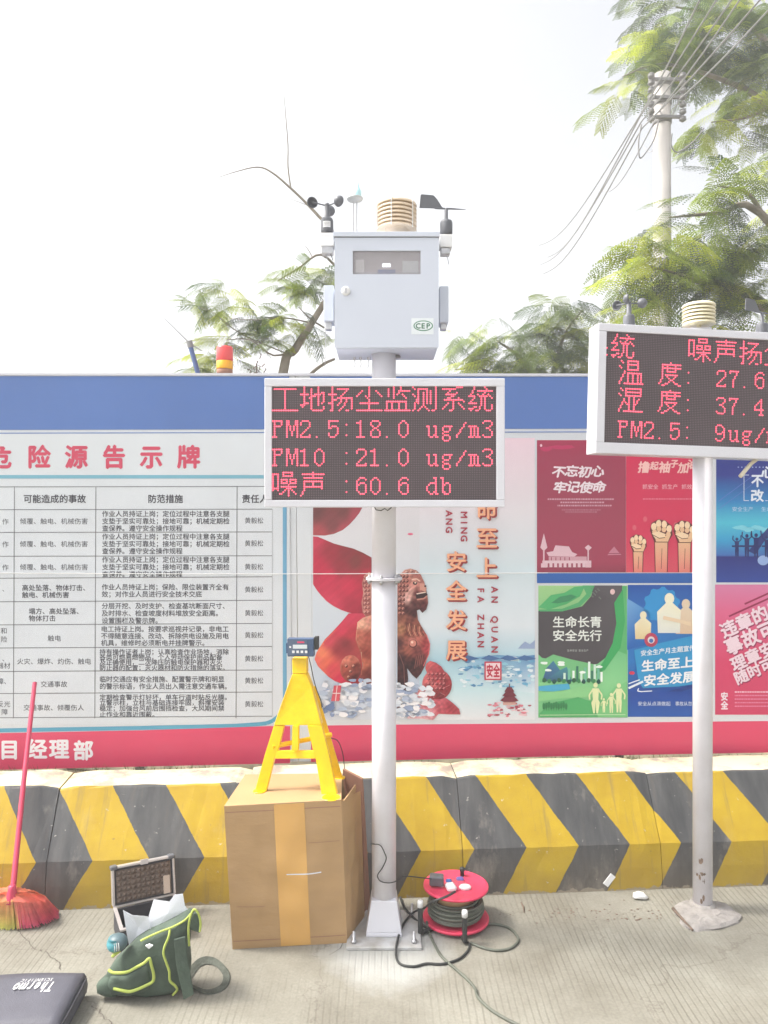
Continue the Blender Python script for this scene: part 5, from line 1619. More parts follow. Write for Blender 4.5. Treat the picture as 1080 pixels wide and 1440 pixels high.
D2 = DFl @ Matrix.Translation((xl, 0, zo1))
def top2(px, yy=0.055):
    u = DF.uv(px, 455, yy)[0]
    return D2 @ Vector((u - xl, yy, 0))
anemometer(st2, top2(884.5), 0.95, 130, False)
b2 = top2(983)
MB().box(-0.045, 0.045, -0.03, 0.03, -0.004, 0.012, 0, Matrix.Translation(b2)).build('shield_foot', M['white_paint'], st2)
MB().lathe([(0.01, 0.012), (0.01, 0.035)], 10, b2).build('shield_stem', M['cream2'], st2)
shield(st2, b2 + Vector((0, 0, 0.03)), 0.072, 0.095, 6, M['cream2'], False)
vane(st2, top2(1072), 0.95, 25)
MB().tube([L2(W(1041, 670, 3.46)), L2(W(1056, 652, 3.49)), L2(W(1064, 646, 3.50))], 0.009, 8).build('conduit_stub', mat('cream_conduit', (0.66, 0.6, 0.46), 0.5), st2)
MB().lathe([(0.065, 0.0), (0.06, 0.012), (0.05, 0.03)], 20).build('foot_collar', M['rubble'], st2)
# mortar pad at the foot
mb = MB()
pad = [G(px, py) for px, py in ((948, 1276), (975, 1268), (1010, 1270), (1036, 1284), (1041, 1294), (1024, 1304), (990, 1309), (968, 1308), (956, 1292))]
c = sum(pad, Vector()) / len(pad)
vs, fs = [], []
rr = random.Random(8)
pad = [pad[i] * (1 - t) + pad[(i + 1) % len(pad)] * t + (pad[i] * (1 - t) + pad[(i + 1) % len(pad)] * t - c) * (0.10 * math.sin(math.pi * t)) for i in range(len(pad)) for t in (0, 0.34, 0.67)]
n = len(pad)
for k, (sc, z) in enumerate(((1.0, 0.0), (0.98, 0.008), (0.88, 0.014), (0.4, 0.02))):
    for i in range(n):
        p_ = c + (pad[i] - c) * sc * (1 + rr.uniform(-0.03, 0.03))
        vs.append((p_.x, p_.y, z + (rr.uniform(-0.003, 0.003) if k else 0)))
for k in range(3):
    for i in range(n):
        j = (i + 1) % n
        fs.append((k * n + i, k * n + j, (k + 1) * n + j, (k + 1) * n + i))
fs.append(tuple(range(3 * n, 4 * n)))
tag(mb.add(vs, fs).build('mortar_pad', M['rubble']), 'rough grey mortar pad under the foot of the thin right-hand pole', 'mortar pad')
o = MB().tube([G(946, 1277, 0.03), G(952, 1284, 0.02), G(974, 1308, 0.008)], [0.008, 0.006, 0.005], 8).build('iron_bar', M['rust'])
tag(o, 'short rusty iron bar lying against the mortar pad', 'iron bar')
mb = MB()
p0 = G(900, 1264)
mb.pillow([(-0.035, 0), (-0.03, 0.018), (-0.005, 0.026), (0.02, 0.02), (0.036, 0.006), (0.03, -0.004)], 0, 0.02, 1.0, 3)
o = mb.build('stone', M['white_plastic'])
o.location = p0 + Vector((0, 0, 0.006))
tag(o, 'small whitish stone at the foot of the chevron barrier', 'stone')
o = MB().box(-0.014, 0.014, 0, 0.004, -0.03, 0.03, 0, Matrix.Translation(W(857, 1238, 3.645)) @ Matrix.Rotation(R(38), 4, 'Y')).build('plaster_chip', M['white_plastic'])
tag(o, 'pale flat chip stuck on the barrier foot beside a yellow stripe', 'chip')
o = MB().tube([G(733, 1269, 0.003), G(736, 1275, 0.004), G(737, 1283, 0.003)], [0.003, 0.0045, 0.002], 6).build('twig', M['rust'])
tag(o, 'short dark twig on the concrete right of the cable reel', 'twig')
mb = MB()
rr = random.Random(21)
for i in range(70):
    px, py = rr.uniform(775, 930), rr.uniform(1278, 1296)
    if rr.random() < 0.3: px, py = rr.uniform(540, 1070), rr.uniform(1262, 1300)
    p_ = G(px, py)
    r_ = rr.uniform(0.002, 0.0065)
    mb.add([(p_.x + r_ * rr.uniform(0.6, 1.8) * math.cos(k * 1.26), p_.y + r_ * math.sin(k * 1.26), 0.0012) for k in range(5)] + [(p_.x, p_.y, 0.004)], [(k, (k + 1) % 5, 5) for k in range(5)])
tag(mb.build('debris', M['rust']), 'dark crumbs of dirt scattered on the concrete before the barrier', 'debris', kind='stuff')

# hair cracks in the pavement, seen at the lower left
def crack(pts, w, seed):
    rr = random.Random(seed)
    P_ = smooth([G(px, py, 0.0025) for px, py in pts], 5)
    vs, fs = [], []
    for i, p_ in enumerate(P_):
        j = Vector((rr.uniform(-1, 1), rr.uniform(-1, 1), 0)) * 0.006
        ww = w * rr.uniform(0.3, 1.2)
        vs += [p_ + j - Vector((ww, 0.3 * ww, 0)), p_ + j + Vector((ww, 0.3 * ww, 0))]
    for i in range(len(P_) - 1): fs.append((2 * i, 2 * i + 1, 2 * i + 3, 2 * i + 2))
    o = MB().add(vs, fs).build('pavement_crack', M['crack'])
    o['kind'] = 'structure'
M['crack'] = mat('crack_dirt', (0.1, 0.085, 0.07), 0.95)
crack([(26, 1308), (34, 1318), (50, 1334), (62, 1338), (72, 1346), (82, 1352), (84, 1362)], 0.0022, 1)
crack([(128, 1415), (138, 1420), (148, 1432), (158, 1442)], 0.002, 2)
crack([(500, 1300), (470, 1340), (430, 1345), (380, 1352)], 0.0012, 3)

# ------------------------------------------------------------------ cardboard box
bf_l, bf_r, bb_r = G(327, 1335), G(488, 1326), G(513, 1293)
bb_l = bf_l + (bb_r - bf_r)
HB = 0.605
cardr = empty('cardboard_box', bf_l)
tag(cardr, 'large brown cardboard box on the ground carrying the yellow stand', 'box')
C_ = lambda v: Vector(v) - bf_l
t_fl = W(315, 1133, 3.135); t_fr = W(478, 1124, 3.17); t_br = W(485, 1086, 3.50); t_bl = W(344, 1092, 3.46)
zt_ = 0.605
for t in (t_fl, t_fr, t_br, t_bl): t.z = zt_
t_fl.x = (315 - CX) / F * 3.12; t_fl.y = 3.12; t_fl.z = CH - (1134 - 720) / F * 3.12
t_fr = W(480, 1125, 3.175)
t_br = W(481, 1087, 3.50)
t_bl = W(345, 1089, 3.49)
# body as a subdivided shell with a slightly bulging front
def wall(mb, a, b, c, d, bulge, nx=28, nz=34, mi=0):
    """a,b bottom left/right, c,d top right/left; bulges along the outward normal"""
    a, b, c, d = map(Vector, (a, b, c, d))
    nrm = (b - a).cross(d - a).normalized()
    vs, fs = [], []
    for j in range(nz + 1):
        for i in range(nx + 1):
            s_, t_ = i / nx, j / nz
            p_ = (a * (1 - s_) + b * s_) * (1 - t_) + (d * (1 - s_) + c * s_) * t_
            k = math.sin(math.pi * s_) * math.sin(math.pi * t_)
            dent = (0.005 * math.sin(9 * s_ + 4 * t_) + 0.0035 * math.sin(17 * s_ - 11 * t_ + 1) + 0.004 * math.sin(5 * s_ + 21 * t_)) * k
            vs.append(p_ + nrm * (bulge * k + dent))
    for j in range(nz):
        for i in range(nx):
            q = j * (nx + 1) + i
            fs.append((q, q + 1, q + nx + 2, q + nx + 1))
    mb.add(vs, fs, mi, True)
mb = MB(); wall(mb, C_(bf_l), C_(bf_r), C_(t_fr), C_(t_fl), 0.012); mb.build('front_face', M['cardboard'], cardr)
mb = MB(); wall(mb, C_(bf_r), C_(bb_r), C_(W(507, 1112, 3.47)), C_(t_fr), 0.006); mb.build('side_face', M['cardboard'], cardr)
mb = MB(); wall(mb, C_(bb_l), C_(bf_l), C_(t_fl), C_(t_bl), 0.0); mb.build('side_face', M['cardboard'], cardr)
mb = MB(); wall(mb, C_(bb_r), C_(bb_l), C_(t_bl), C_(t_br), 0.0); mb.build('back_face', M['cardboard'], cardr)
mb = MB()
tf = [C_(t_fl) + Vector((0, 0, 0.001)), C_(t_fr) + Vector((0, 0, 0.001)), C_(t_br), C_(t_bl)]
mb.hexa([p - Vector((0, 0, 0.006)) for p in tf], tf)
mb.build('top_flap', M['cardboard'], cardr)
# raised side flap with a torn edge
fa, fb = C_(t_fr) + Vector((0.004, 0.0, -0.004)), C_(W(507, 1112, 3.47)) + Vector((0.0, 0, 0))
fb2 = C_(W(498, 1108, 3.40))
MB().hexa([fa, fa + Vector((0.006, 0, 0)), fb2 + Vector((0.006, 0.0, -0.02)), fb2 + Vector((0, 0, -0.02))], [fa + Vector((0.004, 0, 0.003)), fa + Vector((0.009, 0, 0.003)), fb2 + Vector((0.008, 0, 0.014)), fb2 + Vector((0.002, 0, 0.014))]).build('side_flap', M['cardboard'], cardr)
# strips on the front: a band painted as golden reflected light, and creases
def onfront(s, t, lift):
    a, b, c, d = C_(bf_l), C_(bf_r), C_(t_fr), C_(t_fl)
    nrm = (b - a).cross(d - a).normalized()
    p_ = (a * (1 - s) + b * s) * (1 - t) + (d * (1 - s) + c * s) * t
    k = math.sin(math.pi * s) * math.sin(math.pi * t)
    return p_ + nrm * (0.012 * k + (0.005 * math.sin(9 * s + 4 * t) + 0.0035 * math.sin(17 * s - 11 * t + 1) + 0.004 * math.sin(5 * s + 21 * t)) * k + lift)
def strip(s0, s1, t0, t1, name, m, lift=0.0014, nx=10, nz=40):
    vs, fs = [], []
    for j in range(nz + 1):
        for i in range(nx + 1):
            vs.append(onfront(s0 + (s1 - s0) * i / nx, t0 + (t1 - t0) * j / nz, lift))
    for j in range(nz):
        for i in range(nx):
            q = j * (nx + 1) + i
            fs.append((q, q + 1, q + nx + 2, q + nx + 1))
    MB().add(vs, fs, 0, True).build(name, m, cardr)
strip(0.42, 0.68, 0.005, 0.995, 'painted_glow_strip', M['painted_glow'])
strip(0.50, 0.80, 0.515, 0.523, 'pale_crease', M['paper'], 0.0022, 8, 1)
strip(0.01, 0.99, 0.055, 0.060, 'fold_crease', M['cardboard_dark'], 0.001, 12, 1)
strip(0.06, 0.30, 0.30, 0.303, 'fold_crease', M['cardboard_dark'], 0.0012, 8, 1)
strip(0.70, 0.97, 0.72, 0.723, 'fold_crease', M['cardboard_dark'], 0.0012, 8, 1)
strip(0.01, 0.99, 0.955, 0.960, 'fold_crease', M['cardboard_dark'], 0.001, 12, 1)
# folded cardboard sheet standing between box and pole
mb = MB()
q = [G(512, 1290), G(522, 1277)]
tA, tB = W(486, 1083, 3.52), W(508, 1094, 3.56)
pts = [(512, 1291, 3.42), (520, 1284, 3.50), (509, 1096, 3.52), (482, 1082, 3.54), (481, 1110, 3.52), (496, 1200, 3.46)]
P_ = [W(*p) for p in pts]
off = Vector((0.004, 0.02, 0))
vs = P_ + [p + off for p in P_]
n = len(P_)
fs = [tuple(range(n)), tuple(range(2 * n - 1, n - 1, -1))] + [((i + 1) % n, i, n + i, n + (i + 1) % n) for i in range(n)]
o = mb.add(vs, fs).build('cardboard_sheet', M['cardboard_dark'])
tag(o, 'dark folded cardboard sheet standing between the box and the thick pole', 'cardboard')

# ------------------------------------------------------------------ yellow stand with a meter
stand_c = W(416, 1110, 3.32)
ZB = 0.609
stand = empty('jack_stand', (stand_c.x, 3.32, ZB))
tag(stand, 'bright yellow three-legged steel stand on top of the cardboard box', 'stand')
S_ = lambda px, py, y: W(px, py, y) - Vector((stand_c.x, 3.32, ZB))
y1 = 1.19 * F / (1113 - 720); y2 = 1.19 * F / (1122 - 720); y3 = 1.19 * F / (1090 - 720)
# foot positions on the box top
fL, fR, fB = W(365, 1113, y1), W(466, 1120, 1.19 * F / 402), W(476, 1094, 1.19 * F / 374)
for f in (fL, fR, fB): f.z = ZB
yc_ = (fL.y + fR.y) / 2 + 0.04
def plate(mb, pts, th, y_of):
    P_ = [S_(px, py, y_of(px, py)) for px, py in pts]
    n = len(P_)
    vs = P_ + [p + Vector((0.004, th, 0)) for p in P_]
    fs = [tuple(range(n))[::-1], tuple(range(n, 2 * n))] + [(i, (i + 1) % n, n + (i + 1) % n, n + i) for i in range(n)]
    mb.add(vs, fs)
yfun = lambda px, py: 3.36 - (3.36 - 3.25) * (py - 930) / 190 + (0.03 if px < 400 else -0.015) * (py - 930) / 190 * 0.8
mb = MB()
# upper sheet with two windows left open: built from bands
plate(mb, [(411, 948), (431, 948), (438, 966), (452, 1020), (385, 1020), (404, 966)], 0.05, yfun)
mb.build('upper_body', M['yellow_steel'], stand, bevel=0.003)
mb = MB()
plate(mb, [(410.5, 926), (430.5, 926), (431, 947.5), (411, 947.5)], 0.05, yfun)
mb.build('top_collar', M['yellow_steel'], stand, bevel=0.003)
def leg(pts, name='leg', th=0.02):
    mb = MB(); plate(mb, pts, th, yfun); return mb.build(name, M['yellow_steel'], stand, bevel=0.002)
leg([(385, 1020.5), (399.5, 1020.5), (391, 1056), (386, 1066), (374, 1114), (359, 1110), (372, 1062)])
leg([(432, 1020.5), (452, 1020.5), (462, 1060), (474.5, 1120), (453, 1123), (444, 1068), (440, 1055)])
leg([(411, 1020.5), (420, 1020.5), (419.5, 1055.5), (410, 1055.5)], 'centre_rib', 0.012)
leg([(388, 1056), (441, 1056), (443.5, 1067), (386.5, 1067)], 'crossbar', 0.015)
mb = MB()
a, b = S_(441, 965, 3.41), fB - Vector((stand_c.x, 3.32, ZB))
dv = Vector((0.016, 0.012, 0))
mb.hexa([b - dv, b + Vector((0.02, -0.005, 0)), b + dv + Vector((0, 0.012, 0)), b + Vector((-0.016, 0.016, 0))], [a - dv * 0.6, a + Vector((0.01, -0.004, 0)), a + dv * 0.6, a + Vector((-0.01, 0.01, 0))])
mb.build('leg', M['yellow_steel'], stand, bevel=0.002)
mb = MB()
mb.tube([S_(383, 1050, 3.31), S_(466, 1033, 3.42)], 0.011, 8)
mb.build('back_brace', M['yellow_steel'], stand)
for f, r_ in ((fL, 0.028), (fR, 0.04), (fB, 0.03)):
    MB().lathe([(r_ * 0.95, 0.0), (r_, 0.002), (r_, 0.004), (r_ * 0.9, 0.006)], 20, Vector((f.x, f.y, ZB)) - Vector((stand_c.x, 3.32, ZB))).build('foot_pad', M['yellow_steel'], stand)
# handheld meter on the stand
dv = Frame(W(421, 910, 3.33), -4, 0.6)
met = empty('handheld_meter', m=dv.m)
tag(met, 'blue-grey meter with a pale display and four buttons on top of the yellow stand', 'meter')
def dbox(px0, px1, py0, py1, y0, y1, name, m, bev=0.0, par=met):
    a, b = dv.uv(px0, py1), dv.uv(px1, py0)
    return MB().box(a[0], b[0], y0, y1, a[1], b[1]).build(name, m, par, bevel=bev)
dbox(404, 441, 898, 923.5, 0, 0.035, 'meter_body', M['device'], 0.004)
dbox(405.5, 431.5, 900.5, 921.5, -0.0015, -0.0002, 'face_plate', mat('meter_face', lin((90, 106, 128)), 0.4, var=0.05), 0.0)
dbox(412, 432, 906.5, 912, -0.0032, -0.0017, 'lcd_display', M['lcd'])
for k in range(4):
    x = 411 + k * 6.0
    dbox(x, x + 3.4, 914.8, 918.2, -0.0035, -0.0017, 'button', M['white_plastic'])
dbox(407, 409.5, 908.5, 911, -0.003, -0.0017, 'indicator', M['white_plastic'])
dbox(418, 428, 902, 904.2, -0.0024, -0.0016, 'brand_strip', M['red_print'])
dbox(441.3, 447, 896, 914, 0.004, 0.04, 'end_connector', M['black_rubber'], 0.003)
dbox(402, 403.8, 905, 919, 0.006, 0.03, 'end_cap', M['device'])
pts = [(433, 921, 3.34), (437, 935, 3.36), (441, 955, 3.37), (446, 972, 3.39), (452, 988, 3.41), (452, 1003, 3.42), (450, 1020, 3.43), (459, 1036, 3.46), (474, 1041, 3.50), (481, 1056, 3.54), (484, 1075, 3.56), (486, 1100, 3.55)]
o = MB().tube(smooth([W(*p) for p in pts]), 0.0022, 6).build('meter_cable', M['black_rubber'])
tag(o, 'thin dark cable hanging from the meter behind the yellow stand', 'cable')

# ------------------------------------------------------------------ cable reel
rc = Vector(((641 - CX) / F * 3.385, 3.385, 0))
reel = empty('cable_reel', rc)
tag(reel, 'red cable reel standing on the concrete in front of the barrier with green-grey cable', 'cable reel')
RR = 0.145
def disc_prof(z, r, h): return [(r * 0.94, z), (r, z + h * 0.25), (r, z + h * 0.8), (r * 0.975, z + h), (r * 0.9, z + h * 0.75), (r * 0.35, z + h * 0.7), (0.003, z + h * 0.7)]
MB().lathe(disc_prof(0.012, RR, 0.014), 48).build('bottom_flange', M['reel_red'], reel)
tf = MB().lathe(disc_prof(0.152, RR * 0.985, 0.012), 48).build('top_flange', M['reel_red'], reel)
MB().lathe([(0.078, 0.026), (0.078, 0.1518)], 32).build('drum', M['reel_drum'], reel)
rr = random.Random(2)
coil = MB()
pts = []
T = 11
N = T * 40
for i in range(N + 1):
    a = 2 * math.pi * i / 40
    z = 0.033 + 0.078 * (i / N) + 0.004 * math.sin(a * 0.37) + 0.002 * math.sin(a * 1.3)
    r_ = 0.108 + 0.006 * math.sin(a * 0.23 + 1) - 0.01 * max(0, i / N - 0.75) * 4 * 0.5
    pts.append((r_ * math.cos(a), r_ * math.sin(a), z))
coil.tube(pts, 0.0058, 6)
pts = []
for i in range(260):
    a = 2 * math.pi * i / 40
    pts.append(((0.116 + 0.004 * math.sin(a * 0.6)) * math.cos(a), (0.116 + 0.004 * math.sin(a * 0.6)) * math.sin(a), 0.045 + 0.05 * (i / 260) + 0.008 * math.sin(a + i * 0.004)))
coil.tube(pts, 0.0055, 6)
coil.build('wound_cable', M['grey_cable'], reel)
R_ = lambda px, py, y: W(px, py, y) - rc
def post(px, py0, py1, y, tip=True):
    a, b = R_(px, py0, y), R_(px, py1, y)
    b.z = 0.012
    p_ = MB().tube([a, b], 0.0105, 12)
    p_.tube([b + Vector((0, 0, 0.002)), Vector((b.x * 0.55, b.y * 0.55, 0.008))], 0.0095, 10)
    q = p_.build('frame_post', M['black_rubber'], reel)
    if tip:
        MB().lathe([(0.0125, 0), (0.0128, 0.02), (0.011, 0.027)], 16, a + Vector((0, 0, -0.004))).build('white_tip', M['white_plastic'], q)
post(591, 1274, 1316, 3.27)
post(653.5, 1288, 1328, 3.205)
hand = MB().lathe([(0.009, 0), (0.0095, 0.02), (0.012, 0.026), (0.012, 0.036), (0.006, 0.04)], 14, R_(650, 1231, 3.47) - Vector((0, 0, 0.003))).build('winding_knob', M['black_rubber'], reel)
zt2 = 0.1605
RT = lambda px, py: G(px, py, zt2 + 0.002) - rc
def socket(px, py, w, d_, h, m, nm='socket', rz=0):
    p_ = RT(px, py)
    return MB().box(-w / 2, w / 2, -d_ / 2, d_ / 2, 0, h, 0, Matrix.Translation((p_.x, p_.y, zt2)) @ Matrix.Rotation(R(rz), 4, 'Z'), ch=min(w, d_) * 0.2).build(nm, m, reel)
MB().lathe([(0.05, 0), (0.05, 0.003), (0.047, 0.005)], 28, (0.0, 0.0, zt2)).build('socket_plate', mat('reel_face_plate', lin((206, 84, 110)), 0.4), reel)
socket(631, 1240, 0.026, 0.026, 0.012, M['blue_plastic'])
socket(647, 1237, 0.034, 0.03, 0.012, mat('violet_socket', lin((110, 96, 160)), 0.4))
socket(634, 1251, 0.042, 0.05, 0.026, M['white_plastic'], 'white_plug', 12)
pl_ = RT(654, 1249)
MB().lathe([(0.026, 0), (0.027, 0.008), (0.022, 0.014), (0.01, 0.016)], 24, (pl_.x, pl_.y, zt2), 0, Matrix.Scale(0.75, 4, (0, 1, 0))).build('socket_cap', M['white_plastic'], reel)
socket(619, 1246, 0.03, 0.012, 0.01, M['white_plastic'], 'white_plug', -20)
ad = W(614, 1242, 3.35)
adp = MB().box(-0.031, 0.031, -0.022, 0.022, 0, 0.042, 0, Matrix.Rotation(R(-6), 4, 'Z'), ch=0.005).build('power_adapter', M['dark_plastic'])
adp.location = (G(614, 1244, 0.168).x, G(614, 1244, 0.168).y, 0.1685)
tag(adp, 'black power adapter lying on top of the red reel', 'adapter')

def cord(pts, r, name, m, label, cat):
    o = MB().tube(smooth([G(px, py, z) for px, py, z in pts], 8), r, 8).build(name, m)
    return tag(o, label, cat)
cord([(600, 1296, 0.03), (604, 1312, 0.006), (612, 1330, 0.006), (622, 1346, 0.006), (640, 1362, 0.006), (656, 1376, 0.006), (668, 1390, 0.006), (672, 1402, 0.006), (688, 1418, 0.006), (710, 1432, 0.006), (738, 1446, 0.006), (800, 1480, 0.006)],
     0.0055, 'extension_cable', M['grey_cable'], 'dark green power cord running from the reel to the lower right edge', 'cord')
cord([(640, 1254, 0.19), (625, 1262, 0.195), (608, 1268, 0.17), (598, 1276, 0.10), (580, 1284, 0.03), (567, 1300, 0.022), (559, 1322, 0.022), (557, 1345, 0.006), (564, 1356, 0.006), (582, 1359, 0.006), (600, 1355, 0.006), (622, 1355.5, 0.006), (644, 1349, 0.006), (657, 1338, 0.006), (660, 1328, 0.006), (652, 1320, 0.008)],
     0.0048, 'plug_cord', M['black_rubber'], 'black cord looping from the white plug on the reel round to its foot', 'cord')
cord([(684, 1299, 0.01), (700, 1300, 0.006), (716, 1305, 0.006), (727, 1316, 0.006), (728, 1324, 0.006), (718, 1333, 0.006), (700, 1336.5, 0.006), (680, 1333, 0.006), (662, 1326, 0.006)],
     0.0055, 'cable_loop', M['grey_cable'], 'loop of dark green cable on the concrete right of the reel', 'cable')
cord([(603, 1306, 0.006), (590, 1298, 0.008), (578, 1287, 0.022), (568, 1275, 0.022), (563, 1262, 0.006)],
     0.005, 'stub_cord', M['black_rubber'], 'short black cord crossing behind the white base plate to the barrier', 'cord')

# ------------------------------------------------------------------ broom
bro = empty('broom', W(20, 1258, 3.33))
tag(bro, 'broom with a red handle and orange, pink and lime bristles leaning on the hoarding', 'broom')
bo = W(20, 1258, 3.33)
h0 = W(17, 1262, 3.34)
h1 = W(49, 960, 3.93)
B_ = lambda v: Vector(v) - bo
MB().tube([B_(h0), B_(h0 + (h1 - h0) * 0.5 + Vector((0.002, -0.012, 0))), B_(h1)], [0.0125, 0.0115, 0.0105], 12).build('handle', M['red_pole'], bro)
MB().lathe([(0.03, 0), (0.026, 0.02), (0.016, 0.055), (0.014, 0.07)], 16, B_(W(17, 1268, 3.335))).build('ferrule', M['red_pole'], bro)
# bristles fan from the ferrule down to an arc on the ground
mb = MB()
rr = random.Random(4)
orange, pink, lime = (0.92, 0.36, 0.22), (0.88, 0.18, 0.32), (0.72, 0.72, 0.2)
a0 = W(17, 1256, 3.335)
for i in range(4200):
    t = rr.uniform(-1, 1)
    lay = rr.random()
    ex = 17 + 66 * t
    ey = 1309 - 16 * abs(t) ** 2.2 - 34 * lay
    e = G(ex, max(1283, ey), 0.004)
    e.z = 0.004 + 0.05 * lay * (1 - abs(t) ** 3) + 0.01 * rr.random()
    s0 = a0 + Vector((0.05 * t * rr.uniform(0.6, 1), 0.012 * rr.uniform(-1, 1), -0.005 * rr.random()))
    mid = (s0 + e) / 2 + Vector((0.02 * t, -0.01, 0.03 + 0.02 * (1 - abs(t))))
    depth = min(1.0, 0.15 + (1 - lay) * 0.9)
    if t > 0.15 + rr.uniform(-0.12, 0.12): ce = pink
    else: ce = lime
    w = 0.0019
    sx = Vector((w, 0, 0))
    cs = [orange, orange, tuple((o_ + c_) / 2 for o_, c_ in zip(orange, ce)) if lay < 0.6 else orange, orange, ce if lay < 0.75 else orange, ce if lay < 0.75 else orange]
    mb.add([B_(s0 - sx), B_(s0 + sx), B_(mid + sx), B_(mid - sx), B_(e + sx), B_(e - sx)], [(0, 1, 2, 3), (3, 2, 4, 5)], 0, False, cs)
tag(mb.build('bristles', M['bristle'], bro, ink=True), kind='stuff')

# ------------------------------------------------------------------ silver case with open lid
ca = W(160, 1277, 1.71 * F / 557)
ca.z = 0
case = empty('instrument_case', ca, 27)
tag(case, 'open silver-edged case with dark foam in its lid, standing before the barrier', 'case')
cwid = 0.262
tilt = Matrix.Translation((0, 0, 0.092)) @ Matrix.Rotation(R(-14), 4, 'X')
lid = MB().box(0.004, cwid - 0.004, 0.012, 0.035, 0.004, 0.152, 0, tilt).build('lid', M['pouch_dark'], case)
MB().box(0.014, cwid - 0.014, 0.006, 0.0118, 0.012, 0.142, 0, tilt).build('lid_foam', M['foam'], lid)
fo = MB()
for i in range(11):
    for j in range(6):
        x, z = 0.026 + i * 0.0205, 0.022 + j * 0.0215
        v = [tilt @ Vector(q) for q in ((x - 0.009, 0.0058, z - 0.009), (x + 0.009, 0.0058, z - 0.009), (x + 0.009, 0.0058, z + 0.009), (x - 0.009, 0.0058, z + 0.009), (x, -0.004, z))]
        fo.add(v, [(0, 1, 4), (1, 2, 4), (2, 3, 4), (3, 0, 4)])
fo.build('foam_bumps', M['foam'], lid)
fr = MB()
for a in ((0, cwid, 0, 0.036, 0.1525, 0.162), (0, cwid, 0, 0.036, -0.004, 0.0035)): fr.box(*a, 0, tilt)
for a in ((-0.004, 0.0065, -0.001, 0.037, 0.0037, 0.1523), (cwid - 0.0065, cwid + 0.003, -0.001, 0.037, 0.0037, 0.1523)): fr.box(*a, 0, tilt)
fr.build('lid_trim', M['case_alu'], lid, bevel=0.002)
co = MB()
for x in (0.006, cwid - 0.008):
    co.box(x - 0.015, x + 0.015, -0.004, 0.041, 0.148, 0.166, 0, tilt, ch=0.004)
co.build('corner_cap', M['dark_plastic'], lid)
MB().box(cwid * 0.45, cwid * 0.45 + 0.032, -0.005, 0.006, 0.150, 0.170, 0, tilt).build('latch', M['case_alu'], lid)
MB().box(cwid - 0.05, cwid - 0.022, -0.006, 0.004, 0.012, 0.085, 0, tilt).build('document_tag', mat('tan_card', (0.6, 0.5, 0.42), 0.7), lid)
base = MB()
for a in ((0, cwid, -0.20, -0.19, 0, 0.085), (0, cwid, -0.01, 0.0, 0, 0.085), (0, 0.01, -0.19, -0.01, 0, 0.085), (cwid - 0.01, cwid, -0.19, -0.01, 0, 0.085), (0.01, cwid - 0.01, -0.19, -0.01, 0, 0.012)):
    base.box(*a)
bs = base.build('case_base', M['pouch_dark'], case)
bt_ = MB()
for a in ((-0.002, cwid + 0.002, -0.203, -0.188, 0.0855, 0.092), (-0.002, 0.012, -0.1878, 0.002, 0.0855, 0.092), (cwid - 0.012, cwid + 0.002, -0.1878, 0.002, 0.0855, 0.092)): bt_.box(*a)
bt_.build('base_trim', M['case_alu'], bs)

# ------------------------------------------------------------------ tool bag, papers, teal roll
BF = Frame(W(205, 1400, 2.86), 2)
bag = empty('tool_bag', m=BF.m)
tag(bag, 'green canvas tool bag with lime piping, papers sticking out, left of the cardboard box', 'bag')
def bu(px, py, y=0.0):
    x, z = BF.uv(px, py, y)
    return (x, y, z)
out = [(150, 1392), (175, 1401), (205, 1404), (235, 1400), (254, 1394), (264, 1382), (266, 1360), (264, 1335), (266, 1310), (270, 1290), (264, 1286), (246, 1296), (226, 1306), (206, 1314), (188, 1326), (172, 1342), (158, 1356), (148, 1372)]
mb = MB()
op = [(bu(px, py)[0], bu(px, py)[2]) for px, py in out]
def dense(P, n=3):
    o_ = []
    for i in range(len(P)):
        a, b = P[i], P[(i + 1) % len(P)]
        for k in range(n): o_.append((a[0] + (b[0] - a[0]) * k / n, a[1] + (b[1] - a[1]) * k / n))
    return o_
mb.pillow(dense(op, 2), 0.02, 0.05, 1.8, 7)
mb.build('bag_body', M['bag_green'], bag)
# side pocket at the left end and upright side gusset at the right
mb = MB()
pk = [(bu(px, py)[0], bu(px, py)[2]) for px, py in ((138, 1392), (152, 1398), (166, 1398), (168, 1384), (156, 1372), (146, 1374), (137, 1382))]
mb.pillow(dense(pk, 2), 0.0, 0.035, 1.0, 5)
mb.build('end_pocket', M['bag_green'], bag)
mb = MB()
pk = [(bu(px, py)[0], bu(px, py)[2]) for px, py in ((160, 1392), (185, 1394), (214, 1384), (216, 1370), (210, 1350), (196, 1358), (180, 1366), (158, 1368), (154, 1378))]
mb.pillow(dense(pk, 2), -0.022, 0.022, 0.4, 5)
mb.build('front_pocket', M['bag_green'], bag)
mb = MB()
mb.prism([(bu(px, py)[0], bu(px, py)[2]) for px, py in ((248, 1312), (264, 1308), (268, 1340), (276, 1388), (262, 1396), (252, 1350))], -0.045, -0.038)
mb.build('shoulder_strap', M['bag_green'], bag, bevel=0.003)
mb = MB()
mb.prism([(bu(px, py)[0], bu(px, py)[2]) for px, py in ((266, 1300), (273, 1282), (279, 1282), (283, 1296), (282, 1310), (270, 1306))], -0.012, 0.0)
mb.build('side_flap', M['bag_green'], bag, bevel=0.003)
def piping(pts, y, r=0.0048):
    P_ = smooth([bu(px, py, y + dy) for px, py, dy in pts], 5)
    MB().tube(P_, r, 8).build('piping', M['lime'], bag)
piping([(198, 1323, -0.004), (212, 1316, -0.006), (226, 1310, -0.006), (244, 1303, -0.004), (260, 1294, 0), (268, 1285, 0.004)], -0.018, 0.004)
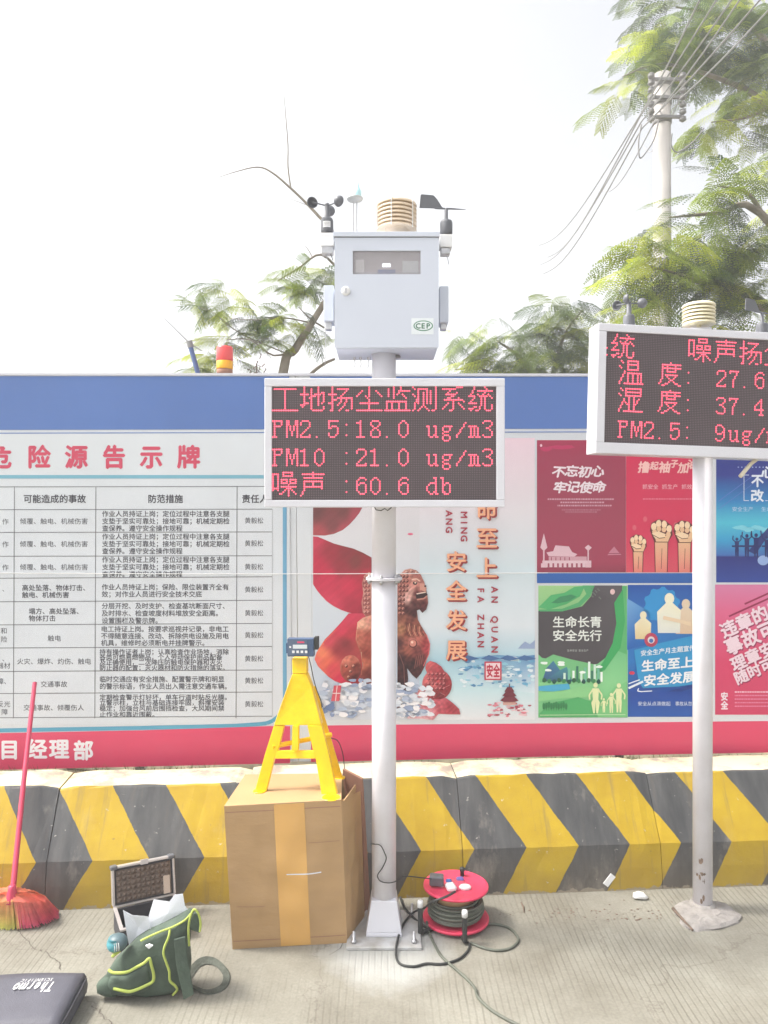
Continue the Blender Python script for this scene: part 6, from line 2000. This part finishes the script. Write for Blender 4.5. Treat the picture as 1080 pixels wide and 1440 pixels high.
piping([(239, 1307, 0.012), (237, 1318, 0), (232, 1330, -0.004), (230, 1341, -0.006), (234, 1354, -0.008), (238, 1366, -0.008), (239, 1379, -0.005), (246, 1386, 0), (249, 1392, 0.008), (243, 1399, 0.022)], -0.036, 0.0045)
piping([(153, 1364, 0.012), (160, 1368, 0.0), (178, 1367, -0.004), (192, 1360, -0.004), (203, 1354, -0.002), (210, 1348, 0.0), (213, 1358, 0), (216, 1370, 0), (215, 1380, 0), (205, 1386, 0), (185, 1394, 0), (172, 1393, 0), (160, 1390, 0.008)], -0.048, 0.0055)
piping([(266, 1330, 0), (265, 1305, 0), (268, 1288, 0), (273, 1279, 0), (279, 1285, 0), (282, 1298, 0), (281, 1310, 0)], -0.02, 0.0042)
piping([(157, 1336, 0.01), (162, 1339, 0), (168, 1337, 0), (158, 1345, 0.005)], -0.03, 0.006)
MB().prism([(bu(px, py)[0], bu(px, py)[2]) for px, py in ((209, 1321), (214, 1319), (219, 1321), (214, 1325))], -0.0445, -0.036).build('bag_badge', M['white_plastic'], bag)
# strap looped on the ground
M['webbing'] = mat('grey_green_webbing', lin((84, 88, 80)), 0.95, var=0.3, scale=40, bump=0.5, bscale=150)
band = MB()
loop = [(262, 1382), (276, 1362), (288, 1355), (302, 1356), (313, 1364), (318, 1374), (314, 1386), (302, 1393), (288, 1395), (272, 1390), (262, 1384)]
inn = smooth([Vector((*G(px, py), )) for px, py in loop], 6)
vs, fs = [], []
cen = sum(inn, Vector()) / len(inn)
for i, p_ in enumerate(inn):
    d_ = (p_ - cen); d_.z = 0; d_.normalize()
    w_ = 0.012
    tl = 0.010 * math.sin(i * 0.12)
    vs += [p_ - d_ * w_ + Vector((0, 0, 0.003)), p_ + d_ * w_ * (1.2 + 0.4 * math.sin(i * 0.2)) + Vector((0, 0, 0.011 + tl * 0.8)), p_ + d_ * (w_ * (1.2 + 0.4 * math.sin(i * 0.2)) + 0.003) + Vector((0, 0, 0.008 + tl * 0.8)), p_ - d_ * (w_ - 0.003) + Vector((0, 0, 0.0005))]
for i in range(len(inn) - 1):
    for k in range(4):
        a = i * 4 + k; b = i * 4 + (k + 1) % 4
        fs.append((a, b, b + 4, a + 4))
bi = BF.m.inverted()
band.add([bi @ v for v in vs], fs, 0, False)
band.build('strap_loop', M['webbing'], bag)
# papers
def paper(pts, y, bend, label):
    P_ = [BF.m @ Vector(bu(px, py, y + dy)) for px, py, dy in pts]
    n = len(P_)
    cen = sum(P_, Vector()) / n + Vector((0, bend, 0))
    vs = P_ + [cen] + [p + Vector((0, 0.0012, 0)) for p in P_] + [cen + Vector((0, 0.0012, 0))]
    fs = [(i, (i + 1) % n, n) for i in range(n)] + [((i + 1) % n + n + 1, i + n + 1, 2 * n + 1) for i in range(n)] + [((i + 1) % n, i, n + 1 + i, n + 1 + (i + 1) % n) for i in range(n)]
    fs = [f[::-1] for f in fs]
    o = MB().add(vs, fs).build('paper_sheet', M['paper'])
    tag(o, label, 'paper', 'white papers sticking out of the green bag')
paper([(173, 1280, 0.01), (186, 1287, 0.0), (208, 1289, 0), (214, 1312, 0.01), (203, 1330, 0.01), (184, 1342, 0.012), (178, 1312, 0.01)], 0.03, 0.015, 'creased white paper hanging out at the left of the green bag')
paper([(216, 1265, 0.012), (238, 1268, 0.006), (246, 1258, 0.01), (257, 1257, 0.012), (260, 1274, 0.01), (265, 1280, 0.01), (262, 1296, 0.012), (236, 1316, 0.01), (208, 1318, 0.0), (206, 1300, 0.0), (210, 1285, 0.004)], 0.045, -0.008, 'larger white paper standing upright in the middle of the green bag')
# teal roll end
tr = empty('tape_roll', BF.m @ Vector(bu(165, 1325, -0.02)))
tag(tr, 'teal and grey ball-shaped roll with white stripes on the left rim of the bag', 'roll')
MB().lathe([(0.004, -0.028)] + [(0.037 * math.sin(R(q)), -0.03 * math.cos(R(q))) for q in (30, 50, 70, 90, 110, 130, 150)] + [(0.004, 0.03)], 24).build('ball', mat('grey_teal_plastic', lin((86, 106, 112)), 0.45), tr)
MB().lathe([(0.004, -0.0285)] + [(0.0375 * math.sin(R(q)), -0.0305 * math.cos(R(q))) for q in (30, 50, 70, 90, 110, 130)] + [(0.03, 0.02)], 24, (-0.006, -0.003, 0), 0, Matrix.Scale(0.8, 4, (1, 0, 0))).build('teal_half', M['teal'], tr)
mb = MB()
for k in range(3):
    mb.tube([Vector((0.004 + 0.007 * k - 0.004, -0.034 + 0.002 * k, 0.014)), Vector((0.008 + 0.007 * k - 0.004, -0.0385 + 0.002 * k, 0.0)), Vector((0.006 + 0.007 * k - 0.004, -0.034 + 0.002 * k, -0.014))], 0.0017, 6)
mb.build('white_stripes', M['white_plastic'], tr)

# ------------------------------------------------------------------ black pouch, lower left
pr_ = Vector(((120 - CX) / F * 2.87, 2.86, 0))
PF_ = Frame((pr_.x, pr_.y, 0), 3)
pouch = empty('carry_pouch', m=PF_.m)
tag(pouch, 'charcoal nylon carrying pouch with upside-down white lettering in the lower left corner', 'pouch')
def soft_box(x0, x1, y0, y1, z0, z1, n, sag, seed):
    rr = random.Random(seed)
    mb = MB()
    nx, ny = n, 8
    vs, fs = [], []
    ring = []
    # top sheet with gentle sag, sides to the ground
    for j in range(ny + 1):
        for i in range(nx + 1):
            s_, t_ = i / nx, j / ny
            e = min(1, min(s_, 1 - s_) * nx * 0.8) * min(1, min(t_, 1 - t_) * ny * 0.8)
            z = z1 - 0.008 * (1 - e) - sag * math.sin(math.pi * s_) * math.sin(math.pi * t_) + 0.004 * math.sin(7 * s_ + 3 * t_)
            z -= 0.022 * (1 - s_) * 0 + 0.01 * (1 - t_)
            vs.append((x0 + (x1 - x0) * s_, y0 + (y1 - y0) * t_, z))
    for j in range(ny):
        for i in range(nx):
            q = j * (nx + 1) + i
            fs.append((q, q + 1, q + nx + 2, q + nx + 1))
    border = [i for i in range(nx + 1)] + [(j + 1) * (nx + 1) + nx for j in range(ny)] + [ny * (nx + 1) + i for i in range(nx - 1, -1, -1)] + [j * (nx + 1) for j in range(ny - 1, 0, -1)]
    rings = [border]
    for (f, o_) in ((0.8, 0.006), (0.45, 0.01), (0.15, 0.007), (0.0, 0.0)):
        r = []
        for b_ in border:
            x, y, z = vs[b_]
            cx_, cy_ = (x0 + x1) / 2, (y0 + y1) / 2
            dx = 1 if x > x1 - 1e-6 else (-1 if x < x0 + 1e-6 else 0)
            dy = 1 if y > y1 - 1e-6 else (-1 if y < y0 + 1e-6 else 0)
            vs.append((x + dx * o_, y + dy * o_ + 0.002 * math.sin(x * 40), z0 + (z - z0) * f))
            r.append(len(vs) - 1)
        rings.append(r)
    for a, b_ in zip(rings[:-1], rings[1:]):
        n_ = len(a)
        for i in range(n_):
            fs.append((a[(i + 1) % n_], a[i], b_[i], b_[(i + 1) % n_]))
    mb.add(vs, fs, 0, True)
    return mb
soft_box(-0.62, 0.0, -0.275, 0.0, 0.0, 0.098, 20, 0.004, 1).build('pouch_body', M['pouch'], pouch)
# zip seam and piping along the front edge, end panel
MB().tube(smooth([(-0.6, -0.283, 0.062), (-0.4, -0.286, 0.064), (-0.2, -0.286, 0.066), (-0.02, -0.284, 0.066), (0.008, -0.262, 0.066), (0.012, -0.1, 0.07), (0.010, -0.01, 0.072)], 6), 0.0045, 8).build('zip_seam', M['pouch_dark'], pouch)
mb = MB()
mb.box(-0.12, -0.095, -0.298, -0.288, 0.055, 0.075, ch=0.002)
mb.build('zip_pull', M['steel'], pouch)
# upside-down lettering on the top face: build flat then turn 180 degrees
def top_text(t, cx_, cy_, cwid, h, slant, bold):
    vs_all = MB()
    for i, ch in enumerate(t):
        v, tr_ = _G[(ch, bold)]
        lo, hi = v.min(0), v.max(0)
        gx = (v[:, 0] - (lo[0] + hi[0]) / 2) * (cwid / 0.66) + (i - (len(t) - 1) / 2) * cwid * 1.08
        gy = (v[:, 1] - 0.34) * (h / 0.73)
        gx = gx + slant * gy
        vs_all.add([(cx_ - gx[k], cy_ - gy[k], 0.0) for k in range(len(gx))], tr_)
    return vs_all
lm = MB()
for t, dx, dy, cw_, h_, b_ in (('Thermo', 0, 0, 0.0205, 0.05, 0.02), ('SCIENTIFIC', 0.0, 0.040, 0.0095, 0.016, 0.0)):
    q = top_text(t, -0.150 + dx, -0.095 + dy, cw_ * 1.1, h_ * 1.1, 0.1, b_)
    lm.add([(x, y, 0.0985 - 0.01 * (1 - (y + 0.275) / 0.275) - 0.0002 + 0.004) for x, y, z in q.v], q.f)
lm.build('lettering', M['white_plastic'], pouch)

# ------------------------------------------------------------------ warning beacon and blue stick behind the hoarding
bc = W(316, 528, 4.32)
bea = empty('warning_beacon', (bc.x, 4.32, 0))
tag(bea, 'red and amber warning beacon showing above the blue edge of the hoarding', 'beacon')
zb_ = bc.z
MB().lathe([(0.02, 0), (0.02, zb_ - 0.01)], 12).build('beacon_post', M['steel'], bea)
MB().lathe([(0.043, zb_ - 0.01), (0.045, zb_ + 0.03), (0.04, zb_ + 0.034)], 24).build('beacon_base', M['cardboard_dark'], bea)
MB().lathe([(0.045, zb_ + 0.034), (0.046, zb_ + 0.04), (0.046, zb_ + 0.078), (0.044, zb_ + 0.08)], 24).build('amber_lens', M['beacon_amber'], bea)
MB().lathe([(0.044, zb_ + 0.081), (0.046, zb_ + 0.085), (0.046, zb_ + 0.152), (0.042, zb_ + 0.16), (0.01, zb_ + 0.163)], 24).build('red_lens', M['beacon_red'], bea)
sk = W(281, 540, 4.35)
stk = empty('blue_pole', (sk.x, 4.35, 0))
tag(stk, 'dark blue leaning pole with a thin whip tip behind the hoarding', 'pole')
K_ = lambda px, py: W(px, py, 4.35) - Vector((sk.x, 4.35, 0))
MB().tube([K_(268, 488), K_(279, 527), K_(300, 600), Vector((0.25, 0.05, 0))], 0.014, 10).build('tube', mat('navy_tube', lin((84, 104, 150)), 0.4), stk)
MB().tube([K_(266, 480), K_(268.5, 489)], 0.018, 10).build('tip_cap', M['insulator'], stk)
MB().tube([K_(231, 447), K_(266, 482), K_(284, 494)], [0.002, 0.004, 0.003], 6).build('whip', M['insulator'], stk)
mb = MB()
for i, (px, py) in enumerate(((352, 527), (356, 519), (360, 513), (364, 521), (360, 527), (368, 516), (371, 524), (365, 505))):
    a = W(px, py, 4.34)
    b = W(px + ((i * 7) % 9) - 4, py - 8 + ((i * 5) % 7), 4.33)
    mb.tube([a, (a + b) / 2 + Vector((0.01, 0, 0.01)), b], 0.003, 5)
mb.tube([W(362, 560, 4.34), W(361, 512, 4.34)], 0.004, 5)
tag(mb.build('wire_tangle', M['rust']), 'small rusty tangle of tie wire on top of the hoarding between beacon and cabinet', 'wire')

# ------------------------------------------------------------------ concrete power pole with cables
YPP = 8.2
pb = W(931, 720, YPP)
pp = empty('power_pole', (pb.x, YPP, 0))
tag(pp, 'tall round concrete power pole with grey insulators among the tree leaves', 'power pole')
zt_ = W(931, 105, YPP).z
MB().lathe([(0.115, 0), (0.086, zt_)], 24).build('shaft', M['concrete_pole'], pp)
for k, py in enumerate((120, 145, 172)):
    z = W(931, py, YPP).z
    o = MB().box(-0.18, 0.18, -0.13, -0.098, z - 0.014, z + 0.014).build('crossarm', M['insulator'], pp)
    MB().lathe([(0.094, z - 0.03), (0.099, z - 0.02), (0.099, z + 0.03), (0.094, z + 0.04)], 20).build('pole_band', M['insulator'], pp)
for sx in (-1, 1):
    for k in range(7):
        z = W(931, 117 + k * 10, YPP).z
        MB().lathe([(0.014, -0.03), (0.034, -0.016), (0.038, -0.004), (0.022, 0.01), (0.034, 0.016), (0.015, 0.03)], 12, (sx * 0.165, -0.145, z)).build('insulator', M['insulator'], pp)
for j, pts in enumerate((((902, 175), (898, 200), (900, 222), (910, 212), (920, 195), (926, 170)), ((945, 188), (944, 205), (952, 214), (964, 208), (978, 196), (990, 180)))):
    MB().tube(smooth([W(px, py, YPP - 0.22) - Vector((pb.x, YPP, 0)) for px, py in pts]), 0.0075, 6).build('jumper_wire', M['insulator'], pp)
wires = [((906, 152), (758, 345), (1012, -60)), ((902, 160), (770, 362), (1050, -70)), ((902, 171), (760, 372), (1070, -60)), ((903, 180), (764, 385), (1120, -60)), ((955, 140), (905, 205), (1130, -40)), ((930, 152), (845, 268), (1090, -75))]
for i, (a, f, nr) in enumerate(wires):
    A_ = W(a[0], a[1], YPP - 0.22)
    Fp = W(f[0], f[1], 24.0)
    N_ = W(nr[0], nr[1], 4.2)
    m1 = (A_ + Fp) / 2 + Vector((0, 0, -0.25))
    m2 = (A_ + N_) / 2 + Vector((0, 0, -0.03))
    P1 = [Fp.lerp(A_, k / 16) - Vector((0, 0, 0.35 * math.sin(math.pi * k / 16))) for k in range(17)]
    P2 = [A_.lerp(N_, k / 8) - Vector((0, 0, 0.03 * math.sin(math.pi * k / 8))) for k in range(9)]
    o = MB().tube(P1, [0.015 - 0.007 * k / 16 for k in range(17)], 5)
    o.tube(P2, [0.008 - 0.002 * k / 8 for k in range(9)], 5)
    o = o.build('overhead_wire', M['insulator'])
    tag(o, ('topmost of the overhead cables where they leave the power pole to the left', 'second overhead cable down on the left side of the power pole', 'third overhead cable down on the left side of the power pole', 'lowest of the four parallel overhead cables left of the power pole',
            'overhead cable passing in front of the power pole just under its insulators', 'short overhead cable ending nearest the power pole, in line with its shaft')[i], 'cable', 'overhead cables at the power pole')

# ------------------------------------------------------------------ trees with feathery leaves
def frond_mesh(seed, npin=8, nleaf=7):
    """a doubly feathered leaf, unit length along +x"""
    rr = np.random.default_rng(seed)
    V, Fc = [], []
    def leaflet(p, d, n, L, w):
        b = len(V)
        s = np.cross(d, n)
        V.extend([p, p + d * L * 0.5 + s * w, p + d * L, p + d * L * 0.5 - s * w])
        Fc.append((b, b + 1, b + 2, b + 3))
    up = np.array([0, 0, 1.0])
    for i in range(npin):
        t = 0.12 + 0.88 * i / (npin - 1)
        base = np.array([t, 0, -0.22 * t * t])
        Lp = 0.42 * (1 - 0.55 * abs(t - 0.45))
        for sgn in (-1, 1):
            ang = math.radians(62 - 28 * t)
            d = np.array([math.cos(ang), sgn * math.sin(ang), -0.22 - 0.15 * rr.random()])
            d /= np.linalg.norm(d)
            side = np.cross(up, d); side /= np.linalg.norm(side)
            n = np.cross(d, side)
            for k in range(nleaf):
                q = (k + 0.7) / nleaf
                p = base + d * Lp * q + np.array([0, 0, -0.07 * q * q])
                for s2 in (-1, 1):
                    dd = side * s2 * 0.9 + d * 0.45
                    dd /= np.linalg.norm(dd)
                    leaflet(p, dd, n, 0.075 * (1.1 - 0.45 * q), 0.0215)
    # rachis
    b = len(V)
    for k in range(5):
        t = k / 4
        V.extend([np.array([t, -0.005, -0.22 * t * t]), np.array([t, 0.005, -0.22 * t * t])])
    for k in range(4): Fc.append((b + 2 * k, b + 2 * k + 1, b + 2 * k + 3, b + 2 * k + 2))
    return np.array(V), np.array(Fc)
FR = [frond_mesh(i) for i in range(3)]
FRs = [frond_mesh(i + 9, 8, 8) for i in range(2)]
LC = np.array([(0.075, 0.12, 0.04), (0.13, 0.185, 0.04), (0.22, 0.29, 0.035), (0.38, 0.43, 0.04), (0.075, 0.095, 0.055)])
def crown(name, clumps, parent, seed, size=(0.28, 0.42), flat=0.32, src=FR, weights=(0.18, 0.3, 0.28, 0.14, 0.1), droop=0.25):
    """clumps: list of (centre Vector, rx, ry, rz, n fronds, bright bias)"""
    rg = np.random.default_rng(seed)
    VV, FF, CC = [], [], []
    nb = 0
    for (c, rx, ry, rz, n, br) in clumps:
        bias = rg.uniform(0.8, 1.2)
        for _ in range(n):
            u = rg.normal(size=3); u /= np.linalg.norm(u)
            u *= rg.random() ** 0.45
            p = np.array(c) + u * np.array([rx, ry, rz])
            v, f = src[rg.integers(len(src))]
            L = rg.uniform(*size)
            yaw = rg.uniform(0, 2 * math.pi)
            # tips point outwards as a rule
            if rg.random() < 0.7: yaw = math.atan2(u[1], u[0]) + rg.normal() * 0.6
            pit = droop + rg.normal() * 0.25
            roll = rg.normal() * 0.35
            Mx = np.array((Matrix.Rotation(yaw, 3, 'Z') @ Matrix.Rotation(pit, 3, 'Y') @ Matrix.Rotation(roll, 3, 'X')))
            q = (v * L) @ Mx.T + p
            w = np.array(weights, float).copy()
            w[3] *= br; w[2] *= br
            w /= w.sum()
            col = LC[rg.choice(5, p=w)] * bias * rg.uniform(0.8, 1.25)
            VV.append(q); FF.append(f + nb); nb += len(v)
            CC.append(np.tile(np.append(col, 1.0), (len(v), 1)))
    V = np.concatenate(VV).astype(np.float32); Fq = np.concatenate(FF).astype(np.int32); Cc = np.concatenate(CC).astype(np.float32)
    me = bpy.data.meshes.new(name)
    me.vertices.add(len(V)); me.vertices.foreach_set('co', V.ravel())
    me.loops.add(len(Fq) * 4); me.loops.foreach_set('vertex_index', Fq.ravel())
    me.polygons.add(len(Fq)); me.polygons.foreach_set('loop_start', np.arange(0, len(Fq) * 4, 4, dtype=np.int32))
    me.update(calc_edges=True)
    ca = me.color_attributes.new('ink', 'FLOAT_COLOR', 'POINT')
    ca.data.foreach_set('color', Cc.ravel())
    me.materials.append(M['leaf'])
    me.validate()
    o = bpy.data.objects.new(name, me)
    COL.objects.link(o)
    if parent is not None:
        o.parent = parent
        o.matrix_parent_inverse = parent.matrix_basis.inverted()
    return o
def limbs(name, paths, parent, m=None):
    mb = MB()
    for pts, r in paths: mb.tube(smooth(pts, 4), list(np.interp(np.linspace(0, 1, (len(pts) - 1) * 4 + 1), np.linspace(0, 1, len(r)), r)), 7)
    o = mb.build(name, m or M['bark'])
    o.parent = parent
    o.matrix_parent_inverse = parent.matrix_basis.inverted()
    return o
def clump(px, py, rxp, ryp, Y, n, br=1.0, dz=0.6):
    c = W(px, py, Y)
    return (c, rxp / F * Y, dz, ryp / F * Y, n, br)

# right tree: two storeys of sprays with the sky between them
tr1 = empty('tree', (4.9, 7.6, 0))
tag(tr1, 'large feathery-leaved tree filling the upper right corner round the power pole', 'tree')
Y1 = 7.0
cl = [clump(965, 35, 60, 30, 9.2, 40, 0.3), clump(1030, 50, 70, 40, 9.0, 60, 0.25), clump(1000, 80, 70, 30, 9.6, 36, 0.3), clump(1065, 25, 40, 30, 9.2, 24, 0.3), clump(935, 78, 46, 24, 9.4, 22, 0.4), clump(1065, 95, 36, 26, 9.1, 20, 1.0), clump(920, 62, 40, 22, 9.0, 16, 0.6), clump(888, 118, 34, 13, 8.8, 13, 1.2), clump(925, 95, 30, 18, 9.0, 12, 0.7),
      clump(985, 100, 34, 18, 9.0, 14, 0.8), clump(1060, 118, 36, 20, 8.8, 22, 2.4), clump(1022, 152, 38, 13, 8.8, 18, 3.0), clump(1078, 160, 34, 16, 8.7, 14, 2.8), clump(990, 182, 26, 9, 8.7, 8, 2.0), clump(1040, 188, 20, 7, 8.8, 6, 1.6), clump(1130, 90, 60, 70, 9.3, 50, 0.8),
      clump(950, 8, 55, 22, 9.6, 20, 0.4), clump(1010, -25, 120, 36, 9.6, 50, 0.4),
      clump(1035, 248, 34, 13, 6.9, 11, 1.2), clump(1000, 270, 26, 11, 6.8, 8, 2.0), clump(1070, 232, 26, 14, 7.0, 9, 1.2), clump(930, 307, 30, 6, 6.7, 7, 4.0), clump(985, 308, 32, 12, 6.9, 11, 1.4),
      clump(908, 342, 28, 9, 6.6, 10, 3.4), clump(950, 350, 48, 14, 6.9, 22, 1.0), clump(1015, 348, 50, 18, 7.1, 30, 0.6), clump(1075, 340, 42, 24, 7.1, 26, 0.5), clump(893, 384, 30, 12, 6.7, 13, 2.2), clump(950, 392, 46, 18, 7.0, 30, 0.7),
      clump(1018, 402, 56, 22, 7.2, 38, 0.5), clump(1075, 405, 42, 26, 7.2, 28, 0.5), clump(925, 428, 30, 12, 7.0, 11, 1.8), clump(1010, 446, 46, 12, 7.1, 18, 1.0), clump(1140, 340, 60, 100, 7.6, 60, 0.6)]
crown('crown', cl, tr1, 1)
T = lambda px, py, Y: W(px, py, Y)
b0 = Vector((4.9, 7.6, 0))
limbs('trunk', [([b0, b0 + Vector((-0.1, 0, 1.6)), b0 + Vector((-0.3, -0.05, 3.2)), b0 + Vector((-0.35, 0, 5.2))], (0.2, 0.15, 0.11, 0.07))], tr1)
limbs('branches', [([b0 + Vector((-0.3, -0.05, 3.0)), T(1060, 420, 7.3), T(980, 395, 7.1), T(905, 372, 6.8)], (0.07, 0.045, 0.028, 0.008)),
                   ([b0 + Vector((-0.3, -0.05, 3.6)), T(1070, 300, 7.2), T(1010, 300, 7.0), T(940, 306, 6.8)], (0.06, 0.035, 0.02, 0.006)),
                   ([T(1070, 300, 7.2), T(1050, 270, 7.1), T(1010, 262, 7.0)], (0.03, 0.015, 0.006)),
                   ([b0 + Vector((-0.35, 0, 4.8)), T(1080, 150, 8.8), T(1010, 110, 9.0), T(930, 90, 9.0), T(875, 108, 8.8)], (0.07, 0.04, 0.028, 0.016, 0.005)),
                   ([T(1080, 150, 8.8), T(1050, 165, 8.7), T(1000, 172, 8.7)], (0.03, 0.018, 0.006)),
                   ([b0 + Vector((-0.35, 0, 5.1)), T(1080, 60, 9.0), T(1000, 20, 9.4), T(950, 10, 9.5)], (0.06, 0.035, 0.02, 0.01))], tr1)

# middle tree behind the hoarding
tr2 = empty('tree', (1.9, 9.2, 0))
tag(tr2, 'smaller hazy tree just above the blue band, between the two LED boards', 'tree')
cl = [clump(790, 440, 42, 12, 9.0, 20, 0.8), clump(745, 462, 50, 10, 9.2, 22, 0.6), clump(715, 478, 36, 12, 9.0, 18, 0.8), clump(800, 470, 42, 16, 9.0, 34, 1.0), clump(765, 500, 60, 18, 9.0, 56, 0.8), clump(700, 508, 50, 12, 9.2, 26, 0.7),
      clump(820, 508, 40, 20, 9.0, 36, 1.0), clump(660, 520, 24, 8, 9.4, 10, 0.8), clump(735, 535, 90, 16, 9.2, 60, 0.8), clump(772, 422, 14, 8, 9.0, 5, 0.6), clump(825, 432, 16, 8, 9.0, 6, 0.8), clump(690, 448, 14, 5, 9.0, 4, 0.6), clump(640, 478, 20, 7, 9.2, 6, 1.4), clump(655, 466, 10, 4, 9.2, 3, 1.4)]
crown('crown', cl, tr2, 2, size=(0.26, 0.4))
b0 = Vector((1.9, 9.2, 0))
limbs('trunk', [([b0, b0 + Vector((0.05, 0, 1.5)), b0 + Vector((0, 0, 3.2))], (0.13, 0.1, 0.05))], tr2)
limbs('branches', [([b0 + Vector((0.02, 0, 2.4)), T(740, 520, 9.2), T(700, 480, 9.1)], (0.05, 0.03, 0.008)), ([b0 + Vector((0.0, 0, 2.9)), T(790, 480, 9.1), T(820, 435, 9.0)], (0.04, 0.02, 0.006)),
                   ([b0 + Vector((0, 0, 2.6)), T(690, 525, 9.2), T(640, 520, 9.4)], (0.03, 0.02, 0.006))], tr2)

# left tree: bare limbs and thin sprays behind the cabinet
Y3 = 5.6
b0 = W(372, 720, Y3); b0.z = 0
tr3 = empty('tree', b0)
tag(tr3, 'sparse young tree with bare twigs reaching up behind the cabinet', 'tree')
limbs('trunk', [([b0, b0 + Vector((0.02, 0, 1.6)), T(398, 526, Y3), T(415, 492, Y3), T(440, 452, Y3), T(462, 418, Y3), T(485, 390, Y3 + 0.1)], (0.046, 0.04, 0.036, 0.031, 0.025, 0.02, 0.015))], tr3)
limbs('branches', [([T(485, 390, Y3 + 0.1), T(470, 330, Y3), T(448, 304, Y3), T(430, 285, Y3), T(408, 264, Y3), T(383, 243, Y3), T(362, 235, Y3), T(330, 242, Y3), T(306, 250, Y3)], (0.018, 0.014, 0.012, 0.010, 0.009, 0.007, 0.005, 0.003, 0.0015)),
                   ([T(409, 265, Y3), T(405, 235, Y3), T(405, 205, Y3), T(402, 165, Y3), T(399, 130, Y3)], (0.006, 0.005, 0.004, 0.003, 0.0015)),
                   ([T(485, 390, Y3 + 0.1), T(452, 358, Y3), T(420, 377, Y3), T(390, 395, Y3)], (0.012, 0.009, 0.007, 0.004)),
                   ([T(440, 363, Y3), T(434, 352, Y3), T(428, 344, Y3)], (0.004, 0.003, 0.0015)),
                   ([T(456, 461, Y3), T(436, 448, Y3), T(420, 432, Y3)], (0.008, 0.006, 0.003)),
                   ([T(418, 490, Y3), T(385, 500, Y3 - 0.1), T(352, 478, Y3 - 0.1), T(318, 478, Y3 - 0.2)], (0.009, 0.007, 0.005, 0.003)),
                   ([T(440, 455, Y3), T(400, 447, Y3), T(360, 450, Y3 - 0.1), T(325, 448, Y3 - 0.1)], (0.007, 0.005, 0.004, 0.002)),
                   ([T(410, 500, Y3), T(340, 470, Y3), T(300, 440, Y3), T(280, 433, Y3)], (0.006, 0.005, 0.003, 0.002)),
                   ([T(470, 505, Y3 + 0.3), T(455, 512, Y3 + 0.2), T(436, 527, Y3 + 0.2), T(410, 560, Y3 + 0.1)], (0.01, 0.012, 0.014, 0.016)),
                   ([T(430, 288, Y3), T(420, 284, Y3), T(404, 278, Y3)], (0.003, 0.002, 0.001))], tr3)
def cl3(px, py, rx, ry, n, br=1.2): return clump(px, py, rx, ry, Y3, int(n * 1.8 + 0.5), br, 0.12)
cl = [cl3(284, 408, 14, 3, 2), cl3(318, 402, 12, 4, 3), cl3(332, 421, 16, 4, 3), cl3(302, 434, 20, 5, 5, 2), cl3(275, 432, 8, 3, 1), cl3(360, 430, 8, 3, 1), cl3(345, 447, 18, 5, 5), cl3(372, 450, 14, 6, 5), cl3(405, 446, 14, 4, 4, 0.8),
      cl3(430, 450, 10, 5, 3), cl3(383, 480, 8, 18, 6, 1.4), cl3(410, 468, 12, 6, 4, 1.5), cl3(390, 398, 10, 4, 2), cl3(418, 396, 18, 6, 6, 1.6), cl3(432, 408, 12, 6, 4, 2), cl3(458, 386, 14, 5, 5, 0.8), cl3(452, 400, 12, 5, 4),
      cl3(290, 500, 16, 9, 7, 2.5), cl3(310, 480, 8, 5, 2, 1.5), cl3(284, 516, 12, 8, 6, 2.5), cl3(335, 505, 8, 8, 2, 2), cl3(420, 372, 10, 3, 2, 2), cl3(334, 478, 10, 4, 2, 0.6), cl3(463, 478, 6, 5, 2, 1.5)]
crown('crown', cl, tr3, 3, size=(0.14, 0.24), src=FRs, weights=(0.2, 0.3, 0.28, 0.15, 0.07), droop=0.1)

# ------------------------------------------------------------------ haze
hm = bpy.data.materials.new('haze')
hm.use_nodes = True
hn, hl = hm.node_tree.nodes, hm.node_tree.links
hn.remove(hn['Principled BSDF'])
pv_ = hn.new('ShaderNodeVolumePrincipled')
pv_.inputs['Color'].default_value = (0.97, 0.97, 0.98, 1)
pv_.inputs['Density'].default_value = 0.011
pv_.inputs['Anisotropy'].default_value = 0.2
hl.new(pv_.outputs[0], hn['Material Output'].inputs['Volume'])
hz_ = MB().box(-160, 160, -130, 310, -1.1, 12.0).build('haze', hm)
hz_['kind'] = 'stuff'
